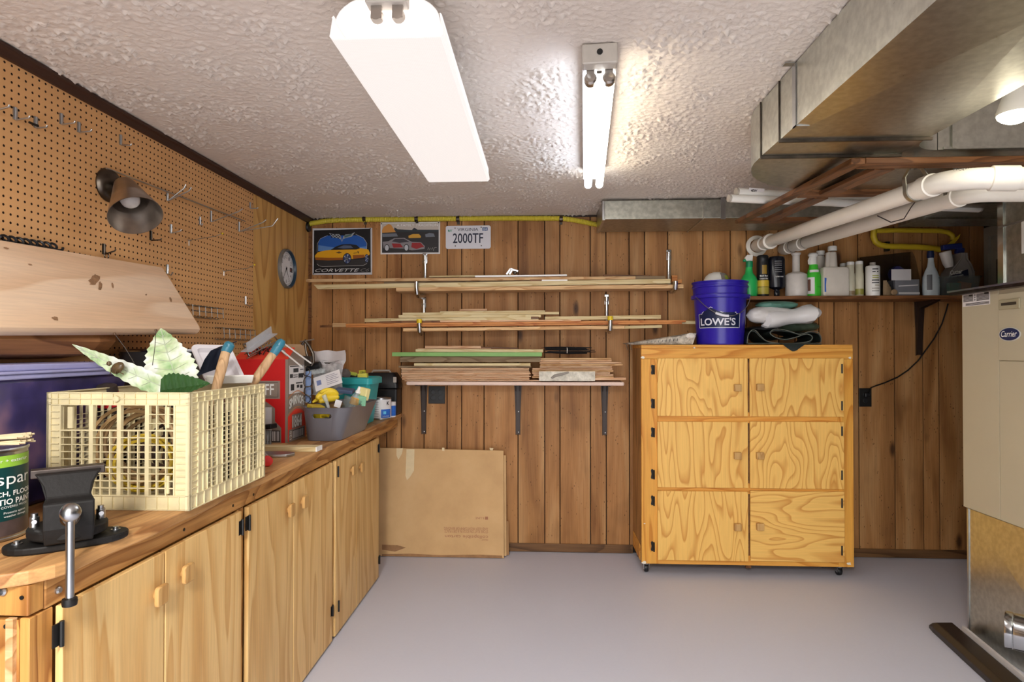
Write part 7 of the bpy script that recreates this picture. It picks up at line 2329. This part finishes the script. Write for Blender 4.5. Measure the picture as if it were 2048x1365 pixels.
# rrect's corner radius is in px here, so rebuild the y side in metres
for v in g.v:
    v.y = 4.07 + max(-.045, min(.045, (v.y - 4.07)))
g.build('jug_body', gj, t, True)
Fj = frame((bx(1890, 4.03), 4.022, at(1890, 566, Y=4.03).z), (1, 0, .12), (-.0, 0, 1))
flat([[(0, 0), (.145, 0), (.145, .068), (.06, .05), (0, .02)]], Fj, plain('navy_label', (28, 34, 66), .4), t, 'navy_label', .001)
words('Cutter', frame((bx(1898, 4.03), 4.020, at(1890, 551, Y=4.03).z), (1, 0, .14), (0, 0, 1)), .078, .028, M['print_white'], t, .035, .25, lift=.003)
words('BACKYARD', frame((bx(1900, 4.03), 4.020, at(1890, 556, Y=4.03).z), (1, 0, .14), (0, 0, 1)), .075, .010, M['print_white'], t, .01, .1, lift=.003)
hb = plain('trigger_blue', (36, 48, 116), .4)
zt3 = at(1900, 508, Y=4.07).z
G().obox((cxj + .02, 4.07, zt3 + .018), (.05, .03, .04), (0, .15, 0)).obox((cxj - .03, 4.07, zt3 + .045), (.12, .034, .035), (0, -.1, 0)).build('trigger_head', hb, t, bevel=.006)
G().lathe([(.022, 0), (.030, .03), (.034, .10), (.030, .105), (0, .105)], (cxj - .058, 4.05, zt3 - .09), (0, -.25, 0), 20).build('spray_cup', M['white'], t, True)
xa_, xb_ = bx(1884, 3.97), bx(1953, 3.97)
t = thing('clear_tub', 'clear plastic tub with an orange label at the right end of the shelf', 'tub', ((xa_ + xb_) / 2, 3.97, ZB))
zt4 = at(1900, 553, Y=3.95).z
rr_ = lambda i_, z: [(a_, b_2, z) for a_, b_2 in rrect(xa_ + i_, 3.925 + i_ * .4, xb_ - i_, 4.018 - i_ * .2, .012)]
G().loft([rr_(.016, ZB + .001), rr_(0, zt4 - .01), rr_(-.008, zt4 - .006), rr_(-.008, zt4), rr_(.003, zt4), rr_(.018, ZB + .004)], cap=False).add(rr_(.016, ZB + .001), [tuple(range(24))]).build('tub_shell', clear('tub_plastic', (226, 232, 230), .15, .18, (150, 152, 152)), t, True)
tag(G().obox((bx(1916), 3.965, ZB + .06), (.075, .02, .045), (0, .15, 0)).build('orange_packet', plain('orange_packet_print', (186, 112, 62), .5)), 'orange packet inside the clear tub on the shelf', 'packet')
tag(G().obox((bx(1897), 3.97, ZB + .045), (.07, .03, .07), (0, 0, 0)).build('green_carton', plain('muted_green_card', (84, 130, 110), .5)), 'muted green carton inside the clear tub on the shelf', 'carton')

# cord from behind the shelf down to the outlet
pts = [at(x, y, Y=D - .012) for x, y in ((1896, 608), (1893, 620), (1884, 648), (1868, 678), (1850, 703), (1836, 722), (1816, 741), (1795, 755), (1770, 766), (1752, 772))] + [at(1742, 776, Y=D - .03), Vector((ox + .01, D - .036, oz + .018))]
tag(G().tube(pts, .0045, 8).build('power_cord', M['black'], None, True), 'black power cord hanging from the shelf to the outlet by the cabinet', 'cord')

# yellow line near the right end of the back wall
m = plain('yellow_tubing_dim', (206, 176, 40), .42)
t = thing('gas_loop', 'yellow flexible pipe looping above the bottle shelf at the right', 'pipe', at(1800, 494, Y=4.12))
y_ = 4.125
pts = [at(*p_, Y=y_) for p_ in ((1748, 455), (1747, 474), (1751, 484), (1760, 490), (1775, 493), (1800, 493.5), (1830, 494), (1858, 496), (1880, 499.5))]
G().tube(pts, .019, 12).build('lower_run', m, t, True)
pts = [at(*p_, Y=y_) for p_ in ((1752, 462), (1790, 461), (1850, 461.5), (1880, 462), (1896, 465), (1905, 472), (1906, 480))]
G().tube(pts, .016, 12).build('upper_run', m, t, True)
G().add([at(1921, 468, Y=y_ - .03), at(1893, 490, Y=y_ - .02), at(1903, 495, Y=y_ - .022), at(1918, 476, Y=y_ - .03)], [(0, 1, 2, 3)]).build('yellow_tag', plain('tag_yellow', (220, 186, 40), .4), t)
p = at(1776, 493, Y=y_)
G().box(p.x - .01, p.x + .01, D - .04, D - .001, p.z - .03, p.z + .03).build('clamp', M['black'], t)

# ================================================================== FURNACE
FXF = 2.02
pf = lambda px, py: at(px, py, X=FXF)
yf1 = pf(1925, 800).y
yf0 = 2.12
zf1 = pf(1923, 586).z
zf0 = pf(1925, 1014).z
M['furnace'] = plain('furnace_beige', (186, 176, 150), .42, speck=.02, scale=6)
t = thing('furnace', 'tall beige furnace cabinet on a sheet-metal base at the right edge', 'furnace', (2.35, 2.55, 0))
ys_ = pf(1998, 700).y
G().box(FXF + .004, 2.68, yf0, yf1, zf0, zf1).build('cabinet', M['furnace'], t, bevel=.004)
G().box(FXF, FXF + .0035, ys_ + .0015, yf1 - .001, zf0 + .004, zf1 - .004).build('side_panel', M['furnace'], t, bevel=.001, seg=1)
zdb = pf(2000, 722).z
G().box(FXF - .003, FXF + .0035, yf0 + .002, ys_ - .002, zdb + .002, zf1 - .03).build('service_door', M['furnace'], t, bevel=.001, seg=1)
G().box(FXF - .0005, FXF + .0035, yf0 + .002, ys_ - .002, zf0 + .004, zdb - .002).build('lower_door', M['furnace'], t, bevel=.001, seg=1)
a, b = pf(2001, 601), pf(2043, 617)
hd = G().box(FXF - .010, FXF - .003, b.y, a.y, b.z, a.z)
hd.build('door_pull', plain('pull_beige', (166, 156, 128), .4), t, bevel=.003)
G().box(FXF - .0112, FXF - .0102, b.y + .015, a.y - .018, (a.z + b.z) / 2 - .004, (a.z + b.z) / 2 + .008).build('finger_slot', plain('slot_dark', (58, 50, 40), .6), t)
Ff = lambda px, py, x_=FXF: frame(at(px, py, X=x_), (0, -1, 0), (0, 0, 1))
# oval badge
c = at(2020, 669, X=FXF - .0035)
Fo = frame(c, (0, -1, 0), (0, 0, 1))
ru = (at(1998.5, 669, X=FXF).y - at(2041.5, 669, X=FXF).y) / 2
rv = ru * .50
G().prism(ellipse(0, 0, ru, rv, 32), .003, Fo).build('badge', plain('badge_silver', (196, 196, 190), .35), t)
G().prism(ellipse(0, 0, ru * .92, rv * .88, 32), .0038, Fo).build('badge_field', plain('badge_navy', (30, 42, 84), .35), t)
words('Carrier', frame(Fo @ Vector((-ru * .74, -rv * .36, .004)), (0, -1, 0), (0, 0, 1)), ru * 1.48, rv * .86, M['print_white'], t, .008, .25, lift=.0008)
# warning label
a, b = pf(1925, 588), pf(1981.5, 612)
a2, b2 = pf(1925, 615), pf(1981, 584)
yl0, yl1 = pf(1925, 600).y - .003, pf(1981, 600).y
zl1, zl0_ = pf(1950, 586).z, pf(1950, 612).z
Fl = frame((FXF - .0005, yl0, zl0_), (0, -1, 0), (0, 0, 1))
lw_, lh_ = yl0 - yl1, zl1 - zl0_
flat([[(0, 0), (lw_, 0), (lw_, lh_), (0, lh_)]], Fl, M['label_white'], t, 'warning_label', .0008)
bl = []
for i in range(9):
    v = lh_ * (.36 + .062 * i)
    for (u0, u1) in ((.03, .40), (.52, .97)):
        bl.append([(lw_ * u0, v), (lw_ * u1, v), (lw_ * u1, v + lh_ * .038), (lw_ * u0, v + lh_ * .038)])
for i in range(3): bl.append([(lw_ * .12, lh_ * (.06 + .07 * i)), (lw_ * .97, lh_ * (.06 + .07 * i)), (lw_ * .97, lh_ * (.10 + .07 * i)), (lw_ * .12, lh_ * (.10 + .07 * i))])
bl += [[(lw_ * .24, lh_ * .78), (lw_ * .38, lh_ * .78), (lw_ * .38, lh_ * .9), (lw_ * .24, lh_ * .9)], [(lw_ * .80, lh_ * .80), (lw_ * .95, lh_ * .80), (lw_ * .95, lh_ * .93), (lw_ * .80, lh_ * .93)]]
flat(bl, Fl, M['ink'], t, 'label_print', .0014)
flat([[(lw_ * .43, lh_ * (.4 + .18 * i)), (lw_ * .49, lh_ * (.4 + .18 * i)), (lw_ * .49, lh_ * (.52 + .18 * i)), (lw_ * .43, lh_ * (.52 + .18 * i))] for i in range(3)], Fl, plain('label_gray', (140, 140, 146), .5), t, 'label_symbol', .0014)
# top flange and plenum
G().box(FXF - .05, 2.70, 2.20, yf1 + .03, zf1 + .002, zf1 + .010).build('top_flange', M['steel'], t)
G().box(FXF - .045, FXF + .0, 2.35, yf1 + .02, zf1 - .012, zf1 + .0015).build('flange_shade', M['dark_metal'], t)  # dark strip standing in for the shading under the flange
px_ = at(1999, 480, X=2.07)
pl = G().box(2.07, 2.80, 1.95, px_.y, zf1 + .010, CZ - .006)
pl.build('plenum', M['galv_dull'], t)
G().box(2.064, 2.0695, px_.y - .03, px_.y + .004, zf1 + .011, 2.05).box(2.07, 2.10, px_.y, px_.y + .005, zf1 + .011, 2.05).build('foil_tape', M['chrome'], t)
zsm = at(2010, 452, X=2.07).z
G().box(2.062, 2.0695, 1.96, px_.y - .002, zsm - .004, zsm + .004).build('plenum_seam', M['steel'], t)
a = at(2043, 480, X=2.066)
G().box(2.0655, 2.0695, a.y - .1, a.y, a.z - .06, a.z + .08).build('plenum_label', M['white'], t)
# base with pressed diagonal creases
yb1 = pf(1930, 1100).y + .0
xb = FXF + .012
g = G().box(xb + .012, 2.66, 2.14, yb1 - .01, .0, zf0 - .001)
g.build('base_box', M['galv_dull'], t)
c = Vector((xb - .022, (2.14 + yb1) / 2 - .02, .27))
cn = [Vector((xb, yb1 - .012, .001)), Vector((xb, 2.14, .001)), Vector((xb, 2.14, zf0 - .003)), Vector((xb, yb1 - .012, zf0 - .003))]
G().add(cn + [c], [(0, 1, 4), (1, 2, 4), (2, 3, 4), (3, 0, 4)]).build('base_panel', M['galv'], t)
G().box(xb - .004, xb + .013, yb1 - .012, yb1 - .002, .001, zf0 - .003).build('base_flange', M['steel'], t)
c = at(2010, 1259, Y=2.42)
ca = Vector((-.78, .62, 0))
G().lathe([(.066, 0), (.0675, -.003), (.0675, -.022), (.064, -.026), (.066, -.030), (.066, -.30)], c, ca.to_track_quat('Z', 'Y').to_matrix(), 32).build('pipe_collar', M['chrome'], t, True)
# long dark channel on the floor along the base
t = thing('floor_channel', 'long black-brown channel with pale rail on the floor beside the furnace base', 'channel', (1.88, 2.6, 0))
A, B = at(1855, 1252, Z=.012), at(1985, 1372, Z=.012)
d_ = (B - A).normalized()
n_ = Vector((-d_.y, d_.x, 0))
if n_.x < 0: n_ = -n_
ex = A + d_ * 1.2
pr_ = [(0, .001), (.0, .028), (.018, .050), (.085, .056), (.092, .050), (.092, .001)]
rings = [[A + n_ * (u * .9 + .006) + Vector((0, 0, v * .55 - A.z)) for u, v in pr_], [A + d_ * .05 + n_ * u + Vector((0, 0, v - A.z)) for u, v in pr_], [ex + n_ * u + Vector((0, 0, v - A.z)) for u, v in pr_]]
G().loft(rings).build('channel', plain('black_brown_metal', (40, 34, 32), .4), t, bevel=.003)
a = A + d_ * .12 + n_ * .10
G().beam(a + Vector((0, 0, .035)), ex + n_ * .10 + Vector((0, 0, .035)), .012, .05).build('pale_rail', plain('pale_rail', (206, 204, 206), .35), t)

# ================================================================== PIPES OVERHEAD
def fillet(P_, r_, n=8):
    out_ = [P_[0]]
    for a, b, c in zip(P_[:-2], P_[1:-1], P_[2:]):
        u, v = (a - b).normalized(), (c - b).normalized()
        l_ = min(r_, (a - b).length * .45, (c - b).length * .45)
        p0, p1 = b + u * l_, b + v * l_
        for i in range(n + 1):
            s = i / n
            out_.append((1 - s) ** 2 * p0 + 2 * s * (1 - s) * b + s * s * p1)
    return out_ + [P_[-1]]


PR = .036
W1, E1 = at(1512, 493, Y=D - .001), at(1905, 357, Y=2.13)
R1 = at(2100, 357, Y=2.05)
R1 = E1 + (R1 - E1) * ((2.04 - E1.x) / (R1.x - E1.x))
t = thing('vent_pipe', 'upper white plastic vent pipe running from the back wall and turning right', 'pipe', W1)
path = fillet([W1, E1, R1], .105, 10)
G().tube(path, PR, 24).build('pipe', M['pvc'], t, True)
d1 = (E1 - W1).normalized()
Rz = lambda d: d.to_track_quat('Z', 'Y').to_matrix()
G().lathe([(.045, 0), (.070, .004), (.070, .014), (.052, .018), (.046, .020)], W1 + Vector((0, -.001, 0)), Rz(Vector((0, -1, 0))), 32, cap=False).build('wall_flange', M['pvc'], t, True)
for s, l_, r_ in ((.02, .12, .044), (.115, .05, .048)):
    G().lathe([(PR, 0), (r_, .002), (r_, l_ - .002), (PR, l_)], W1 + d1 * ((E1 - W1).length * s), Rz(d1), 28, cap=False).build('coupling', M['pvc'], t, True)
i0 = 1
c0_, c1_ = path[1], path[-2]
G().lathe([(PR, 0), (.0415, .002), (.0415, .06), (PR, .062)], c0_ - d1 * .06, Rz(d1), 28, cap=False).build('coupling', M['pvc'], t, True)
d2 = (R1 - E1).normalized()
G().lathe([(PR, 0), (.0415, .002), (.0415, .075), (PR, .077)], c1_, Rz(d2), 28, cap=False).build('coupling', M['pvc'], t, True)
# printed line on the elbow
pm_ = path[5]
Fp = frame(pm_ + Vector((-.02, -.040, .021)), d2, (0, .45, .9))
words('PVC-DWV 3 IN', Fp, .085, .012, M['ink'], t, 0, lift=.004)
W2_, E2 = at(1566, 499, Y=D - .001), at(1945, 385, Y=2.38)
R2 = at(2100, 384, Y=2.32)
R2 = E2 + (R2 - E2) * ((2.04 - E2.x) / (R2.x - E2.x))
t = thing('vent_pipe', 'lower white plastic vent pipe beside the upper one, with two dark joints', 'pipe', W2_)
path2 = fillet([W2_, E2, R2], .07, 10)
G().tube(path2, PR, 24).build('pipe', M['pvc'], t, True)
d1 = (E2 - W2_).normalized()
for s in (.02, .13):
    G().lathe([(PR, 0), (.0415, .002), (.0415, .075), (PR, .077)], W2_ + d1 * ((E2 - W2_).length * s), Rz(d1), 28, cap=False).build('coupling', M['pvc'], t, True)
G().lathe([(PR, 0), (.0415, .002), (.0415, .06), (PR, .062)], path2[1] - d1 * .06, Rz(d1), 28, cap=False).build('coupling', M['pvc'], t, True)
for s in (.09, .20):
    c = W2_ + d1 * ((E2 - W2_).length * s)
    G().lathe([(.037, 0), (.0382, .002), (.037, .004)], c, Rz(d1), 28, cap=False).build('dark_joint', M['black'], t, True)


def hanger(lab, path_, px, ztop, xr_, yr_):
    # find the point of the straight run seen at px
    best = min(np.linspace(0, 1, 400), key=lambda s: abs(_px(path_[0].lerp(path_[1], s)) - px))
    c = path_[0].lerp(path_[1], best)
    dd_ = (path_[1] - path_[0]).normalized()
    s_ = dd_.cross(EZ).normalized()
    t = thing('pipe_hanger', lab, 'hanger', c, 0, 'pipe hangers under the duct')
    ring_ = [c + (s_ * math.cos(a) + EZ * math.sin(a)) * (PR + .003) for a in np.linspace(math.pi * .95, math.pi * 2.05, 18)]
    ring_ = [c + s_ * -(PR + .006) + EZ * .05, ] + ring_ + [c + s_ * (PR + .006) + EZ * .05, c + s_ * .022 + EZ * .085, c + EZ * .088, c - s_ * .022 + EZ * .085]
    g = G()
    for a, b in zip(ring_, ring_[1:] + ring_[:1]): g.beam(a, b, .022, .0035, (s_ * 1e-3 + dd_.cross((b - a).normalized())))
    g.build('clevis', M['galv_dull'], t)
    G().tube([c + EZ * .08, Vector((c.x, c.y, ztop))], .0055, 10).build('rod', M['steel'], t, True)
    G().lathe([(.010, 0), (.010, .008)], c + EZ * .09, None, 6).build('nut', M['steel'], t)
    return t


def _px(p_):
    v = p_ - Vector((0, 0, HC))
    return 1024 + FPX * v.dot(_r) / v.dot(_f)


hanger('steel clevis hanger holding the upper white pipe under the duct', path, 1832, dz0 - .001, 0, 0)
hanger('steel clevis hanger holding the lower white pipe, nearer the right edge', path2, 1912, dz0 - .001, 0, 0)
tag(G().tube([at(1755, 432, Y=2.75), at(1782, 445, Y=2.62), at(1808, 438, Y=2.50), at(1822, 415, Y=2.40), at(1835, 398, Y=2.33)], .0022, 6).build('thin_wire', M['black'], None, True), 'thin black wire drooping from the white pipes', 'wire')

# old wooden frame lying across the pipes
t = thing('timber_screen', 'old dark wooden window frame stored flat overhead across the white pipes', 'frame', (1.45, 2.9, 2.05))
fz0, fz1 = 2.033, 2.096
fy0, fy1 = 2.235, 3.56
fzz = lambda y: fz0 + (fz1 - fz0) * (y - fy0) / (fy1 - fy0)
hT_ = .0215


def rail(name, x0_, y0_, x1_2, y1_, w_, mat, dz=0, hh=None):
    hh = hh or hT_
    a = Vector((x0_, y0_, fzz(y0_) + hh / 2 + dz))
    b = Vector((x1_2, y1_, fzz(y1_) + hh / 2 + dz))
    return G().beam(a, b, w_, hh).build(name, mat, t, bevel=.002, seg=1)


rail('left_rail', 1.125, fy0, 1.125, fy1, .05, M['wood_dark'])
rail('right_rail', 1.90, fy0 + .02, 1.90, fy1, .06, M['wood_dark'])
rail('near_rail', 1.151, fy0 + .035, 1.869, fy0 + .045, .07, M['wood_dark_x'])
rail('far_rail', 1.151, fy1 - .035, 1.869, fy1 - .035, .07, M['wood_dark_x'])
rail('middle_rail', 1.151, 2.80, 1.869, 2.80, .06, M['wood_dark_x'])
rail('inner_stile', 1.26, fy0 + .082, 1.26, 2.768, .075, M['wood_dark'], -.003, .018)
rail('inner_stile', 1.26, 2.832, 1.26, fy1 - .072, .065, M['wood_dark'], -.006, .02)

# two spare white tubes lying on the frame
zt5 = fzz(3.2) + hT_ + .021
A, B = at(1461, 397, Z=zt5), at(1957, 418, Z=zt5)
for i, (a, b, lab) in enumerate(((A, B, 'lower spare white lamp tube lying across the wooden frame'), (A + Vector((.04, .012, .036)), B + Vector((-.25, .012, .034)), 'upper spare white lamp tube with a small paper label'))):
    t = thing('spare_tube', lab, 'tube', a, 0, 'spare tubes on the wooden frame')
    d_ = (b - a).normalized()
    G().tube([a, b], .0195, 20).build('tube', M['white'], t, True)
    for p_, s in ((a, -1), (b, 1)): G().tube([p_ + d_ * s * .0005, p_ + d_ * s * .012], .018, 18).build('end_cap', M['lampgray'], t, True)
    if i:
        Fl = frame(a + d_ * .045 + Vector((0, -.0200, .002)), d_, (0, -.35, .94))
        G().obox(Fl @ Vector((.05, .004, .0)), (.085, .022, .001), Fl).build('paper_label', M['label_white'], t)
        words('40W', frame(Fl @ Vector((.018, -.004, 0)), Fl.to_3x3() @ EX, Fl.to_3x3() @ EY), .035, .013, M['ink'], t, .03, lift=.0012 if (Fl.to_3x3() @ EZ).y < 0 else -.0012)
